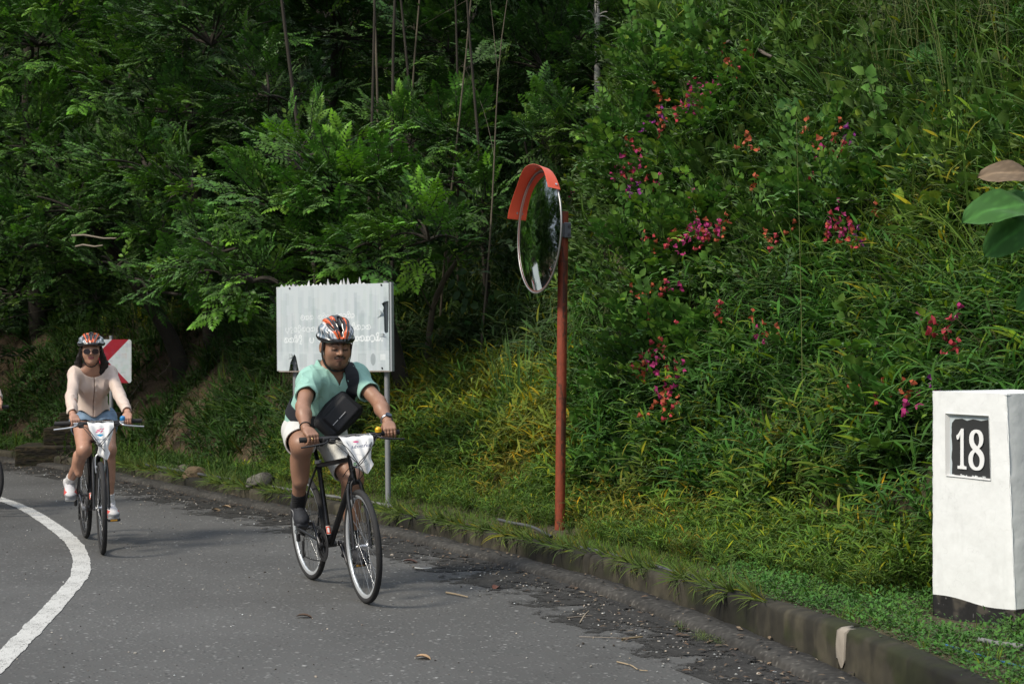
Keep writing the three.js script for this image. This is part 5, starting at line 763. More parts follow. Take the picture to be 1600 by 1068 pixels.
    const white = dataTex(512, (u, v) => { const f = tfbm(u, v, 5, 5, 131), g = tfbm(u, v, 40, 3, 135), s = tfbm(u, v * 0.25, 16, 3, 139), cr = Math.abs(tfbm(u, v, 7, 4, 151) - 0.5) < 0.004 ? 0.10 : 0; const c = 0.915 + 0.03 * (f - 0.5) + 0.025 * (g - 0.5) - 0.018 * sstep(0.6, 0.74, s) - cr * 0.35; return [c * 0.99, c, c]; }, { srgb: true });
    const wb = dataTex(256, (u, v) => { const g = tfbm(u, v, 10, 5, 145); return [g, g, g]; });
    const blackTex = dataTex(256, (u, v) => { const f = tfbm(u, v, 9, 4, 161), sp = tnoise(u * 60, v * 60, 60, 165) > 0.93 ? 0.35 : 0, dirt = sstep(0.55, 0.7, f) * 0.16; return [0.10 + dirt * 1.1 + sp, 0.10 + dirt + sp, 0.105 + dirt * 0.8 + sp]; }, { srgb: true });
    mesh(part, q.geo(), part === 'block' ? new THREE.MeshStandardMaterial({ map: white, bumpMap: wb, bumpScale: 0.004, roughness: 0.7 }) : new THREE.MeshStandardMaterial({ map: blackTex, bumpMap: wb, bumpScale: 0.01, roughness: 0.9 }), t);
  }
  // the sunk number panel: four reveals and the black field, with digits standing a little proud
  const corner = (u, v) => { const p = P(u, v, 0); return V(p[0], p[1], p[2] - 0.0); }, deep = 0.014, rv = new GB(); const cs = [[panel.u0, panel.v0], [panel.u1, panel.v0], [panel.u1, panel.v1], [panel.u0, panel.v1]].map(([u, v]) => corner(u, v));
  const inn = cs.map((p, k) => V(p.x + (k === 0 || k === 3 ? 0.012 : -0.008), p.y + (k < 2 ? 0.006 : -0.010), p.z - deep)); for (let k = 0; k < 4; k++) { const a = cs[k], c = cs[(k + 1) % 4], e = inn[(k + 1) % 4], f = inn[k]; const i = [a, c, e, f].map((p) => rv.v(p.x, p.y, p.z + 0.006 * (p === a || p === c ? 1 : 0))); rv.q(...i); }
  mesh('reveal', rv.geo(), std(0.68, 0.68, 0.67, 0.8, { side: THREE.DoubleSide }), t);
  const pb = new GB(), mk = 16; for (let j = 0; j <= mk; j++) for (let i = 0; i <= mk; i++) { const u = i / mk, v = j / mk, a = inn[0].clone().lerp(inn[1], u), c = inn[3].clone().lerp(inn[2], u), p = a.lerp(c, v); pb.v(p.x, p.y, p.z + 0.002 * (noise2(u * 6, v * 6) - 0.5), u, v); } for (let j = 0; j < mk; j++) for (let i = 0; i < mk; i++) { const a = j * (mk + 1) + i; pb.q(a, a + 1, a + mk + 2, a + mk + 1); }
  const ptx = canvasTex(256, 256, (c) => { const R2 = rng(12); c.fillStyle = '#2b2d2e'; c.fillRect(0, 0, 256, 256); for (let k = 0; k < 3200; k++) { const l = 30 + R2() * 46; c.fillStyle = `rgba(${l},${l},${l + 2},0.35)`; c.fillRect(R2() * 256, R2() * 256, 1.5, 1.5); } c.fillStyle = '#b9c4c9'; c.beginPath(); c.moveTo(0, 0); c.lineTo(0, 256); c.lineTo(9, 256); for (let k = 0; k < 12; k++) c.lineTo(8 + R2() * 8, 240 - k * 19); c.lineTo(34, 14); c.lineTo(80, 10); c.lineTo(110, 18); c.lineTo(150, 9); c.lineTo(200, 15); c.lineTo(244, 8); c.lineTo(256, 12); c.lineTo(256, 0); c.fill(); c.fillStyle = 'rgba(225,230,230,0.8)'; for (let k = 0; k < 14; k++) c.fillRect(R2() * 256, 248 + R2() * 8, 6 + R2() * 14, 6); });
  mesh('number_panel', pb.geo(), new THREE.MeshStandardMaterial({ map: ptx, roughness: 0.8 }), t);
  const font = await new FontLoader().loadAsync('fonts/droid/droid_serif_bold.typeface.json'); const pw = inn[1].x - inn[0].x, ph = inn[3].y - inn[0].y;
  let xx = inn[0].x + pw * 0.17; for (const ch of '18') { const g = new TextGeometry(ch, { font, size: 1, depth: 0.02, curveSegments: 10, bevelEnabled: false }); g.computeBoundingBox(); const bb = g.boundingBox, hh = bb.max.y - bb.min.y, ww = bb.max.x - bb.min.x, tw = pw * (ch === '1' ? 0.24 : 0.37), th = ph * 0.68; g.translate(-bb.min.x, -bb.min.y, 0).scale(tw / ww, th / hh, 0.15).translate(xx, inn[0].y + ph * 0.115, inn[0].z + 0.003); mesh('digit', g, std(0.82, 0.83, 0.83, 0.6), t); xx += tw + pw * 0.05; }
}
{ // old concrete steps climbing the bank at the far left
  const t = thing('concrete_steps', 'old mossy concrete steps at the foot of the far left bank', 'steps', pxAt(70, 728, 19.7));
  t.rotation.y = 0.12; const S = (px0, px1, y0, y1, dz) => { const k = 19.7 / F; const g = new RoundedBoxGeometry((px1 - px0) * k, (y1 - y0) * k, 0.8, 3, 0.02); const p = g.attributes.position; for (let i = 0; i < p.count; i++) { const n = 0.02 * (noise3(p.getX(i) * 9, p.getY(i) * 9 + y0, p.getZ(i) * 9) - 0.5); p.setXYZ(i, p.getX(i) + n, p.getY(i) + n, p.getZ(i) + n); } return g.translate(((px0 + px1) / 2 - 70) * k, (728 - (y0 + y1) / 2) * k, -0.4 - dz); };
  const m2 = mossMat.clone(); m2.color = lin(0.75, 0.62, 0.42);
  mesh('step', S(24, 122, 697, 731, 0.0), m2, t); mesh('step', S(61, 160, 671, 697, 0.28), m2, t); mesh('step', S(80, 178, 648, 671, 0.56), m2, t);
}
function rockGeo(r, seed, sq = 0.75) { const g = new THREE.IcosahedronGeometry(1, 4), p = g.attributes.position, v = V(0, 0, 0), R = rng(seed), pl = []; for (let k = 0; k < 9; k++) pl.push([V(R() - 0.5, R() - 0.4, R() - 0.5).normalize(), 0.55 + 0.3 * R()]); for (let i = 0; i < p.count; i++) { v.fromBufferAttribute(p, i); for (const [n, d] of pl) { const e = v.dot(n) - d; if (e > 0) v.addScaledVector(n, -e * 0.92); } const s = 1 + 0.12 * (noise3(v.x * 4 + seed, v.y * 4, v.z * 4) - 0.5); p.setXYZ(i, v.x * r[0] * s, v.y * r[1] * s * sq / 0.75, v.z * r[2] * s); } g.computeVertexNormals(); return g; }
const rockMat = new THREE.MeshStandardMaterial({ map: dataTex(256, (u, v) => { const f = tfbm(u, v, 6, 5, 171), g = tfbm(u, v, 40, 2, 175); const c = 0.32 + 0.3 * (f - 0.5) + 0.15 * (g - 0.5); return [c * 1.02, c, c * 0.93]; }, { srgb: true }), roughness: 0.9 });
{ const p = castTerrain(407, 768, 13); const t = mesh('rock', rockGeo([0.145, 0.125, 0.12], 5), rockMat); t.position.copy(p).add(V(0, 0.06, 0)); t.rotation.y = 0.4; tag(t, 'angular grey rock on the verge left of the man in mint', 'rock'); }
{ const p = castTerrain(304, 748, 14); const t = mesh('rock', rockGeo([0.14, 0.10, 0.12], 8), std(0.12, 0.085, 0.05, 0.95)); t.position.copy(p).add(V(0, 0.03, 0)); tag(t, 'low brown stone half sunk in the verge behind the kerb', 'rock'); }
{ const p = castTerrain(288, 738, 14); const t = mesh('rock', rockGeo([0.10, 0.08, 0.09], 11), std(0.10, 0.095, 0.07, 0.95)); t.position.copy(p).add(V(0, 0.03, 0)); tag(t, 'small mossy stone beside the low brown stone', 'rock'); }
function hose(px, r, mat, label, cat, lift = 0.03) { const q = px.map(([x, y]) => castTerrain(x, y, 6.2)).filter(Boolean).map((p) => [p.x, p.y + lift, p.z]); const t = mesh(cat === 'cord' ? 'cord' : 'pipe', curveTube(q, r, 60, 8), mat); tag(t, label, cat); }
const hoseMat = std(0.07, 0.075, 0.08, 0.6), paleHose = std(0.17, 0.175, 0.17, 0.7);
hose([[778, 822], [800, 827], [828, 834], [862, 850]], 0.012, hoseMat, 'short grey pipe end in the grass at the foot of the mirror pole', 'pipe', 0.05);
hose([[905, 868], [950, 874], [1000, 886], [1060, 902], [1110, 918]], 0.014, hoseMat, 'dark pipe along the kerb top right of the mirror pole', 'pipe', 0.015);
hose([[228, 742], [262, 750], [300, 757], [340, 763], [366, 768]], 0.016, hoseMat, 'black pipe sagging over the kerb between the two cyclists', 'pipe', 0.05);
hose([[426, 779], [500, 786], [560, 796], [618, 806]], 0.013, paleHose, 'pale pipe on the kerb behind the bicycle of the man', 'pipe', 0.05);
hose([[1478, 1014], [1520, 1026], [1560, 1036], [1620, 1052]], 0.0045, std(0.04, 0.15, 0.34, 0.5), 'thin blue cord on the verge before the milestone', 'cord', 0.012);
hose([[1530, 1010], [1560, 1016], [1600, 1024]], 0.012, paleHose, 'short pale pipe on the ground at the foot of the milestone', 'pipe', 0.03);
// ---------------------------------------------------------------- vegetation: leaf kits
const RV = rng(2024), rnd = (a, b) => a + (b - a) * RV();
const leafM = leafMat({ specularIntensity: 0.5 }), grassM = leafMat({ clearcoat: 0, transmission: 0.36, specularIntensity: 0.3 }), glossM = leafMat({ clearcoat: 0.26, clearcoatRoughness: 0.34, specularIntensity: 0.5, transmission: 0.24 }), twigM = new THREE.MeshStandardMaterial({ vertexColors: true, roughness: 0.95 });
const barkTex = dataTex(256, (u, v) => { const f = tfbm(u, v, 6, 5, 201), g = tfbm(u * 3, v, 9, 4, 205); const c = 0.75 + 0.6 * (f - 0.5) + 0.4 * (g - 0.5); return [c, c, c]; });
const bark = (r, g, b) => new THREE.MeshStandardMaterial({ color: lin(r, g, b), map: barkTex, bumpMap: barkTex, bumpScale: 0.01, roughness: 1 });
const unit = () => { const z = rnd(-1, 1), a = rnd(0, 6.2832), r = Math.sqrt(1 - z * z); return V(r * Math.cos(a), z, r * Math.sin(a)); };
const vary = (r, g, b, k = 0.25) => { const m = 1 + rnd(-k, k), y = rnd(-0.12, 0.12); return lin(r * m * (1 + y), g * m, b * m * (1 - y)); };
// a pinnate leaf added to builder b
function frond(b, base, dir, up, len, pairs, ll, lw, droop, col) {
  const d = dir.clone().normalize(), P = base.clone(), s = new THREE.Vector3().crossVectors(d, up).normalize(), pts = [P.clone()];
  for (let k = 1; k <= pairs; k++) {
    P.addScaledVector(d, len / pairs); d.y -= droop / pairs; d.normalize(); s.crossVectors(d, up).normalize(); pts.push(P.clone());
    const f = k / pairs, L = ll * (0.65 + 0.5 * Math.sin(Math.PI * Math.min(1, f * 0.9 + 0.08)));
    for (const q of [-1, 1]) { const c = rnd(0.8, 1.2); b.col = [col[0] * c, col[1] * c, col[2] * c]; const ld = s.clone().multiplyScalar(q).addScaledVector(d, 0.42 + 0.3 * f); ld.y -= 0.16 + 0.2 * RV(); b.leaf(P, ld, d, L, lw, { segs: 2, fold: 0, shape: 'lance', droop: 0.3 }); }
  }
  b.col = [col[0] * 1.1, col[1] * 1.2, col[2]]; b.leaf(P, d, s, ll * 1.05, lw, { segs: 2, fold: 0, shape: 'lance' });
  b.col = [0.09, 0.10, 0.045]; b.tube([pts[0], pts[pts.length >> 1], pts[pts.length - 1]], 0.0022, 0.0012, 3);
}
function pinnateSpray(n, flen, pairs, ll, lw, droop) { // a branchlet with its fronds, along +z
  const b = new GB(), L = 0.34; b.col = [0.08, 0.07, 0.05]; b.tube([V(0, 0, 0), V(0, 0.02, L * 0.5), V(0, 0, L)], 0.006, 0.003, 4);
  for (let k = 0; k < n; k++) { const t = 0.2 + 0.8 * k / (n - 1), a = k * 2.4 + rnd(-0.4, 0.4), out = V(Math.cos(a), 0.35 + 0.5 * Math.abs(Math.sin(a)), 0.55 + 0.7 * t).normalize(), g = rnd(0.8, 1.25), young = t > 0.9 ? 1.35 : 1; frond(b, V(0, 0.01, L * t), out, V(0, 1, 0), flen * rnd(0.8, 1.15) * (1.1 - 0.3 * t), pairs, ll, lw, droop * rnd(0.7, 1.3), [0.9 * g * young, 1.0 * g * young, 0.8 * g]); }
  return b.geo();
}
function sprig(n, len, ll, lw, shape, o = {}) { // a twig with simple leaves, along +z
  const b = new GB(); b.col = o.stem ?? [0.09, 0.075, 0.05]; const bend = o.bend ?? 0.1; b.tube([V(0, 0, 0), V(0, bend * len * 0.6, len * 0.5), V(0, bend * len * 0.3, len)], o.sr ?? 0.0035, 0.0015, 3);
  for (let k = 0; k < n; k++) { const t = (k + 0.6) / n, a = k * 2.4 + rnd(-0.3, 0.3), c = rnd(0.78, 1.28) * (t > 0.85 ? 1.25 : 1); b.col = [c * (t > 0.85 ? 1.2 : 1), c, c * 0.9]; const out = V(Math.cos(a), 0.25 + 0.45 * RV(), 0.3 + 0.5 * t + rnd(-0.2, 0.2)), s = new THREE.Vector3().crossVectors(out, V(0, 1, 0)); if (s.lengthSq() < 0.01) s.set(1, 0, 0); b.leaf(V(0, bend * len * 0.5 * Math.sin(Math.PI * t), len * t).addScaledVector(out, ll * 0.12), out, s, ll * rnd(0.7, 1.15), lw * rnd(0.8, 1.1), { segs: o.segs ?? 3, fold: o.fold ?? 0.25, shape, droop: o.droop ?? 0.7 }); }
  return b.geo();
}
function tuft(n, h0, h1, w, droop, spread, o = {}) { // grass blades from one foot
  const b = new GB(); for (let k = 0; k < n; k++) { const a = rnd(0, 6.2832), r = rnd(0, o.foot ?? 0.03), d = V(Math.cos(a) * spread * rnd(0.3, 1.2), 1, Math.sin(a) * spread * rnd(0.3, 1.2)), c = rnd(0.7, 1.3), yl = RV() < (o.yellow ?? 0.06); b.col = yl ? [c * 2.0, c * 1.3, c * 0.6] : [c, c, c]; b.leaf(V(Math.cos(a) * r, 0, Math.sin(a) * r), d, V(-Math.sin(a), 0, Math.cos(a)), rnd(h0, h1), w * rnd(0.7, 1.2), { segs: o.segs ?? 4, fold: 0, shape: 'blade', droop: droop * rnd(0.5, 1.3) }); }
  return b.geo();
}
function caneGrass(n, h, o = {}) { // leafy stems: short lance leaves all along, drooping
  const b = new GB(); for (let k = 0; k < n; k++) { const a = rnd(0, 6.2832), hh = h * rnd(0.6, 1.2), lean = rnd(0.2, 0.8), P0 = V(rnd(-0.05, 0.05), 0, rnd(-0.05, 0.05)), P1 = P0.clone().add(V(Math.cos(a) * lean * hh * 0.35, hh * 0.6, Math.sin(a) * lean * hh * 0.35)), P2 = P1.clone().add(V(Math.cos(a) * lean * hh * 0.5, hh * 0.28, Math.sin(a) * lean * hh * 0.5)); b.col = [0.9, 0.8, 0.7]; b.tube([P0, P1, P2], 0.002, 0.001, 3); const m = 8; for (let j = 0; j < m; j++) { const t = 0.2 + 0.8 * j / (m - 1), q = t < 0.6 ? P0.clone().lerp(P1, t / 0.6) : P1.clone().lerp(P2, (t - 0.6) / 0.4), la = a + j * 2.6 + rnd(-0.5, 0.5), c = rnd(0.7, 1.3), yl = RV() < (o.yellow ?? 0.08); b.col = yl ? [c * 2.6, c * 1.5, c * 0.5] : [c, c, c * 0.95]; b.leaf(q, V(Math.cos(la), rnd(0.35, 1.15), Math.sin(la)), V(-Math.sin(la), 0.1, Math.cos(la)), rnd(0.11, 0.21), rnd(0.013, 0.022), { segs: 3, fold: 0, shape: 'lance', droop: rnd(0.2, 1.3) }); } }
  return b.geo();
}
function weed(n, r, ll, lw, shape = 'oval') { const b = new GB(); for (let k = 0; k < n; k++) { const a = rnd(0, 6.2832), q = r * Math.sqrt(RV()), h = rnd(0.01, 0.07), c = rnd(0.75, 1.3); b.col = [c, c, c]; const out = V(Math.cos(a + rnd(-1, 1)), rnd(0.1, 0.9), Math.sin(a + rnd(-1, 1))); b.leaf(V(Math.cos(a) * q, h, Math.sin(a) * q), out, V(-out.z, 0, out.x), ll * rnd(0.6, 1.2), lw * rnd(0.7, 1.1), { segs: 2, fold: 0.2, shape, droop: 0.6 }); } return b.geo(); }
const kit = (n, f) => Array.from({ length: n }, f);
const K = {
  pinn: kit(5, () => pinnateSpray(8, 0.18, 5, 0.056, 0.030, 0.8)), fine: kit(4, () => pinnateSpray(8, 0.26, 13, 0.030, 0.009, 0.6)), boug: kit(5, () => sprig(13, 0.32, 0.080, 0.058, 'heart', { droop: 0.9 })), small: kit(5, () => sprig(15, 0.24, 0.048, 0.030, 'oval', { droop: 0.5 })), broad: kit(4, () => sprig(9, 0.36, 0.125, 0.062, 'oval', { droop: 0.9, sr: 0.005 })), heart: kit(4, () => sprig(9, 0.34, 0.095, 0.080, 'heart', { droop: 1.0, sr: 0.002, stem: [0.12, 0.16, 0.06] })),
  grass: kit(6, () => tuft(9, 0.10, 0.23, 0.0145, 1.2, 0.75, { yellow: 0.10 })), yellow: kit(4, () => tuft(9, 0.09, 0.21, 0.013, 1.3, 0.85, { yellow: 0.5 })), tall: kit(4, () => tuft(16, 0.45, 0.95, 0.017, 1.5, 0.5, { segs: 6, yellow: 0.03 })), cane: kit(5, () => caneGrass(4, 0.40)), caneY: kit(3, () => caneGrass(4, 0.36, { yellow: 0.32 })), weed: kit(4, () => weed(22, 0.09, 0.032, 0.018)), clover: kit(3, () => weed(26, 0.10, 0.018, 0.014)), frondlet: kit(4, () => { const b = new GB(); frond(b, V(0, 0, 0), V(0, 0.5, 1), V(0, 1, 0), 0.32, 9, 0.055, 0.021, 0.8, [1, 1, 0.85]); return b.geo(); }),
};
const pxOf = (p) => { const d = -p.z; return d < 0.5 ? [-9e3, 0] : [W2 + p.x / d * F, H2 - (p.y - CAM_H) / d * F]; };
const inView = (p, m = 120) => { const [x, y] = pxOf(p); return x > -m && x < 1600 + m && y > -m && y < 1068 + m; };
class Scatter { constructor() { this.l = {}; } add(k, i, m, c) { ((this.l[k] ??= [])[i] ??= []).push({ m, c }); } emit(names, parent, mats) { for (const k in this.l) this.l[k].forEach((list, i) => { if (list) { const o = instanced(names[k] ?? 'foliage', K[k][i], mats[k] ?? leafM, list, parent); o.userData.kind = 'stuff'; } }); } }
const slopeN = (x, d) => { const e = 0.12; return V(heightAt(x - e, d) - heightAt(x + e, d), 2 * e, -(heightAt(x, d - e) - heightAt(x, d + e))).normalize(); };
function onGround(p, n, s, tilt = 0.5, rand = 0.35) { const u = V(0, 1, 0).lerp(n, tilt).normalize().add(V(rnd(-rand, rand), 0, rnd(-rand, rand))).normalize(); return new THREE.Matrix4().compose(p, new THREE.Quaternion().setFromUnitVectors(V(0, 1, 0), u).multiply(new THREE.Quaternion().setFromAxisAngle(V(0, 1, 0), rnd(0, 6.2832))), V(s, s * rnd(0.85, 1.2), s)); }
const along = (p, dir, s, roll = true) => { const z = dir.clone().normalize(), up = roll ? V(rnd(-0.5, 0.5), 1, rnd(-0.5, 0.5)) : V(0, 1, 0), x = new THREE.Vector3().crossVectors(up, z).normalize(), y = new THREE.Vector3().crossVectors(z, x); return new THREE.Matrix4().makeBasis(x, y, z).scale(V(s, s, s)).setPosition(p); };
// ---------------------------------------------------------------- ground cover on verge and bank (nobody could count it)
const isClear = (x, d, tall) => { if (tall && (x - 2.15) ** 2 + (d - 7.2) ** 2 < 0.9) return true; // bare spots: feet of the milestone, rock, steps
  const q = (cx, cd, r) => (x - cx) ** 2 + (d - cd) ** 2 < r * r; return q(2.45, 7.65, 0.36) || q(2.62, 7.75, 0.36) || q(2.14, 7.42, 0.24);
};
{
  const verge = new Scatter(), bank = new Scatter(), under = new Scatter(), put = (S, k, p, n, s, c, tilt = 0.5) => S.add(k, Math.floor(RV() * K[k].length), onGround(p, n, s, tilt), c);
  const i0 = idxAtDepth(1.2), i1 = idxAtDepth(24.6);
  const G = [0.098, 0.190, 0.024], Y = [0.20, 0.21, 0.03], D = [0.036, 0.100, 0.014];
  for (let i = i0; i < i1; i += 0.36) { // about 4 cm steps along the edge
    const s = edgeAt(i, 0, 0).z * -1, near = s < 12 ? 1 : s < 16 ? 0.7 : 0.42;
    for (let t = 0.30; t < 9.5; ) {
      const dt = 0.036 / near * (t > 3 ? 1.5 : 1) * (t > 6 ? 1.5 : 1); t += dt * rnd(0.6, 1.4);
      const e = edgeAt(i + rnd(-0.3, 0.3), t, 0), x = e.x, d = -e.z; if (Math.abs(x) > 0.62 * d + 1.6) continue;
      const y = t < 0.42 ? kerbH(s) - 0.02 : heightST(s, t, x, d), p = V(x, y - 0.01, -d); if (!inView(p, 900) || isClear(x, d)) continue; if (!inView(p, 90) && RV() > 0.42) continue;
      const n = t < 1 ? V(0, 1, 0) : slopeN(x, d), pn = fbm2(x * 1.3 + 5, d * 1.3 + 50, 3), pn2 = fbm2(x * 0.9 + 70, d * 0.9, 3), left = sstep(15.2, 16.6, s) * (1 - rightness(s, t)), right = rightness(s, t), [px, py] = pxOf(p);
      const mound = sstep(560, 640, px) * (1 - sstep(860, 960, px)) * sstep(560, 640, py);
      if ((t < 0.72 && s < 10.2 && px > 1130) || isClear(x, d, true)) { // small weeds behind the near kerb
        if (pn > 0.60 && RV() < 0.7) continue; if (RV() < 0.55) put(verge, RV() < 0.5 ? 'weed' : 'clover', p, n, rnd(0.6, 1.1), vary(0.06, 0.17, 0.022)); else if (RV() < 0.25) put(verge, 'grass', p, n, rnd(0.3, 0.6), vary(...G)); continue;
      }
      if (left > RV()) { // far left: eroded bank, patches of weeds
        if (t > 0.9 && t < 2.2 && pn < 0.50) { if (RV() < 0.16) put(bank, 'grass', p, n, rnd(0.7, 1.5), vary(0.05, 0.075, 0.02)); continue; }
        const r = RV(); if (t < 0.9) put(verge, r < 0.35 ? 'weed' : r < 0.7 ? 'grass' : 'clover', p, n, rnd(0.7, 1.4), vary(0.06, 0.13, 0.02)); else if (r < 0.42) put(bank, 'grass', p, n, rnd(1.2, 2.4), vary(0.042, 0.10, 0.016)); else if (r < 0.55) put(bank, 'weed', p, n, rnd(1.2, 2.4), vary(...D)); else if (r < 0.62) put(under, 'small', p.addScaledVector(n, 0.08), n, rnd(0.8, 1.4), vary(...D)); continue;
      }
      const r = RV();
      if (t < 1.25) { const low = lerp(0.42, 0.8, sstep(0.7, 1.3, t)); // verge grass, yellowing in patches
        if (Math.hypot(x - 0.35, d - 11.5) < 0.22) continue;
        const yel = sstep(0.48, 0.6, pn); put(verge, r < 0.32 * yel ? 'yellow' : t > 0.55 && r < 0.55 ? (RV() < 0.3 * yel ? 'caneY' : 'cane') : r < 0.80 ? 'grass' : r < 0.9 ? 'weed' : 'clover', p, n, rnd(0.7, 1.2) * low, yel > 0.5 && RV() < 0.45 ? vary(...Y) : vary(...G));
      } else if (mound > 0.3 && right + mound > 0.5) { // bright grass mound left of the mirror
        put(bank, r < 0.16 ? 'caneY' : r < 0.5 ? 'cane' : r < 0.62 ? 'yellow' : 'grass', p, n, rnd(0.6, 1.1), r < 0.62 && pn > 0.45 ? vary(0.145, 0.20, 0.024) : vary(0.088, 0.18, 0.024), 0.3);
      } else if (right > 0.5) { // leafy cane grass on the right slope
        const bushy = (px > 880 && px < 1420 && py < 470 - 60 * sstep(1150, 1400, px)) || (px > 950 && px < 1110 && py < 645) || (px > 1350 && py < 330 && RV() < 0.5);
        if (bushy) { const r3 = RV(); if (r3 < 0.46) continue; if (r3 < 0.68) under.add('small', Math.floor(RV() * 4), along(p.addScaledVector(n, 0.08), n.clone().add(unit().multiplyScalar(0.8)), rnd(0.9, 1.5)), vary(0.05, 0.12, 0.016)); else if (r3 < 0.78) under.add('heart', Math.floor(RV() * 4), along(p.addScaledVector(n, 0.10), n.clone().add(unit().multiplyScalar(0.8)), rnd(0.7, 1.2)), vary(0.055, 0.13, 0.016)); else if (r3 < 0.86) put(bank, 'grass', p, n, rnd(0.9, 1.7), vary(0.06, 0.155, 0.02), 0.2); else if (px > 1280 || RV() < 0.25) put(bank, 'tall', p, n, rnd(0.4, 0.9), vary(0.13, 0.225, 0.032), 0.1); continue; }
        const hole = fbm2(x * 2.1 + 11, (d + y) * 2.1, 3); if (RV() < 0.34 + (hole < 0.45 ? 0.6 : 0)) continue; const rb = RV(), leafy = fbm2(x * 1.7 + 90, (d + y) * 1.7, 2); if (rb < 0.05 + (leafy > 0.56 ? 0.22 : 0)) { const kk = RV() < 0.6 ? 'boug' : RV() < 0.5 ? 'small' : 'heart'; under.add(kk, Math.floor(RV() * 4), along(p.addScaledVector(n, 0.10), n.clone().add(unit().multiplyScalar(0.8)).add(V(0, 0.3, 0)), rnd(0.7, 1.2)), vary(0.062, 0.16, 0.02)); continue; } if (rb > 0.975) { put(bank, 'tall', p, n, rnd(0.35, 0.7), vary(0.20, 0.165, 0.075), 0.2); continue; } if (t > 2.0 && px > 1180 && RV() < 0.16) { put(bank, 'tall', p, n, rnd(0.6, 1.15), vary(0.13, 0.225, 0.034), 0.1); continue; } const yel = sstep(0.50, 0.62, pn2); put(bank, r < 0.12 * yel + 0.02 ? 'caneY' : r < 0.80 ? 'cane' : r < 0.93 ? 'grass' : 'weed', p, n, rnd(0.75, 1.25), yel > 0.4 && RV() < 0.5 ? vary(0.10, 0.165, 0.018) : vary(0.050, 0.142, 0.018), 0.35);
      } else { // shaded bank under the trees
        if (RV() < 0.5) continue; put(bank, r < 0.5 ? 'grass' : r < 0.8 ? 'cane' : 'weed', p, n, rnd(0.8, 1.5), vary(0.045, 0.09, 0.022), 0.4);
      }
    }
  }
  // undergrowth farther up the hillside
  for (let k = 0; k < 40000; k++) { const d = rnd(5, 31), x = rnd(-0.58, 0.62) * d, e = nearEdge(x, d); if (e.t < 2.6) continue; const p = V(x, heightAt(x, d), -d); if (!inView(p, 900) || (d < 11 && inView(p, 0))) continue; const n = slopeN(x, d), r = RV(), k2 = r < 0.28 ? 'small' : r < 0.42 ? 'broad' : r < 0.62 ? 'cane' : r < 0.80 ? 'frondlet' : r < 0.88 ? 'tall' : 'heart'; if (rightness(e.s, e.t) > 0.5 && (k2 === 'frondlet' || k2 === 'broad') && RV() < 0.6) continue; under.add(k2, Math.floor(RV() * K[k2].length), k2 === 'cane' || k2 === 'tall' ? onGround(p, n, rnd(0.8, 1.4), 0.3) : along(p.addScaledVector(n, 0.06), n.clone().add(unit().multiplyScalar(0.9)), rnd(0.9, 1.6)), rightness(e.s, e.t) > 0.5 ? vary(0.06, 0.13, 0.018) : vary(0.034, 0.085, 0.013)); }
  const V1 = { grass: 'grass', yellow: 'grass', cane: 'grass', caneY: 'grass', weed: 'ground_weeds', clover: 'ground_weeds', small: 'undergrowth', broad: 'undergrowth', frondlet: 'undergrowth', tall: 'undergrowth', heart: 'undergrowth', boug: 'undergrowth' };
  const mats = { grass: grassM, yellow: grassM, cane: grassM, caneY: grassM, tall: grassM };
  const group = (name, S, label, cat) => { const g = new THREE.Group(); g.name = numbered(name); tag(g, label, cat, null, 'stuff'); scene.add(g); S.emit(V1, g, mats); };
  group('verge_grass', verge, 'short grass and small weeds on the verge along the kerb', 'grass'); group('bank_grass', bank, 'leafy green and yellowing grass covering the bank', 'grass'); group('undergrowth', under, 'dark mixed undergrowth covering the upper hillside', 'undergrowth');
}
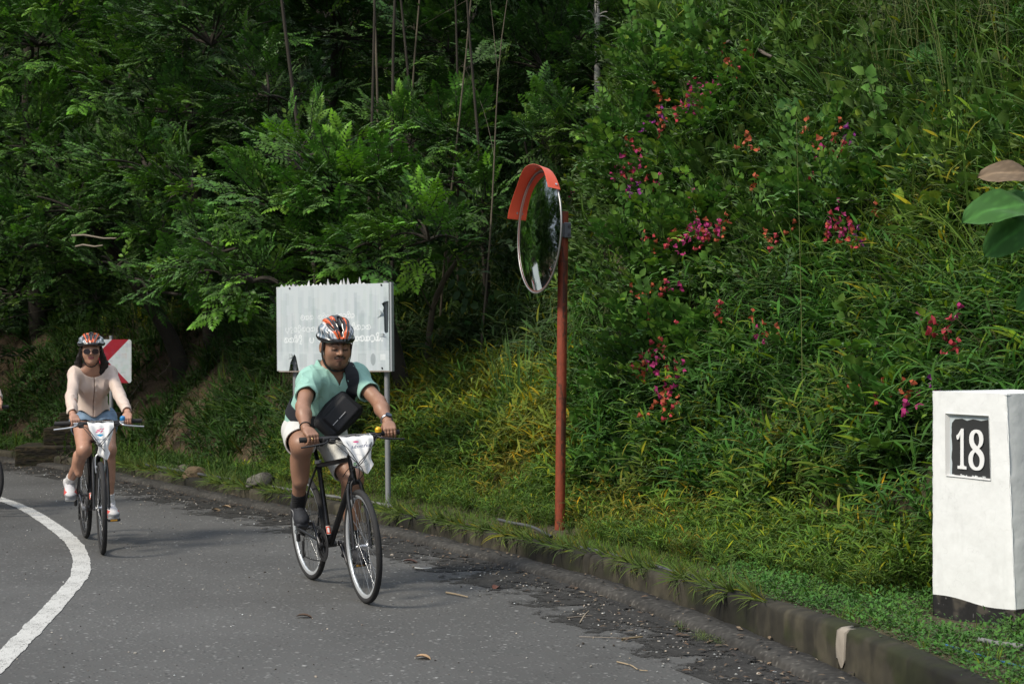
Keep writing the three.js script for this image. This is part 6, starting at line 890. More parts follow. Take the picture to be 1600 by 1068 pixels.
// ---------------------------------------------------------------- trees
const sprayCount = {};
function tree(name, label, cat, px, depth, blobs, o = {}) {
  // px: picture column of the foot, depth: metres away; blobs: [column, row, depth, radius, weight] of the crown masses
  const x = (px - W2) / F * depth, base = V(x, heightAt(x, depth) - 0.15, -depth), t = thing(name, label, cat, base, 0, o.group);
  const tb = new GB(), lb = new GB(), S = new Scatter(), kind = o.kit ?? 'pinn'; let top = V(0, 0, 0);
  const B = blobs.map(([bx, by, bd, r, w]) => ({ c: pxAt(bx, by, bd).sub(base), r, w: w ?? 1 })), high = B.reduce((a, b) => (b.c.y > a.c.y ? b : a), B[0]);
  const R0 = o.trunk ?? 0.07; { const c = o.straight ? V((o.topX ?? 0), o.height ?? high.c.y, 0) : high.c.clone(); const pts = []; for (let k = 0; k <= 10; k++) { const f = k / 10, q = V(lerp(0, c.x, f ** 1.5), lerp(0, c.y, f), lerp(0, c.z, f ** 1.5)); q.x += 0.16 * Math.sin(f * 5 + px) * (o.bend ?? 1) * f; q.z += 0.08 * Math.sin(f * 4 + px * 2) * (o.bend ?? 1) * f; pts.push(q); } top = pts; tb.tube(pts, R0, R0 * 0.35, 8); }
  mesh('trunk', tb.geo(), o.bark ?? barkDark, t);
  const limbs = [];
  for (const b of B) {
    const k = clamp(Math.round(3 + 5 * (b.c.y - b.r) / Math.max(0.5, high.c.y)), 2, 8), from = top[k], mid = from.clone().lerp(b.c, 0.55).add(V(rnd(-0.1, 0.1), 0.15 * b.r, rnd(-0.1, 0.1))); limbs.push([from, mid, b.c]);
    const n = Math.round(b.w * 1.75 * (o.density ?? 95) * b.r * b.r * (1 + 0.3 * b.r)), nb = Math.max(4, Math.round(5 * b.r + 3)), subs = [];
    for (let j = 0; j < nb; j++) { const u = unit(); u.y = Math.abs(u.y) * 0.8 - 0.2; const e = b.c.clone().addScaledVector(u, b.r * 0.78); subs.push(e); limbs.push([b.c, b.c.clone().lerp(e, 0.5).add(V(0, 0.08, 0)), e]); }
    for (let j = 0; j < n; j++) {
      const e = subs[Math.floor(RV() * nb)], f = rnd(0.35, 1.05), core = b.c.clone().lerp(e, f), u = unit(), off = b.r * 0.42 * Math.cbrt(RV()), p = core.addScaledVector(u, off); p.y -= 0.1 * b.r * RV();
      const dir = p.clone().sub(b.c).normalize().multiplyScalar(0.8).add(unit().multiplyScalar(0.45)).add(V(0, o.lift ?? 0.05, 0.12)), pw = p.clone().add(base); if (!inView(pw, o.margin ?? 420)) continue;
      const kd = RV() < (o.mix ?? (kind === 'pinn' ? 0.45 : 0)) ? 'small' : kind, lightNew = RV() < (o.young ?? 0.10), c = o.col ?? [0.040, 0.085, 0.024]; S.add(kd, Math.floor(RV() * K[kd].length), along(p, dir, rnd(0.7, 1.25) * (kd === kind ? o.leaf ?? 1 : 1.25)), lightNew ? vary(c[0] * 2.0, c[1] * 1.75, c[2] * 1.2) : vary(...c));
    }
  }
  for (const [a, m, e] of limbs) lb.tube(new THREE.QuadraticBezierCurve3(a, m, e).getPoints(6), R0 * 0.20, R0 * 0.07, 5);
  const lm = mesh('limbs', lb.geo(), o.bark ?? barkDark, t); lm.userData.kind = 'stuff';
  const crown = sub('crown', t); S.emit({}, crown, { [kind]: o.mat ?? glossM, small: glossM }); return t;
}
const barkDark = bark(0.05, 0.042, 0.032), barkGrey = bark(0.15, 0.125, 0.09), barkPale = bark(0.62, 0.60, 0.55);
const dk = [0.042, 0.104, 0.017], md = [0.053, 0.130, 0.017], lt = [0.064, 0.152, 0.018];
const W = 'trees crowding the hillside';
tree('feather_leaved_tree', 'low spreading tree with feathery leaves arching over the notice board', 'tree', 640, 15.8, [[430, 330, 15.3, 0.62], [345, 395, 15.0, 0.50], [395, 440, 14.6, 0.34, 1.3], [520, 300, 15.3, 0.62], [590, 385, 14.7, 0.46], [670, 375, 14.8, 0.46], [500, 395, 15.0, 0.42], [470, 245, 16, 0.6], [600, 300, 15.6, 0.5]], { trunk: 0.10, col: lt, young: 0.22, group: W });
tree('feather_leaved_tree', 'feathery tree rising above the man, left of the mirror', 'tree', 760, 17.4, [[700, 290, 16.8, 0.5], [720, 215, 17.2, 0.5], [640, 225, 17.4, 0.55], [755, 330, 16.2, 0.35]], { trunk: 0.055, col: md, young: 0.2, group: W });
tree('feather_leaved_tree', 'tree with drooping fronds above the woman', 'tree', 285, 20.5, [[120, 330, 19.6, 1.0], [230, 265, 19, 0.95], [60, 240, 20.5, 1.1], [255, 370, 18.4, 0.62], [180, 420, 18.8, 0.4], [40, 390, 19.5, 0.7], [300, 300, 18, 0.6], [300, 430, 17.6, 0.42], [230, 450, 18, 0.36], [340, 470, 17, 0.3]], { trunk: 0.12, col: md, young: 0.12, group: W, density: 80 });
tree('leafy_tree', 'dark leafy tree low at the left edge', 'tree', -60, 21.5, [[20, 460, 20, 0.6], [90, 430, 20, 0.6], [-60, 380, 21, 0.8], [150, 470, 19.6, 0.35]], { trunk: 0.06, kit: 'small', leaf: 1.5, col: md, density: 90, group: W });
tree('feather_leaved_tree', 'bushy tree filling the top left corner', 'tree', 60, 23.5, [[60, 70, 21.5, 1.5], [190, 140, 20.5, 1.05], [20, -120, 23, 1.6], [150, -60, 22, 1.3]], { trunk: 0.14, col: lt, young: 0.2, group: W, density: 55 });
tree('feather_leaved_tree', 'tall tree with arching twigs at the top left of centre', 'tree', 330, 20.5, [[330, 70, 19, 1.25], [420, 150, 18, 0.85], [280, 180, 19, 0.8], [400, -60, 19.5, 1.2], [250, -150, 20, 1.2]], { trunk: 0.10, col: dk, young: 0.10, group: W, density: 52 });
tree('feather_leaved_tree', 'dark tree behind the thin stems above the notice board', 'tree', 520, 22, [[540, 60, 20.5, 1.1], [480, 160, 19, 0.6], [600, -60, 21, 1.1], [500, -120, 20, 1.1]], { trunk: 0.09, col: dk, young: 0.08, group: W, density: 52 });
tree('feather_leaved_tree', 'slender tree at the top beside the thin stems', 'tree', 700, 21, [[700, 80, 19.5, 0.85], [760, 160, 19, 0.6], [730, -60, 20, 1.0], [665, 160, 19, 0.45]], { trunk: 0.06, col: dk, young: 0.15, group: W, density: 62 });
tree('feather_leaved_tree', 'dark feathery tree above the mirror', 'tree', 850, 20.5, [[850, 110, 19.2, 0.9], [905, 65, 19.4, 0.75], [930, 125, 18.8, 0.45], [820, -40, 20, 1.1], [920, -80, 20, 1.0]], { trunk: 0.07, col: dk, young: 0.06, group: W, density: 62 });
tree('feather_leaved_tree', 'small bright feathery tree just right above the mirror', 'tree', 880, 17.5, [[890, 195, 16.5, 0.42], [850, 225, 16.6, 0.36], [835, 195, 17, 0.3]], { trunk: 0.03, col: [0.055, 0.125, 0.028], young: 0.35, group: W });
tree('leafy_tree', 'leafy tree at the top behind the bougainvillea', 'tree', 1150, 20, [[1060, 40, 19, 0.9], [1190, 20, 19.5, 0.8], [980, 10, 20.5, 0.8], [1130, -90, 20, 1.0]], { trunk: 0.06, kit: 'broad', col: [0.05, 0.11, 0.026], density: 50, group: W });
tree('leafy_tree', 'leafy tree in the top right corner', 'tree', 1500, 19, [[1420, 20, 18.5, 0.8], [1540, 40, 18, 0.8], [1300, -20, 19, 0.8], [1480, -90, 19, 0.9], [1610, 60, 17, 0.8]], { trunk: 0.06, kit: 'broad', col: [0.048, 0.105, 0.024], density: 42, group: W });
tree('leafy_tree', 'dark-leaved shrubby tree hanging beside the notice board', 'tree', 655, 16.4, [[655, 425, 15.6, 0.34], [700, 410, 15.8, 0.36], [730, 380, 16, 0.34]], { trunk: 0.05, kit: 'broad', col: [0.03, 0.07, 0.02], density: 70, group: W, bark: barkGrey });
let nSap = 0; const SAPLING = ['leftmost of the thin stems in the clump above the notice board', 'pale thin stem, second in the clump above the notice board', 'thickest thin stem in the clump above the notice board', 'thin pale stem leaning right, fourth in the clump above the notice board', 'thin dark stem leaning left at the right end of the clump', 'thin pale stem halfway between the clump and the mirror', 'dark thin stem a little left of the mirror hood', 'pale thin stem close left of the mirror hood', 'thinnest dark stem just behind the pale one by the hood', 'straight dark stem directly above the mirror hood', 'leaning stem above and right of the mirror hood', 'thin dark stem leaning left above the helmet of the man', 'pale thin stem above the broad-leaved climber', 'thin dark stem at the top right of the top flowers', 'dark stem at the top above the climber, tilted right', 'dark stem leaning strongly right at the top right']; for (const [px, d, r, h, lean, b] of [[566, 19, 0.022, 7, 0.2, 0], [596, 20, 0.018, 7, -0.2, 1], [612, 19.4, 0.024, 7, 0.1, 0], [631, 20.5, 0.015, 7, 0.4, 1], [655, 20, 0.02, 7, -0.3, 0], [684, 18.6, 0.014, 6, 0.35, 1], [716, 19.6, 0.017, 7, -0.1, 0], [748, 17.6, 0.013, 4.0, 0.22, 1], [762, 18.4, 0.02, 6, -0.2, 0], [804, 20, 0.02, 7, 0.25, 0], [840, 20.4, 0.022, 7, 0.3, 0], [505, 19, 0.03, 7, -0.5, 0], [1318, 17, 0.03, 5, -0.1, 1], [1178, 18.5, 0.028, 5, 0, 0], [1275, 17.5, 0.035, 5, 0.35, 0], [1490, 16.5, 0.035, 5, 0.9, 0]]) {
  const x = (px - W2) / F * d; tree('sapling', SAPLING[nSap++], 'tree', px, d - (px < 800 ? 1.9 : 0), [[px + 40 * lean + rnd(-30, 30), rnd(-180, -90), d, 0.5, 0.6], [px + rnd(-40, 40), rnd(20, 120), d - 0.2, 0.14, 0.5]], { trunk: r, straight: true, topX: lean * 1.6, height: h, bend: 0.5, bark: b ? barkGrey : barkDark, col: dk, group: 'thin stems of saplings on the hillside' }); void x;
}
tree('sapling', 'pale ringed trunk standing above the mirror', 'tree', 930, 18.6, [[930, 30, 18.6, 0.3, 0.8]], { trunk: 0.055, straight: true, height: 4.6, topX: 0.05, bend: 0.2, bark: barkPale, col: dk });
{ // dense far wood that closes the view
  const S = new Scatter(); for (let k = 0; k < 12500; k++) { const d = rnd(23, 36), x = rnd(-0.58, 0.58) * d, g = heightAt(x, d), y = g + rnd(0.2, 5.5) , p = V(x, y, -d); if (!inView(p, 620)) continue; if (fbm2(x * 0.6, y * 0.8 + d, 3) < 0.42) continue; const gap = pxOf(p); if (Math.hypot((gap[0] - 985) / 36, (gap[1] - 52) / 36) < 1 && RV() < 0.5) continue; const kk = RV() < 0.5 ? 'pinn' : RV() < 0.5 ? 'small' : 'broad'; S.add(kk, Math.floor(RV() * K[kk].length), along(p, unit().add(V(0, 0, 0.8)), rnd(1.3, 2.2)), x / d > 0.06 && x / d < 0.10 ? vary(0.09, 0.15, 0.03) : vary(0.04, 0.085, 0.024)); }
  const g = new THREE.Group(); g.name = 'far_wood'; tag(g, 'dense far wood closing the view up the hillside', 'wood', null, 'stuff'); scene.add(g); S.emit({}, g, { pinn: leafM, broad: leafM });
}

// trees on the bend outside the frame, which the mirror shows
const BEND = ['nearest', 'second', 'third', 'fourth', 'fifth', 'sixth', 'seventh', 'last']; let nB = 0; for (const [x, d, r] of [[-11.5, 25.5, 1.7], [-14.5, 26.5, 1.9], [-18, 27.5, 2.0], [-9.8, 22.8, 1.2], [-13, 24.6, 1.1], [-22, 28.5, 2.0], [-16, 25.6, 1.2], [-27, 30, 2.4]]) { const px = W2 + x / d * F, row = (y) => H2 - (y - CAM_H) / d * F; tree('leafy_tree', `${BEND[nB++]} tree on the far bend, seen in the mirror only`, 'tree', px, d, [[px, row(2.0), d - 0.6, r], [px - 90, row(4.4), d, r], [px + 110, row(4.0), d, r * 0.9], [px, row(6.6), d, r]], { margin: 1e6, kit: 'broad', leaf: 2.4, density: 14, trunk: 0.12, col: md, group: 'trees on the far bend outside the picture' }); }

const SIDE = ['first', 'second', 'third', 'fourth', 'fifth', 'sixth', 'seventh', 'eighth']; // the trees across the road, behind the camera's left
[[-15, 22, 1.9], [-16, 17.5, 2.0], [-17, 13, 2.1], [-17.5, 8.5, 2.1], [-18, 4, 2.2], [-18.5, -1, 2.2], [-19, -6.5, 2.4], [-19.5, -12, 2.4]].forEach(([x, d, r], i) => { const dd = Math.max(1, Math.abs(d)), base = V(x, 0, -d), t = thing('leafy_tree', `${SIDE[i]} tree across the road, outside the picture and seen in the mirror`, 'tree', base, 0, 'trees across the road'), tb = new GB(), S = new Scatter(); void dd; tb.tube([V(0, -0.2, 0), V(0.1, 2, 0.1), V(0, 5, 0)], 0.16, 0.07, 8); mesh('trunk', tb.geo(), barkDark, t); for (const [dx, y, dz, q] of [[0, 2.2, 0, r], [0.5, 4.6, 1.6, r], [-0.3, 5.0, -1.6, r], [0, 7.0, 0, r * 0.95], [0.9, 1.2, -1.9, r * 0.7], [0.9, 1.3, 1.9, r * 0.7]]) for (let k = 0; k < 44 * q * q; k++) { const u = unit(), p = V(dx, y, dz).addScaledVector(u, q * Math.cbrt(RV())); S.add('broad', k % 4, along(p, u.add(V(0.4, 0.2, 0)), rnd(2.2, 3.2)), vary(...md)); } S.emit({ broad: 'foliage' }, sub('crown', t), { broad: leafM }); });
// ---------------------------------------------------------------- shrubs, climbers and tall grasses one can tell apart
const bractGeo = (() => { const make = (n) => { const b = new GB(); for (let k = 0; k < n; k++) { const sp = 0.035 + 0.009 * n, c = V(rnd(-sp, sp), rnd(-sp, sp) * 0.8, rnd(-0.03, 0.05)); const ax = unit().add(V(0, 0.2, 0.8)).normalize(); const s = new THREE.Vector3().crossVectors(ax, V(0.3, 1, 0.1)).normalize(), u = new THREE.Vector3().crossVectors(ax, s); for (let j = 0; j < 3; j++) { const a = j * 2.094 + rnd(0, 0.5), out = s.clone().multiplyScalar(Math.cos(a)).addScaledVector(u, Math.sin(a)).addScaledVector(ax, 0.75), g = rnd(0.75, 1.25); b.col = [g, g, g]; b.leaf(c, out, new THREE.Vector3().crossVectors(out, ax), rnd(0.028, 0.040), rnd(0.022, 0.031), { segs: 3, fold: 0.35, shape: 'heart', droop: 0.2 }); } } return b.geo(); }; return [make(3), make(5), make(8), make(12)]; })();
const bractMat = {}; for (const [k, c] of Object.entries({ magenta: [0.42, 0.020, 0.16], red: [0.46, 0.035, 0.055], orange: [0.45, 0.085, 0.03], purple: [0.26, 0.02, 0.24] })) bractMat[k] = new THREE.MeshPhysicalMaterial({ color: lin(...c), vertexColors: true, roughness: 0.95, transmission: 0.3, thickness: 0, side: THREE.DoubleSide });
function surfaceAt(px, py, off) { const p = castTerrain(px, py, 7) ?? pxAt(px, py, 18); const toCam = V(0, CAM_H, 0).sub(p).normalize(); return p.addScaledVector(toCam, off); }
function shrub(label, blobs, flowers, o = {}) { // blobs: [column, row, radius, off the bank]
  const c0 = surfaceAt(blobs[0][0], blobs[0][1] + 120, 0), t = thing(o.name ?? 'bougainvillea', label, o.cat ?? 'shrub', c0, 0, o.group), S = new Scatter(), sb = new GB(), kind = o.kit ?? 'boug';
  for (const [bx, by, r, off] of blobs) {
    const c = surfaceAt(bx, by, off).sub(c0), foot = V(c.x + rnd(-0.2, 0.2), Math.min(-0.1, c.y - r * 1.2), c.z - off * 0.6 - 0.1), n = Math.round((o.density ?? 620) * r * r), arms = [];
    for (let j = 0; j < 9; j++) { const u = unit(); u.y = Math.abs(u.y) * 0.9 - 0.15; u.z = Math.abs(u.z) * 0.9; const e = c.clone().addScaledVector(u, r * rnd(0.75, 1.15)), m = foot.clone().lerp(e, 0.55).add(V(rnd(-0.1, 0.1), r * 0.45, 0.05)); arms.push(new THREE.QuadraticBezierCurve3(foot, m, e)); sb.col = [1, 1, 1]; sb.tube(arms[j].getPoints(7), 0.011, 0.003, 4); }
    for (let j = 0; j < n; j++) { const a = arms[Math.floor(RV() * 9)], f = rnd(0.35, 1.02), p = a.getPoint(Math.min(1, f)).addScaledVector(unit(), r * 0.34 * Math.cbrt(RV())), dir = a.getTangent(Math.min(1, f)).multiplyScalar(0.5).add(unit().multiplyScalar(0.7)).add(V(-0.1, 0.15, 0.35)), c2 = o.col ?? [0.064, 0.170, 0.022]; S.add(kind, Math.floor(RV() * K[kind].length), along(p, dir, rnd(0.7, 1.15)), RV() < 0.13 ? vary(c2[0] * 1.9, c2[1] * 1.5, c2[2]) : vary(...c2)); }
  }
  mesh('stems', sb.geo(), o.bark ?? bark(0.17, 0.14, 0.11), t).userData.kind = 'stuff';
  const f = sub('foliage', t); S.emit({ [kind]: 'leaves' }, f, { [kind]: leafM });
  const all = [...(flowers ?? [])]; for (const [fx, fy, size, col] of flowers ?? []) for (let k = 0; k < (size > 1 ? 2 : RV() < 0.35 ? 1 : 0); k++) all.push([fx + rnd(-44, 44), fy + rnd(-34, 34), 0, RV() < 0.5 ? col : 'orange']);
  for (const [fx, fy, size, col] of all) { const near = blobs.reduce((a, b) => (Math.hypot(b[0] - fx, b[1] - fy) < Math.hypot(a[0] - fx, a[1] - fy) ? b : a)), p = surfaceAt(fx, fy, near[3] + near[2] * 1.1 + 0.32).sub(c0); const fm = mesh('flower_cluster', bractGeo[size], bractMat[col], t); fm.position.copy(p); fm.rotation.set(rnd(-0.4, 0.4), rnd(0, 6.28), rnd(-0.4, 0.4)); fm.scale.setScalar(rnd(1.0, 1.3) * (fy > 320 ? 0.85 : 1)); }
  return t;
}
const m = 'magenta', r_ = 'red', q_ = 'orange', u_ = 'purple', BG = 'bougainvillea bushes on the bank';
shrub('bougainvillea at the top with the largest magenta flower bunch', [[1090, 130, 0.50, 0.35], [1140, 200, 0.45, 0.35], [1050, 95, 0.42, 0.3], [1120, 50, 0.45, 0.3], [1165, 130, 0.4, 0.3]], [[1088, 135, 2, m], [1100, 147, 1, m], [1074, 160, 1, u_], [1085, 162, 3, r_], [1070, 175, 1, m], [1096, 182, 1, q_], [1142, 105, 2, q_], [1150, 118, 0, r_], [1024, 143, 1, q_], [1038, 152, 0, q_], [1112, 140, 0, m], [1180, 232, 0, q_]], { group: BG });
shrub('bougainvillea above and right of the mirror with a lone purple bloom', [[960, 190, 0.40, 0.3], [1010, 215, 0.42, 0.3], [1000, 155, 0.36, 0.3]], [[930, 195, 1, r_], [936, 203, 1, u_], [918, 199, 0, q_], [1032, 192, 1, q_], [1030, 205, 0, r_], [986, 226, 0, q_], [995, 228, 0, r_], [1005, 200, 0, u_], [972, 178, 0, q_]], { group: BG });
shrub('bougainvillea right of the mirror with a band of pink and orange flowers', [[960, 275, 0.38, 0.34], [1020, 265, 0.38, 0.3], [930, 320, 0.30, 0.3], [1050, 300, 0.36, 0.3]], [[942, 262, 2, r_], [955, 266, 2, m], [968, 264, 3, m], [948, 274, 1, q_], [975, 258, 1, m], [988, 268, 1, r_], [1002, 258, 1, m], [1012, 252, 1, m], [925, 300, 1, m], [935, 306, 2, r_], [945, 303, 0, q_], [905, 316, 1, m], [914, 325, 0, r_], [1000, 300, 1, u_], [1010, 296, 1, r_], [1028, 288, 0, m], [992, 306, 0, u_], [1083, 312, 0, m], [1175, 290, 0, q_], [915, 332, 0, q_]], { group: BG });
shrub('bougainvillea in mid bank with a magenta bunch level with the mirror foot rim', [[1080, 385, 0.40, 0.36], [1020, 395, 0.36, 0.32], [1130, 360, 0.34, 0.3], [1040, 440, 0.34, 0.3]], [[1090, 357, 2, m], [1098, 364, 3, m], [1112, 368, 2, r_], [1090, 372, 1, q_], [1048, 372, 1, r_], [1060, 370, 0, q_], [1022, 390, 1, q_], [1016, 368, 0, r_], [1010, 377, 0, q_], [1200, 376, 1, q_], [1206, 384, 0, r_], [1122, 360, 0, m], [1050, 452, 1, m], [1033, 456, 0, r_], [1030, 467, 0, q_], [993, 456, 0, q_]], { group: BG });
shrub('lowest bougainvillea, red flowers beside the mirror pole at mid height', [[1020, 570, 0.32, 0.34], [1065, 600, 0.32, 0.32], [1050, 540, 0.34, 0.3], [1000, 530, 0.26, 0.28], [1090, 545, 0.28, 0.26]], [[1000, 573, 2, r_], [1016, 578, 1, m], [1009, 570, 1, r_], [995, 588, 1, q_], [1042, 574, 1, r_], [1062, 582, 0, m], [1042, 590, 0, q_], [1036, 617, 2, m], [1040, 624, 1, r_], [1030, 622, 0, q_], [1036, 542, 0, r_], [1120, 486, 0, r_], [1182, 530, 1, m], [1198, 520, 1, q_], [1124, 494, 0, q_]], { group: BG });
shrub('bougainvillea under the broad-leaved climber, red flowers in two bunches', [[1300, 340, 0.38, 0.36], [1280, 260, 0.36, 0.3], [1350, 330, 0.34, 0.3], [1230, 350, 0.30, 0.3]], [[1285, 232, 1, q_], [1298, 238, 1, r_], [1312, 240, 0, r_], [1275, 240, 0, m], [1320, 214, 1, u_], [1274, 258, 0, m], [1295, 348, 1, r_], [1306, 354, 2, m], [1312, 362, 1, r_], [1290, 364, 0, q_], [1270, 272, 0, r_], [1345, 370, 0, u_]], { group: BG });
shrub('bougainvillea low on the bank left of the milestone with few blooms', [[1425, 640, 0.26, 0.28], [1405, 590, 0.26, 0.26], [1380, 540, 0.28, 0.24]], [[1432, 632, 1, m], [1418, 618, 0, q_], [1372, 622, 0, r_], [1384, 608, 0, q_], [1460, 522, 1, r_], [1476, 514, 1, r_], [1448, 508, 0, m], [1462, 604, 0, u_], [1335, 598, 0, q_]], { group: BG });
shrub('yellow-green small-leaved bush above the helmet of the woman', [[250, 505, 0.30, 0.35], [300, 490, 0.28, 0.35], [205, 515, 0.22, 0.3], [180, 520, 0.18, 0.3]], [], { name: 'small_bush', kit: 'small', col: [0.12, 0.17, 0.018], density: 260 });
shrub('dark glossy bush filling the slope between mirror and notice board', [[790, 420, 0.42, 0.2], [745, 450, 0.34, 0.2], [760, 360, 0.4, 0.1]], [], { name: 'leafy_bush', kit: 'small', col: [0.035, 0.08, 0.024], density: 190 });
shrub('green small-leaved bush behind the arm of the man', [[565, 655, 0.15, 0.3], [548, 640, 0.12, 0.25]], [], { name: 'small_bush', kit: 'small', col: [0.08, 0.17, 0.02], density: 420 });
shrub('leafy weed bush at the foot of the kerb beside the far steps', [[118, 700, 0.2, 0.2], [108, 718, 0.15, 0.2]], [], { name: 'small_bush', kit: 'small', col: [0.06, 0.13, 0.02], density: 420 });
shrub('heart-leaved creeper spread over the bank right of the flowers', [[1450, 300, 0.36, 0.22], [1530, 290, 0.36, 0.22], [1400, 230, 0.32, 0.2], [1570, 220, 0.3, 0.2], [1480, 370, 0.32, 0.2], [1370, 170, 0.3, 0.2]], [], { name: 'creeper', cat: 'climber', kit: 'heart', col: [0.095, 0.20, 0.032], density: 150, bark: bark(0.08, 0.10, 0.04) });
shrub('leafy climber trailing over the dark slope below the creeper', [[1400, 450, 0.30, 0.2], [1480, 440, 0.28, 0.2], [1250, 470, 0.28, 0.16]], [], { name: 'creeper', cat: 'climber', kit: 'small', col: [0.045, 0.1, 0.028], density: 150, bark: bark(0.08, 0.08, 0.04) });
// ---- single large leaves
function bigLeaf(len, wid, o = {}) { const b = new GB(), N = 12, Mx = 6; const rows = []; for (let k = 0; k <= N; k++) { const t = k / N, w = wid / 2 * (o.lobed ? Math.sqrt(Math.sin(Math.PI * Math.pow(clamp(t, 0.001, 0.999), 0.7))) * (1 + 0.16 * Math.cos(t * 14)) : Math.sqrt(Math.max(0, Math.sin(Math.PI * Math.pow(t, 0.85))))), row = []; for (let j = -Mx; j <= Mx; j++) { const u = j / Mx, vein = 0.5 + 0.5 * Math.cos((t * 7 + Math.abs(u) * 1.3) * 6.283), rib = Math.exp(-Math.abs(u) * 14); const c = 1 + (vein > 0.93 ? 0.35 : 0) + 0.7 * rib + 0.15 * (noise2(t * 9, u * 5 + len * 40) - 0.5); b.col = [c, c, c]; row.push(b.v(u * w, 0.10 * len * Math.sin(t * 2.2) - (o.droop ?? 0.35) * len * t * t + Math.abs(u) * w * 0.22 - vein * 0.012 * len * Math.abs(u) + 0.02 * len * Math.sin(t * 11 + u * 3), t * len)); } rows.push(row); } for (let k = 0; k < N; k++) for (let j = 0; j < 2 * Mx; j++) b.q(rows[k][j], rows[k + 1][j], rows[k + 1][j + 1], rows[k][j + 1]); return b.geo(); }
const bigMat = new THREE.MeshPhysicalMaterial({ color: lin(0.045, 0.135, 0.028), vertexColors: true, roughness: 0.92, transmission: 0.22, thickness: 0, clearcoat: 0.06, clearcoatRoughness: 0.45, specularIntensity: 0.5, side: THREE.DoubleSide }), brownLeaf = std(0.16, 0.115, 0.075, 0.85, { side: THREE.DoubleSide, vertexColors: true }), climbMat = bigMat.clone(); climbMat.color = lin(0.09, 0.20, 0.04);
function leafOn(t, c0, px, py, d, len, wid, dir, mat, o) { const g = bigLeaf(len, wid, o), l = mesh('leaf', g, mat, t), p = pxAt(px, py, d).sub(c0); const z = V(...dir).normalize(), x = new THREE.Vector3().crossVectors(o?.up ? V(...o.up) : V(0, 1, 0.001), z).normalize(), y = new THREE.Vector3().crossVectors(z, x); l.applyMatrix4(new THREE.Matrix4().makeBasis(x, y, z).setPosition(p)); return l; }
{
  const d = 7.9, c0 = pxAt(1650, 620, d), t = thing('large_leaved_plant', 'plant with very large leaves reaching in above the milestone', 'plant', c0), sb = new GB(); sb.col = [0.10, 0.13, 0.05];
  sb.tube([V(0, 0, 0), pxAt(1655, 460, d).sub(c0), pxAt(1640, 330, d).sub(c0), pxAt(1632, 240, d).sub(c0)], 0.014, 0.006, 7); for (const [x, y] of [[1600, 318], [1612, 350], [1605, 268]]) sb.tube([pxAt(1640, 330, d).sub(c0), pxAt((1640 + x) / 2, y + 6, d).sub(c0), pxAt(x, y, d - 0.02).sub(c0)], 0.005, 0.003, 5); mesh('stem', sb.geo(), twigM, t);
  leafOn(t, c0, 1612, 322, d - 0.05, 0.39, 0.22, [-1, -0.12, 0.35], bigMat, { up: [0.1, 0.75, 0.7], droop: 0.25 }); leafOn(t, c0, 1616, 345, d + 0.05, 0.34, 0.20, [-0.75, -0.45, 0.3], bigMat, { up: [0.4, 0.7, 0.6], droop: 0.2 }); leafOn(t, c0, 1622, 318, d, 0.30, 0.15, [-0.85, 0.02, -0.4], bigMat, { up: [0, 0.6, 0.8], droop: 0.3 });
  const bl = leafOn(t, c0, 1608, 272, d, 0.26, 0.13, [-1, 0.02, 0.15], brownLeaf, { up: [0, 0.5, 0.85], droop: 0.25 }); bl.userData.label = 'withered brown leaf'; leafOn(t, c0, 1640, 420, d + 0.1, 0.26, 0.15, [-0.5, -0.7, 0.2], bigMat, { up: [0.5, 0.4, 0.7] });
}
{
  const P = surfaceAt(1480, 90, 0.25), d = -P.z, c0 = surfaceAt(1490, 160, 0), t = thing('large_leaved_plant', 'big-leaved plant among tall grass near the top right', 'plant', c0), sb = new GB(); sb.col = [0.09, 0.12, 0.05]; sb.tube([V(0, -0.1, 0), pxAt(1495, 130, d).sub(c0), pxAt(1505, 90, d).sub(c0)], 0.012, 0.005, 6); mesh('stem', sb.geo(), twigM, t);
  for (const [x, y, l, w, dir, up] of [[1502, 88, 0.42, 0.24, [-1, 0.05, 0.3], [0, 0.6, 0.8]], [1540, 110, 0.34, 0.2, [0.6, 0.25, 0.4], [0, 0.7, 0.7]], [1580, 85, 0.36, 0.2, [0.7, -0.3, 0.3], [0, 0.6, 0.8]], [1560, 60, 0.3, 0.18, [0.9, 0.3, 0.2], [0, 0.6, 0.8]], [1500, 100, 0.3, 0.18, [-0.3, -0.8, 0.5], [0.3, 0.4, 0.8]]]) leafOn(t, c0, x, y, d, l, w, dir, bigMat, { up, droop: 0.3 });
}
{ // broad-leaved climber above the flowers: its large leaves one by one
  const c0 = surfaceAt(1270, 220, 0.1), t = thing('climber', 'broad-leaved climber draped over the bank with lobed leaves', 'climber', c0), sb = new GB(); sb.col = [0.09, 0.12, 0.05];
  const path = [[1210, 270], [1240, 225], [1262, 190], [1290, 160], [1320, 150], [1350, 190], [1380, 240], [1410, 280]].map(([x, y]) => surfaceAt(x, y, 0.36).sub(c0)); sb.tube(new THREE.CatmullRomCurve3(path).getPoints(40), 0.007, 0.004, 5); mesh('stem', sb.geo(), twigM, t);
  for (let k = 0; k < 74; k++) { const a = rnd(0, 6.28), q = Math.sqrt(RV()), x = 1285 + Math.cos(a) * q * 85, y = 205 + Math.sin(a) * q * 75, P = surfaceAt(x, y, 0.34 + rnd(0, 0.16)); leafOn(t, c0, ...pxOf(P), -P.z, rnd(0.10, 0.20), rnd(0.11, 0.19), [rnd(-1, 1), rnd(-0.9, 0.1), rnd(0.1, 0.7)], RV() < 0.4 ? climbMat : bigMat, { lobed: true, up: [rnd(-0.4, 0.2), 0.7, 0.8] }); }
}
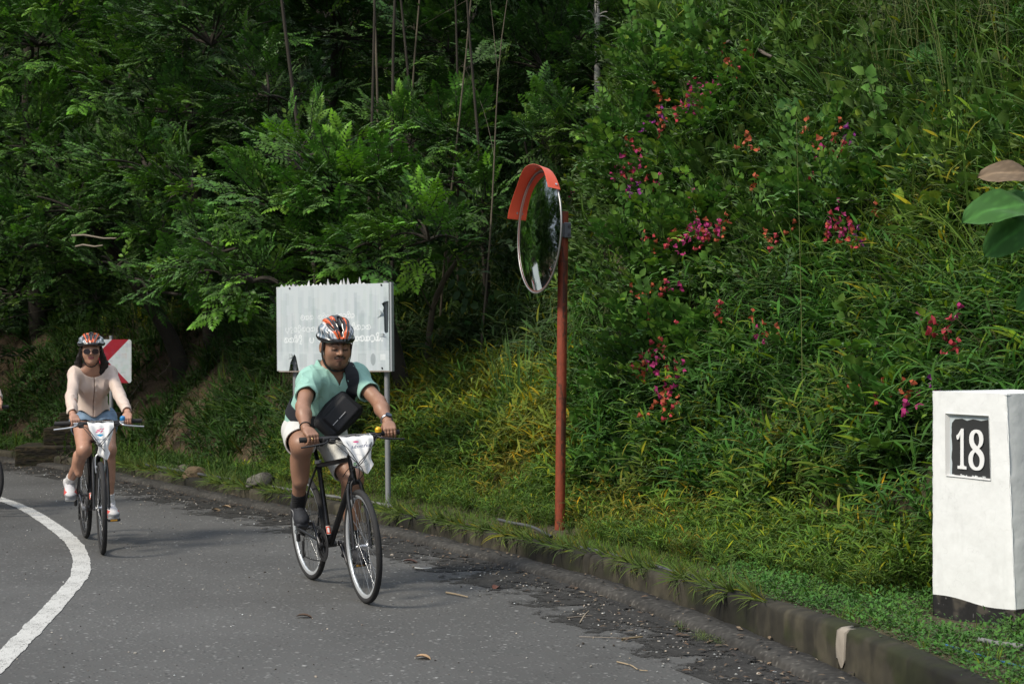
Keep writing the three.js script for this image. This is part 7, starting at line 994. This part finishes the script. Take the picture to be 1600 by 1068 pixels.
{ // broad oval leaves in the shade left of the mirror
  const c0 = castTerrain(765, 560, 11), d = -c0.z, t = thing('broad_leaved_seedling', 'seedling with single oval leaves in the shade left of the mirror', 'plant', c0), sb = new GB(); sb.col = [0.08, 0.10, 0.04]; sb.tube([V(0, 0, 0), pxAt(758, 510, d - 0.1).sub(c0), pxAt(766, 470, d - 0.1).sub(c0)], 0.006, 0.003, 5); mesh('stem', sb.geo(), twigM, t);
  for (const [x, y, dir] of [[764, 474, [0.3, 0.5, 0.6]], [772, 492, [0.7, -0.1, 0.6]], [762, 503, [0.5, 0.3, 0.6]], [755, 512, [0.4, -0.4, 0.7]], [776, 516, [0.7, -0.1, 0.7]], [740, 505, [-0.8, 0.2, 0.5]], [752, 530, [-0.5, -0.4, 0.6]], [768, 498, [-0.7, 0.4, 0.5]]]) leafOn(t, c0, x, y, d - 0.12, 0.13, 0.085, dir, bigMat, { up: [0, 0.55, 0.85], droop: 0.25 });
}
// ---- clumps of tall grass, each with its blades and seed stalks
function clump(label, px, py, n, h, w, stalks, sh, o = {}) {
  const p = castTerrain(px, py, 7) ?? pxAt(px, py, 16), t = thing('tall_grass_clump', label, 'grass clump', p, 0, 'clumps of tall grass on the bank'), col = o.col ?? [0.085, 0.155, 0.035];
  const b = new GB(); for (let k = 0; k < n; k++) { const a = rnd(0, 6.28), r = rnd(0, o.foot ?? 0.12), c = rnd(0.7, 1.35); b.col = [col[0] * c, col[1] * c, col[2] * c]; b.leaf(V(Math.cos(a) * r, -0.05, Math.sin(a) * r), V(Math.cos(a) * rnd(0.1, 0.55) * (o.up ? 0.5 : 1) + (o.lean ?? 0), 1, Math.sin(a) * rnd(0.1, 0.5) * (o.up ? 0.5 : 1) + 0.1), V(-Math.sin(a), 0, Math.cos(a)), h * rnd(0.55, 1.15), w * rnd(0.7, 1.2), { segs: 8, fold: 0.15, shape: 'blade', droop: rnd(0.4, 1.9) * (o.up ? 0.55 : 1) }); }
  const f = mesh('blades', b.geo(), grassM, t); f.userData.kind = 'stuff';
  for (let k = 0; k < stalks; k++) { const s = new GB(), a = rnd(0, 6.28), H = sh * rnd(0.75, 1.15), le = rnd(-0.45, 0.45) + (o.lean ?? 0), P = [V(0, 0, 0), V(le * H * 0.25, H * 0.5, 0.05), V(le * H * 0.65, H, 0.12)]; const cv = new THREE.CatmullRomCurve3(P); s.col = [0.15, 0.17, 0.055]; s.tube(cv.getPoints(8), 0.0032, 0.0012, 4); const m2 = o.panicle ?? 16; for (let j = 0; j < m2; j++) { const tt = 0.68 + 0.32 * j / m2, q = cv.getPoint(tt), aa = j * 2.4 + a, L = 0.20 * (1.15 - (tt - 0.68) * 2.6); s.col = [0.13, 0.155, 0.07]; const e = q.clone().add(V(Math.cos(aa) * L * 0.7, L * 0.55, Math.sin(aa) * L * 0.7)); s.tube([q, q.clone().lerp(e, 0.5).add(V(0, 0.02, 0)), e], 0.0011, 0.0007, 3); for (let z = 0; z < 5; z++) { const v = q.clone().lerp(e, 0.35 + 0.15 * z); s.leaf(v, V(rnd(-1, 1), -0.3, rnd(-1, 1)), V(1, 0, 0), 0.012, 0.004, { segs: 1, fold: 0, shape: 'strip' }); } } const sm = mesh('seed_stalk', s.geo(), twigM, t); sm.position.set(rnd(-0.08, 0.08), 0, rnd(-0.05, 0.05)); }
}
clump('tall grass clump just left of the mirror pole', 815, 672, 44, 1.0, 0.026, 0, 1, { col: [0.095, 0.20, 0.05], up: 1, foot: 0.2 });
clump('tall grass clump between the pole of the mirror and the flowers', 905, 640, 40, 0.9, 0.024, 2, 1.0, { col: [0.085, 0.17, 0.045], up: 1, foot: 0.22 });
clump('arching grass clump in the bright mound beside the left hand of the man', 700, 690, 22, 0.5, 0.014, 0, 1, { col: [0.08, 0.15, 0.035] });
clump('feathery seeding grass left of the mirror glass', 745, 480, 26, 0.7, 0.012, 7, 0.95, { col: [0.06, 0.11, 0.035] });
clump('seeding grass clump behind the mirror hood', 870, 330, 20, 0.6, 0.012, 5, 0.9, { col: [0.055, 0.105, 0.035] });
clump('tall seeding grass clump near the top right corner', 1500, 240, 40, 1.1, 0.026, 7, 1.6, { col: [0.12, 0.215, 0.045] });
clump('tall seeding grass clump at the right edge above the creeper', 1570, 220, 36, 1.1, 0.024, 6, 1.5, { col: [0.115, 0.205, 0.045] });
clump('fine seeding grass clump right of the top flowers', 1380, 220, 30, 0.9, 0.014, 9, 1.3, { col: [0.11, 0.19, 0.05] });
clump('fine seeding grass clump above the climber', 1290, 150, 26, 0.8, 0.012, 7, 1.2, { col: [0.08, 0.135, 0.045] });
clump('leaning seeding grass right of the climber', 1440, 190, 26, 0.8, 0.014, 7, 1.4, { col: [0.09, 0.15, 0.04], lean: -0.35 });
clump('thin grass patch amid the flowers on the upper bank', 1090, 270, 44, 0.55, 0.012, 3, 0.8, { col: [0.095, 0.155, 0.04], foot: 0.3 });
clump('single tall reed standing on the right bank left of the milestone', 1275, 690, 10, 0.75, 0.034, 1, 2.0, { col: [0.08, 0.14, 0.035], panicle: 0 });
clump('arching broad grass on the slope above the near kerb', 1350, 660, 18, 0.7, 0.026, 0, 1, { col: [0.075, 0.14, 0.035] });
clump('tall grass on the dark bank at the far left', 40, 470, 40, 0.9, 0.016, 0, 1, { col: [0.045, 0.09, 0.024], foot: 0.5 });
clump('tall grass on the dark bank above the woman', 130, 480, 40, 0.8, 0.015, 0, 1, { col: [0.045, 0.09, 0.024], foot: 0.5 });
clump('hanging grass blades in the dark left of the notice board', 370, 600, 16, 0.6, 0.018, 0, 1, { col: [0.05, 0.10, 0.035] });
// ---- dead wood and roots on the eroded bank
{ const b = new GB(); for (let k = 0; k < 120; k++) { const px = rnd(20, 330), py = rnd(545, 690), p = castTerrain(px, py, 14); if (!p) continue; b.col = RV() < 0.3 ? [0.2, 0.17, 0.13] : [0.07, 0.055, 0.04]; const L = rnd(0.25, 0.9), a = rnd(-0.6, 0.6), q = [p.clone().add(V(0, 0.02, 0.03))]; for (let j = 1; j < 5; j++) q.push(q[j - 1].clone().add(V(Math.sin(a) * L / 4 + rnd(-0.05, 0.05), -L / 4 * 0.8 + rnd(-0.03, 0.03), 0.05 + rnd(0, 0.04)))); b.tube(q, 0.008 * rnd(0.4, 1.2), 0.002, 4); } const o = mesh('dry_roots', b.geo(), twigM); tag(o, 'dry roots and twigs hanging over the bare earth bank', 'roots', null, 'stuff'); }
for (const [x0, y0, x1, y1, d, l] of [[112, 368, 182, 372, 18.4, 'upper of the two pale dead branches in the foliage'], [118, 385, 160, 383, 18.4, 'lower of the two pale dead branches in the foliage']]) { const b = new GB(); b.col = [0.24, 0.205, 0.16]; const A = pxAt(x0, y0, d), B = pxAt(x1, y1, d - 0.3); b.tube([A, A.clone().lerp(B, 0.3).add(V(0, 0.015, 0.03)), A.clone().lerp(B, 0.7).add(V(0, -0.01, 0)), B], 0.013, 0.007, 7); tag(mesh('dead_branch', b.geo(), twigM), l, 'branch'); }
for (const [pts, l, r] of [[[[1068, 128], [1085, 105], [1110, 80], [1140, 68]], 'bare grey branch arching over the top flowers', 0.022], [[[1182, 80], [1196, 88], [1206, 92]], 'short dark branch behind the top flowers', 0.018]]) { const b = new GB(); b.col = [0.12, 0.10, 0.085]; b.tube(new THREE.CatmullRomCurve3(pts.map(([x, y]) => surfaceAt(x, y, 0.85))).getPoints(14), r, r * 0.6, 7); tag(mesh('bare_branch', b.geo(), twigM), l, 'branch'); }
// ---------------------------------------------------------------- gutter dirt, gravel and litter
{
  const b = new GB(); let prev = null; const i0 = idxAtDepth(6.2), i1 = idxAtDepth(23); // a skin of dark wet dirt along the edging
  for (let i = i0; i <= i1; i += 0.5) { const s = -edgeAt(i, 0, 0).z, w = 0.30 + 0.55 * fbm2(i * 0.045, 3, 3) * sstep(6, 9, s) + 0.35 * sstep(9, 12, s) * (1 - sstep(14, 17, s)) * fbm2(i * 0.1, 8, 2); const row = []; for (let k = 0; k <= 6; k++) { const p = edgeAt(i, -w * k / 6 - 0.005, 0.003 + 0.010 * (1 - k / 6) ** 2); row.push(b.v(p.x, p.y, p.z, i * EDGE_STEP / 1.6, w * k / 6 / 1.6)); } if (prev) for (let k = 0; k < 6; k++) b.q(prev[k], prev[k + 1], row[k + 1], row[k]); prev = row; }
  // ragged outline: holes grow with distance from the kerb (the shape of the dirt itself)
  const g = b.geo(), uv = g.attributes.uv, N = 512; void uv;
  const tex = dataTex(N, (u, v) => { const f = tfbm(u, v, 7, 5, 301), q = tfbm(u, v, 30, 3, 305), s = tnoise(u * 170, v * 170, 170, 308), dist = v * 1.6, a = sstep(0.26, 0.50, f * 0.75 + q * 0.35 - dist * 0.42) * 1.15 > hash(Math.round(u * 512), Math.round(v * 512), 7) ? 1 : 0, c = 0.155 + 0.10 * (q - 0.5) + (s > 0.93 ? 0.22 : s > 0.8 ? 0.07 : 0); return [c * 1.02, c, c * 0.97, a]; }, { srgb: true });
  tag(mesh('gutter_dirt', g, new THREE.MeshStandardMaterial({ map: tex, bumpMap: tex, bumpScale: 0.008, alphaTest: 0.5, roughness: 0.9 })), 'dark dirt gathered along the gutter edging', 'dirt', null, 'stuff');
}
{
  const peb = [1, 2, 3].map((s) => { const g = new THREE.IcosahedronGeometry(1, 1), p = g.attributes.position; for (let i = 0; i < p.count; i++) { const n = 0.75 + 0.5 * noise3(p.getX(i) * 1.5 + s * 9, p.getY(i) * 1.5, p.getZ(i) * 1.5); p.setXYZ(i, p.getX(i) * n, p.getY(i) * n * 0.65, p.getZ(i) * n); } g.computeVertexNormals(); return g; }), L = [[], [], []];
  for (let k = 0; k < 3800; k++) { const gut = RV() < 0.62; let p; if (gut) { const i = rnd(idxAtDepth(6), idxAtDepth(22)); p = edgeAt(i, -Math.abs(rnd(0, 1) * rnd(0, 1) * rnd(0.2, 1.1)) - 0.01, 0.006); } else { p = V(rnd(-6, 1.3), 0.003, -rnd(6.5, 19)); if (nearEdge(p.x, -p.z).t > -0.02) continue; } const s = gut ? rnd(0.003, 0.008) : rnd(0.002, 0.0055), c = RV(); L[k % 3].push({ m: placeM(p, s * (RV() < 0.03 ? 1.8 : 1), rnd(0, 6.28), rnd(-0.4, 0.4), 0), c: c < 0.4 ? vary(0.30, 0.28, 0.25) : c < 0.5 ? vary(0.6, 0.58, 0.54) : c < 0.75 ? vary(0.14, 0.13, 0.12) : vary(0.05, 0.045, 0.04) }); }
  const g = new THREE.Group(); g.name = 'gravel'; tag(g, 'loose grit and small stones on the road', 'gravel', null, 'stuff'); scene.add(g); L.forEach((l, i) => instanced('stones', peb[i], std(1, 1, 1, 0.9), l, g));
  // shreds of bark and leaf in the gutter
  const bits = kit(3, () => { const b = new GB(); b.leaf(V(0, 0.004, 0), V(1, 0.1, 0.2), V(0, 0, 1), 0.05, 0.02, { segs: 3, fold: 0.3, shape: 'lance', droop: 0.4 }); return b.geo(); }), B = [[], [], []];
  for (let k = 0; k < 900; k++) { const i = rnd(idxAtDepth(6.5), idxAtDepth(21)), t = rnd(0, 1) < 0.8 ? -rnd(0.0, 0.55) * RV() : rnd(0.02, 0.14), p = edgeAt(i, t, t > 0 ? EDGING_H + 0.012 : 0.014); B[k % 3].push({ m: placeM(p, rnd(0.3, 1.1), rnd(0, 6.28), rnd(-0.2, 0.2), rnd(-0.2, 0.2)), c: RV() < 0.5 ? vary(0.10, 0.065, 0.04) : RV() < 0.6 ? vary(0.20, 0.15, 0.10) : vary(0.045, 0.035, 0.03) }); }
  const lg = new THREE.Group(); lg.name = 'leaf_litter'; tag(lg, 'brown leaf shreds and bark bits lying in the gutter', 'litter', null, 'stuff'); scene.add(lg); B.forEach((l, i) => instanced('shreds', bits[i], leafMat({ clearcoat: 0, transmission: 0.05 }), l, lg));
}
function stick(pts, r, col, label, name = 'twig') { const b = new GB(); b.col = col; b.tube(new THREE.CatmullRomCurve3(pts.map(([x, y]) => pxGround(x, y).add(V(0, r + 0.004, 0)))).getPoints(12), r, r * 0.6, 6); tag(mesh(name, b.geo(), twigM), label, 'twig'); }
stick([[697, 928], [714, 931], [731, 935]], 0.007, [0.34, 0.27, 0.18], 'straight pale twig on the road right of the front wheel of the man');
stick([[972, 1002], [986, 1000], [1004, 998]], 0.008, [0.22, 0.17, 0.10], 'short brown twig on the road left of the gutter grass');
stick([[905, 996], [940, 997], [986, 999]], 0.0022, [0.30, 0.26, 0.22], 'long thin straw on the road left of the short brown twig');
stick([[964, 1036], [985, 1041], [1000, 1049], [1012, 1050]], 0.004, [0.33, 0.26, 0.17], 'bent twig on the road at the lower middle, nearest the camera');
stick([[886, 967], [905, 965], [926, 963]], 0.004, [0.20, 0.17, 0.14], 'thin twig in the dark dirt of the gutter');
stick([[906, 975], [914, 962], [920, 956]], 0.004, [0.4, 0.33, 0.24], 'small upright-lying pale splinter beside the dirt of the gutter');
stick([[648, 889], [660, 890], [674, 889]], 0.006, [0.6, 0.6, 0.58], 'white plastic scrap on the road behind the rear wheel of the man', 'plastic_scrap');
function fallen(px, py, len, wid, turn, col, label, curl = 0.9) { const b = new GB(), p = pxGround(px, py); b.col = col; b.leaf(V(0, 0.008, 0), V(Math.cos(turn), 0.25, Math.sin(turn)), V(-Math.sin(turn), 0, Math.cos(turn)), len, wid, { segs: 6, fold: 0.5, shape: 'oval', droop: curl }); const o = mesh('fallen_leaf', b.geo(), leafMat({ clearcoat: 0, transmission: 0.1 })); o.position.copy(p); tag(o, label, 'leaf'); }
fallen(648, 1029, 0.085, 0.042, 0.15, [0.46, 0.30, 0.17], 'tan curled leaf on the road below the front wheel of the man'); fallen(655, 1027, 0.06, 0.03, 0.6, [0.55, 0.40, 0.24], 'pale leaf half lying on the tan curled leaf');
fallen(462, 965, 0.10, 0.04, 0.0, [0.10, 0.06, 0.04], 'dark brown leaf on the road in front of the rear wheel of the man'); fallen(346, 793, 0.10, 0.05, 0.2, [0.40, 0.28, 0.17], 'tan leaf in the gutter between the two cyclists'); fallen(330, 798, 0.10, 0.05, 0.4, [0.16, 0.11, 0.06], 'brown leaf beside the tan leaf in the gutter');
fallen(628, 879, 0.12, 0.05, 0.1, [0.09, 0.045, 0.035], 'dark red-brown leaf in the gutter right of the man'); fallen(1183, 1020, 0.07, 0.04, 0.7, [0.42, 0.27, 0.16], 'tan leaf lying on the edging near the bottom right'); fallen(1058, 985, 0.06, 0.03, 0.5, [0.36, 0.22, 0.13], 'tan leaf at the left end of the gutter grass'); fallen(780, 918, 0.08, 0.05, 2.0, [0.14, 0.05, 0.03], 'rust-coloured leaf on the dark dirt in the gutter');
{ // bougainvillea bracts fallen on the verge
  for (const [x, y, l] of [[990, 832, 'magenta bract fallen on the verge right of the mirror pole'], [917, 803, 'magenta bract fallen in the grass just right of the mirror pole'], [1260, 880, 'magenta bract fallen at the foot of the right slope']]) { const p = castTerrain(x, y, 7).add(V(0, 0.10, 0.03)); const f = mesh('fallen_flower', bractGeo[0], bractMat.magenta); f.position.copy(p); f.scale.setScalar(0.8); tag(f, l, 'flower'); } }
{ // grass growing out of the gutter and over the kerb
  const S = new Scatter(); for (let k = 0; k < 70; k++) { const x = 1060 + 95 * RV(), y = 975 + 33 * Math.abs(RV() - 0.3) + (x - 1060) * 0.18, p = pxGround(x, y); if (nearEdge(p.x, -p.z).t > 0.02) continue; S.add('clover', k % 3, placeM(p, rnd(0.35, 0.6), rnd(0, 6)), vary(0.10, 0.14, 0.04)); if (k % 2) S.add('grass', k % 5, placeM(p, rnd(0.25, 0.42), rnd(0, 6)), vary(0.11, 0.15, 0.05)); }
  const g = new THREE.Group(); g.name = 'gutter_grass'; tag(g, 'low mat of grass growing in the gutter near the camera', 'grass', null, 'stuff'); scene.add(g); S.emit({ clover: 'ground_weeds', grass: 'grass' }, g, { grass: grassM });
  const T = new Scatter(); for (let k = 0; k < 420; k++) { const i = rnd(idxAtDepth(7.9), idxAtDepth(19)), s = -edgeAt(i, 0, 0).z, p = edgeAt(i, KERB_T + KERB_W * rnd(0.2, 0.9), kerbH(s) - 0.005), e = EN[Math.floor(i)]; if (s < 9 && RV() < 0.5) continue; if (fbm2(i * 0.09, 4, 2) < 0.45) continue; const out = V(-e.x, 0, e.d).multiplyScalar(0.9).add(V(rnd(-0.4, 0.4), 0.55, rnd(-0.4, 0.4))).normalize(); T.add('grass', k % 5, new THREE.Matrix4().compose(p, new THREE.Quaternion().setFromUnitVectors(V(0, 1, 0), out).multiply(new THREE.Quaternion().setFromAxisAngle(V(0, 1, 0), rnd(0, 6))), V(1, 1, 1).multiplyScalar(rnd(0.55, 1.1))), vary(0.10, 0.155, 0.03)); }
  const g2 = new THREE.Group(); g2.name = 'overhanging_grass'; tag(g2, 'grass blades hanging over the face of the kerb', 'grass', null, 'stuff'); scene.add(g2); T.emit({ grass: 'grass' }, g2, { grass: grassM });
}
{ // the third rider: only a hand and the edge of a wheel reach into the picture at the left
  const pos = pxGround(-39, 806), copy = (src, label, turn) => { const c = src.clone(); c.name = numbered(src.name.replace(/_\d+$/, '')); c.position.copy(pos); c.rotation.y = turn; scene.add(c); c.userData = { ...src.userData, label }; return c; };
  const third = copy(womanBike, 'bicycle at the left edge, only its dark front tyre in view', 0.42); const rider = copy(woman.p, 'third cyclist at the left edge, only one hand in view', 0.42); rider.position.add(V(Math.cos(0.42), 0, -Math.sin(0.42)).multiplyScalar(0.02));
  for (const o of third.children) if (o.name === 'wheel' || o.name === 'fork') { o.rotateY(0.78); }
  for (const o of third.children.filter((q) => /^(brake_lever|bell|shifter)/.test(q.name))) third.remove(o);
}
for (const o of scene.children) o.traverse((c) => { delete c.userData.__n; });
renderer.render(scene, camera);
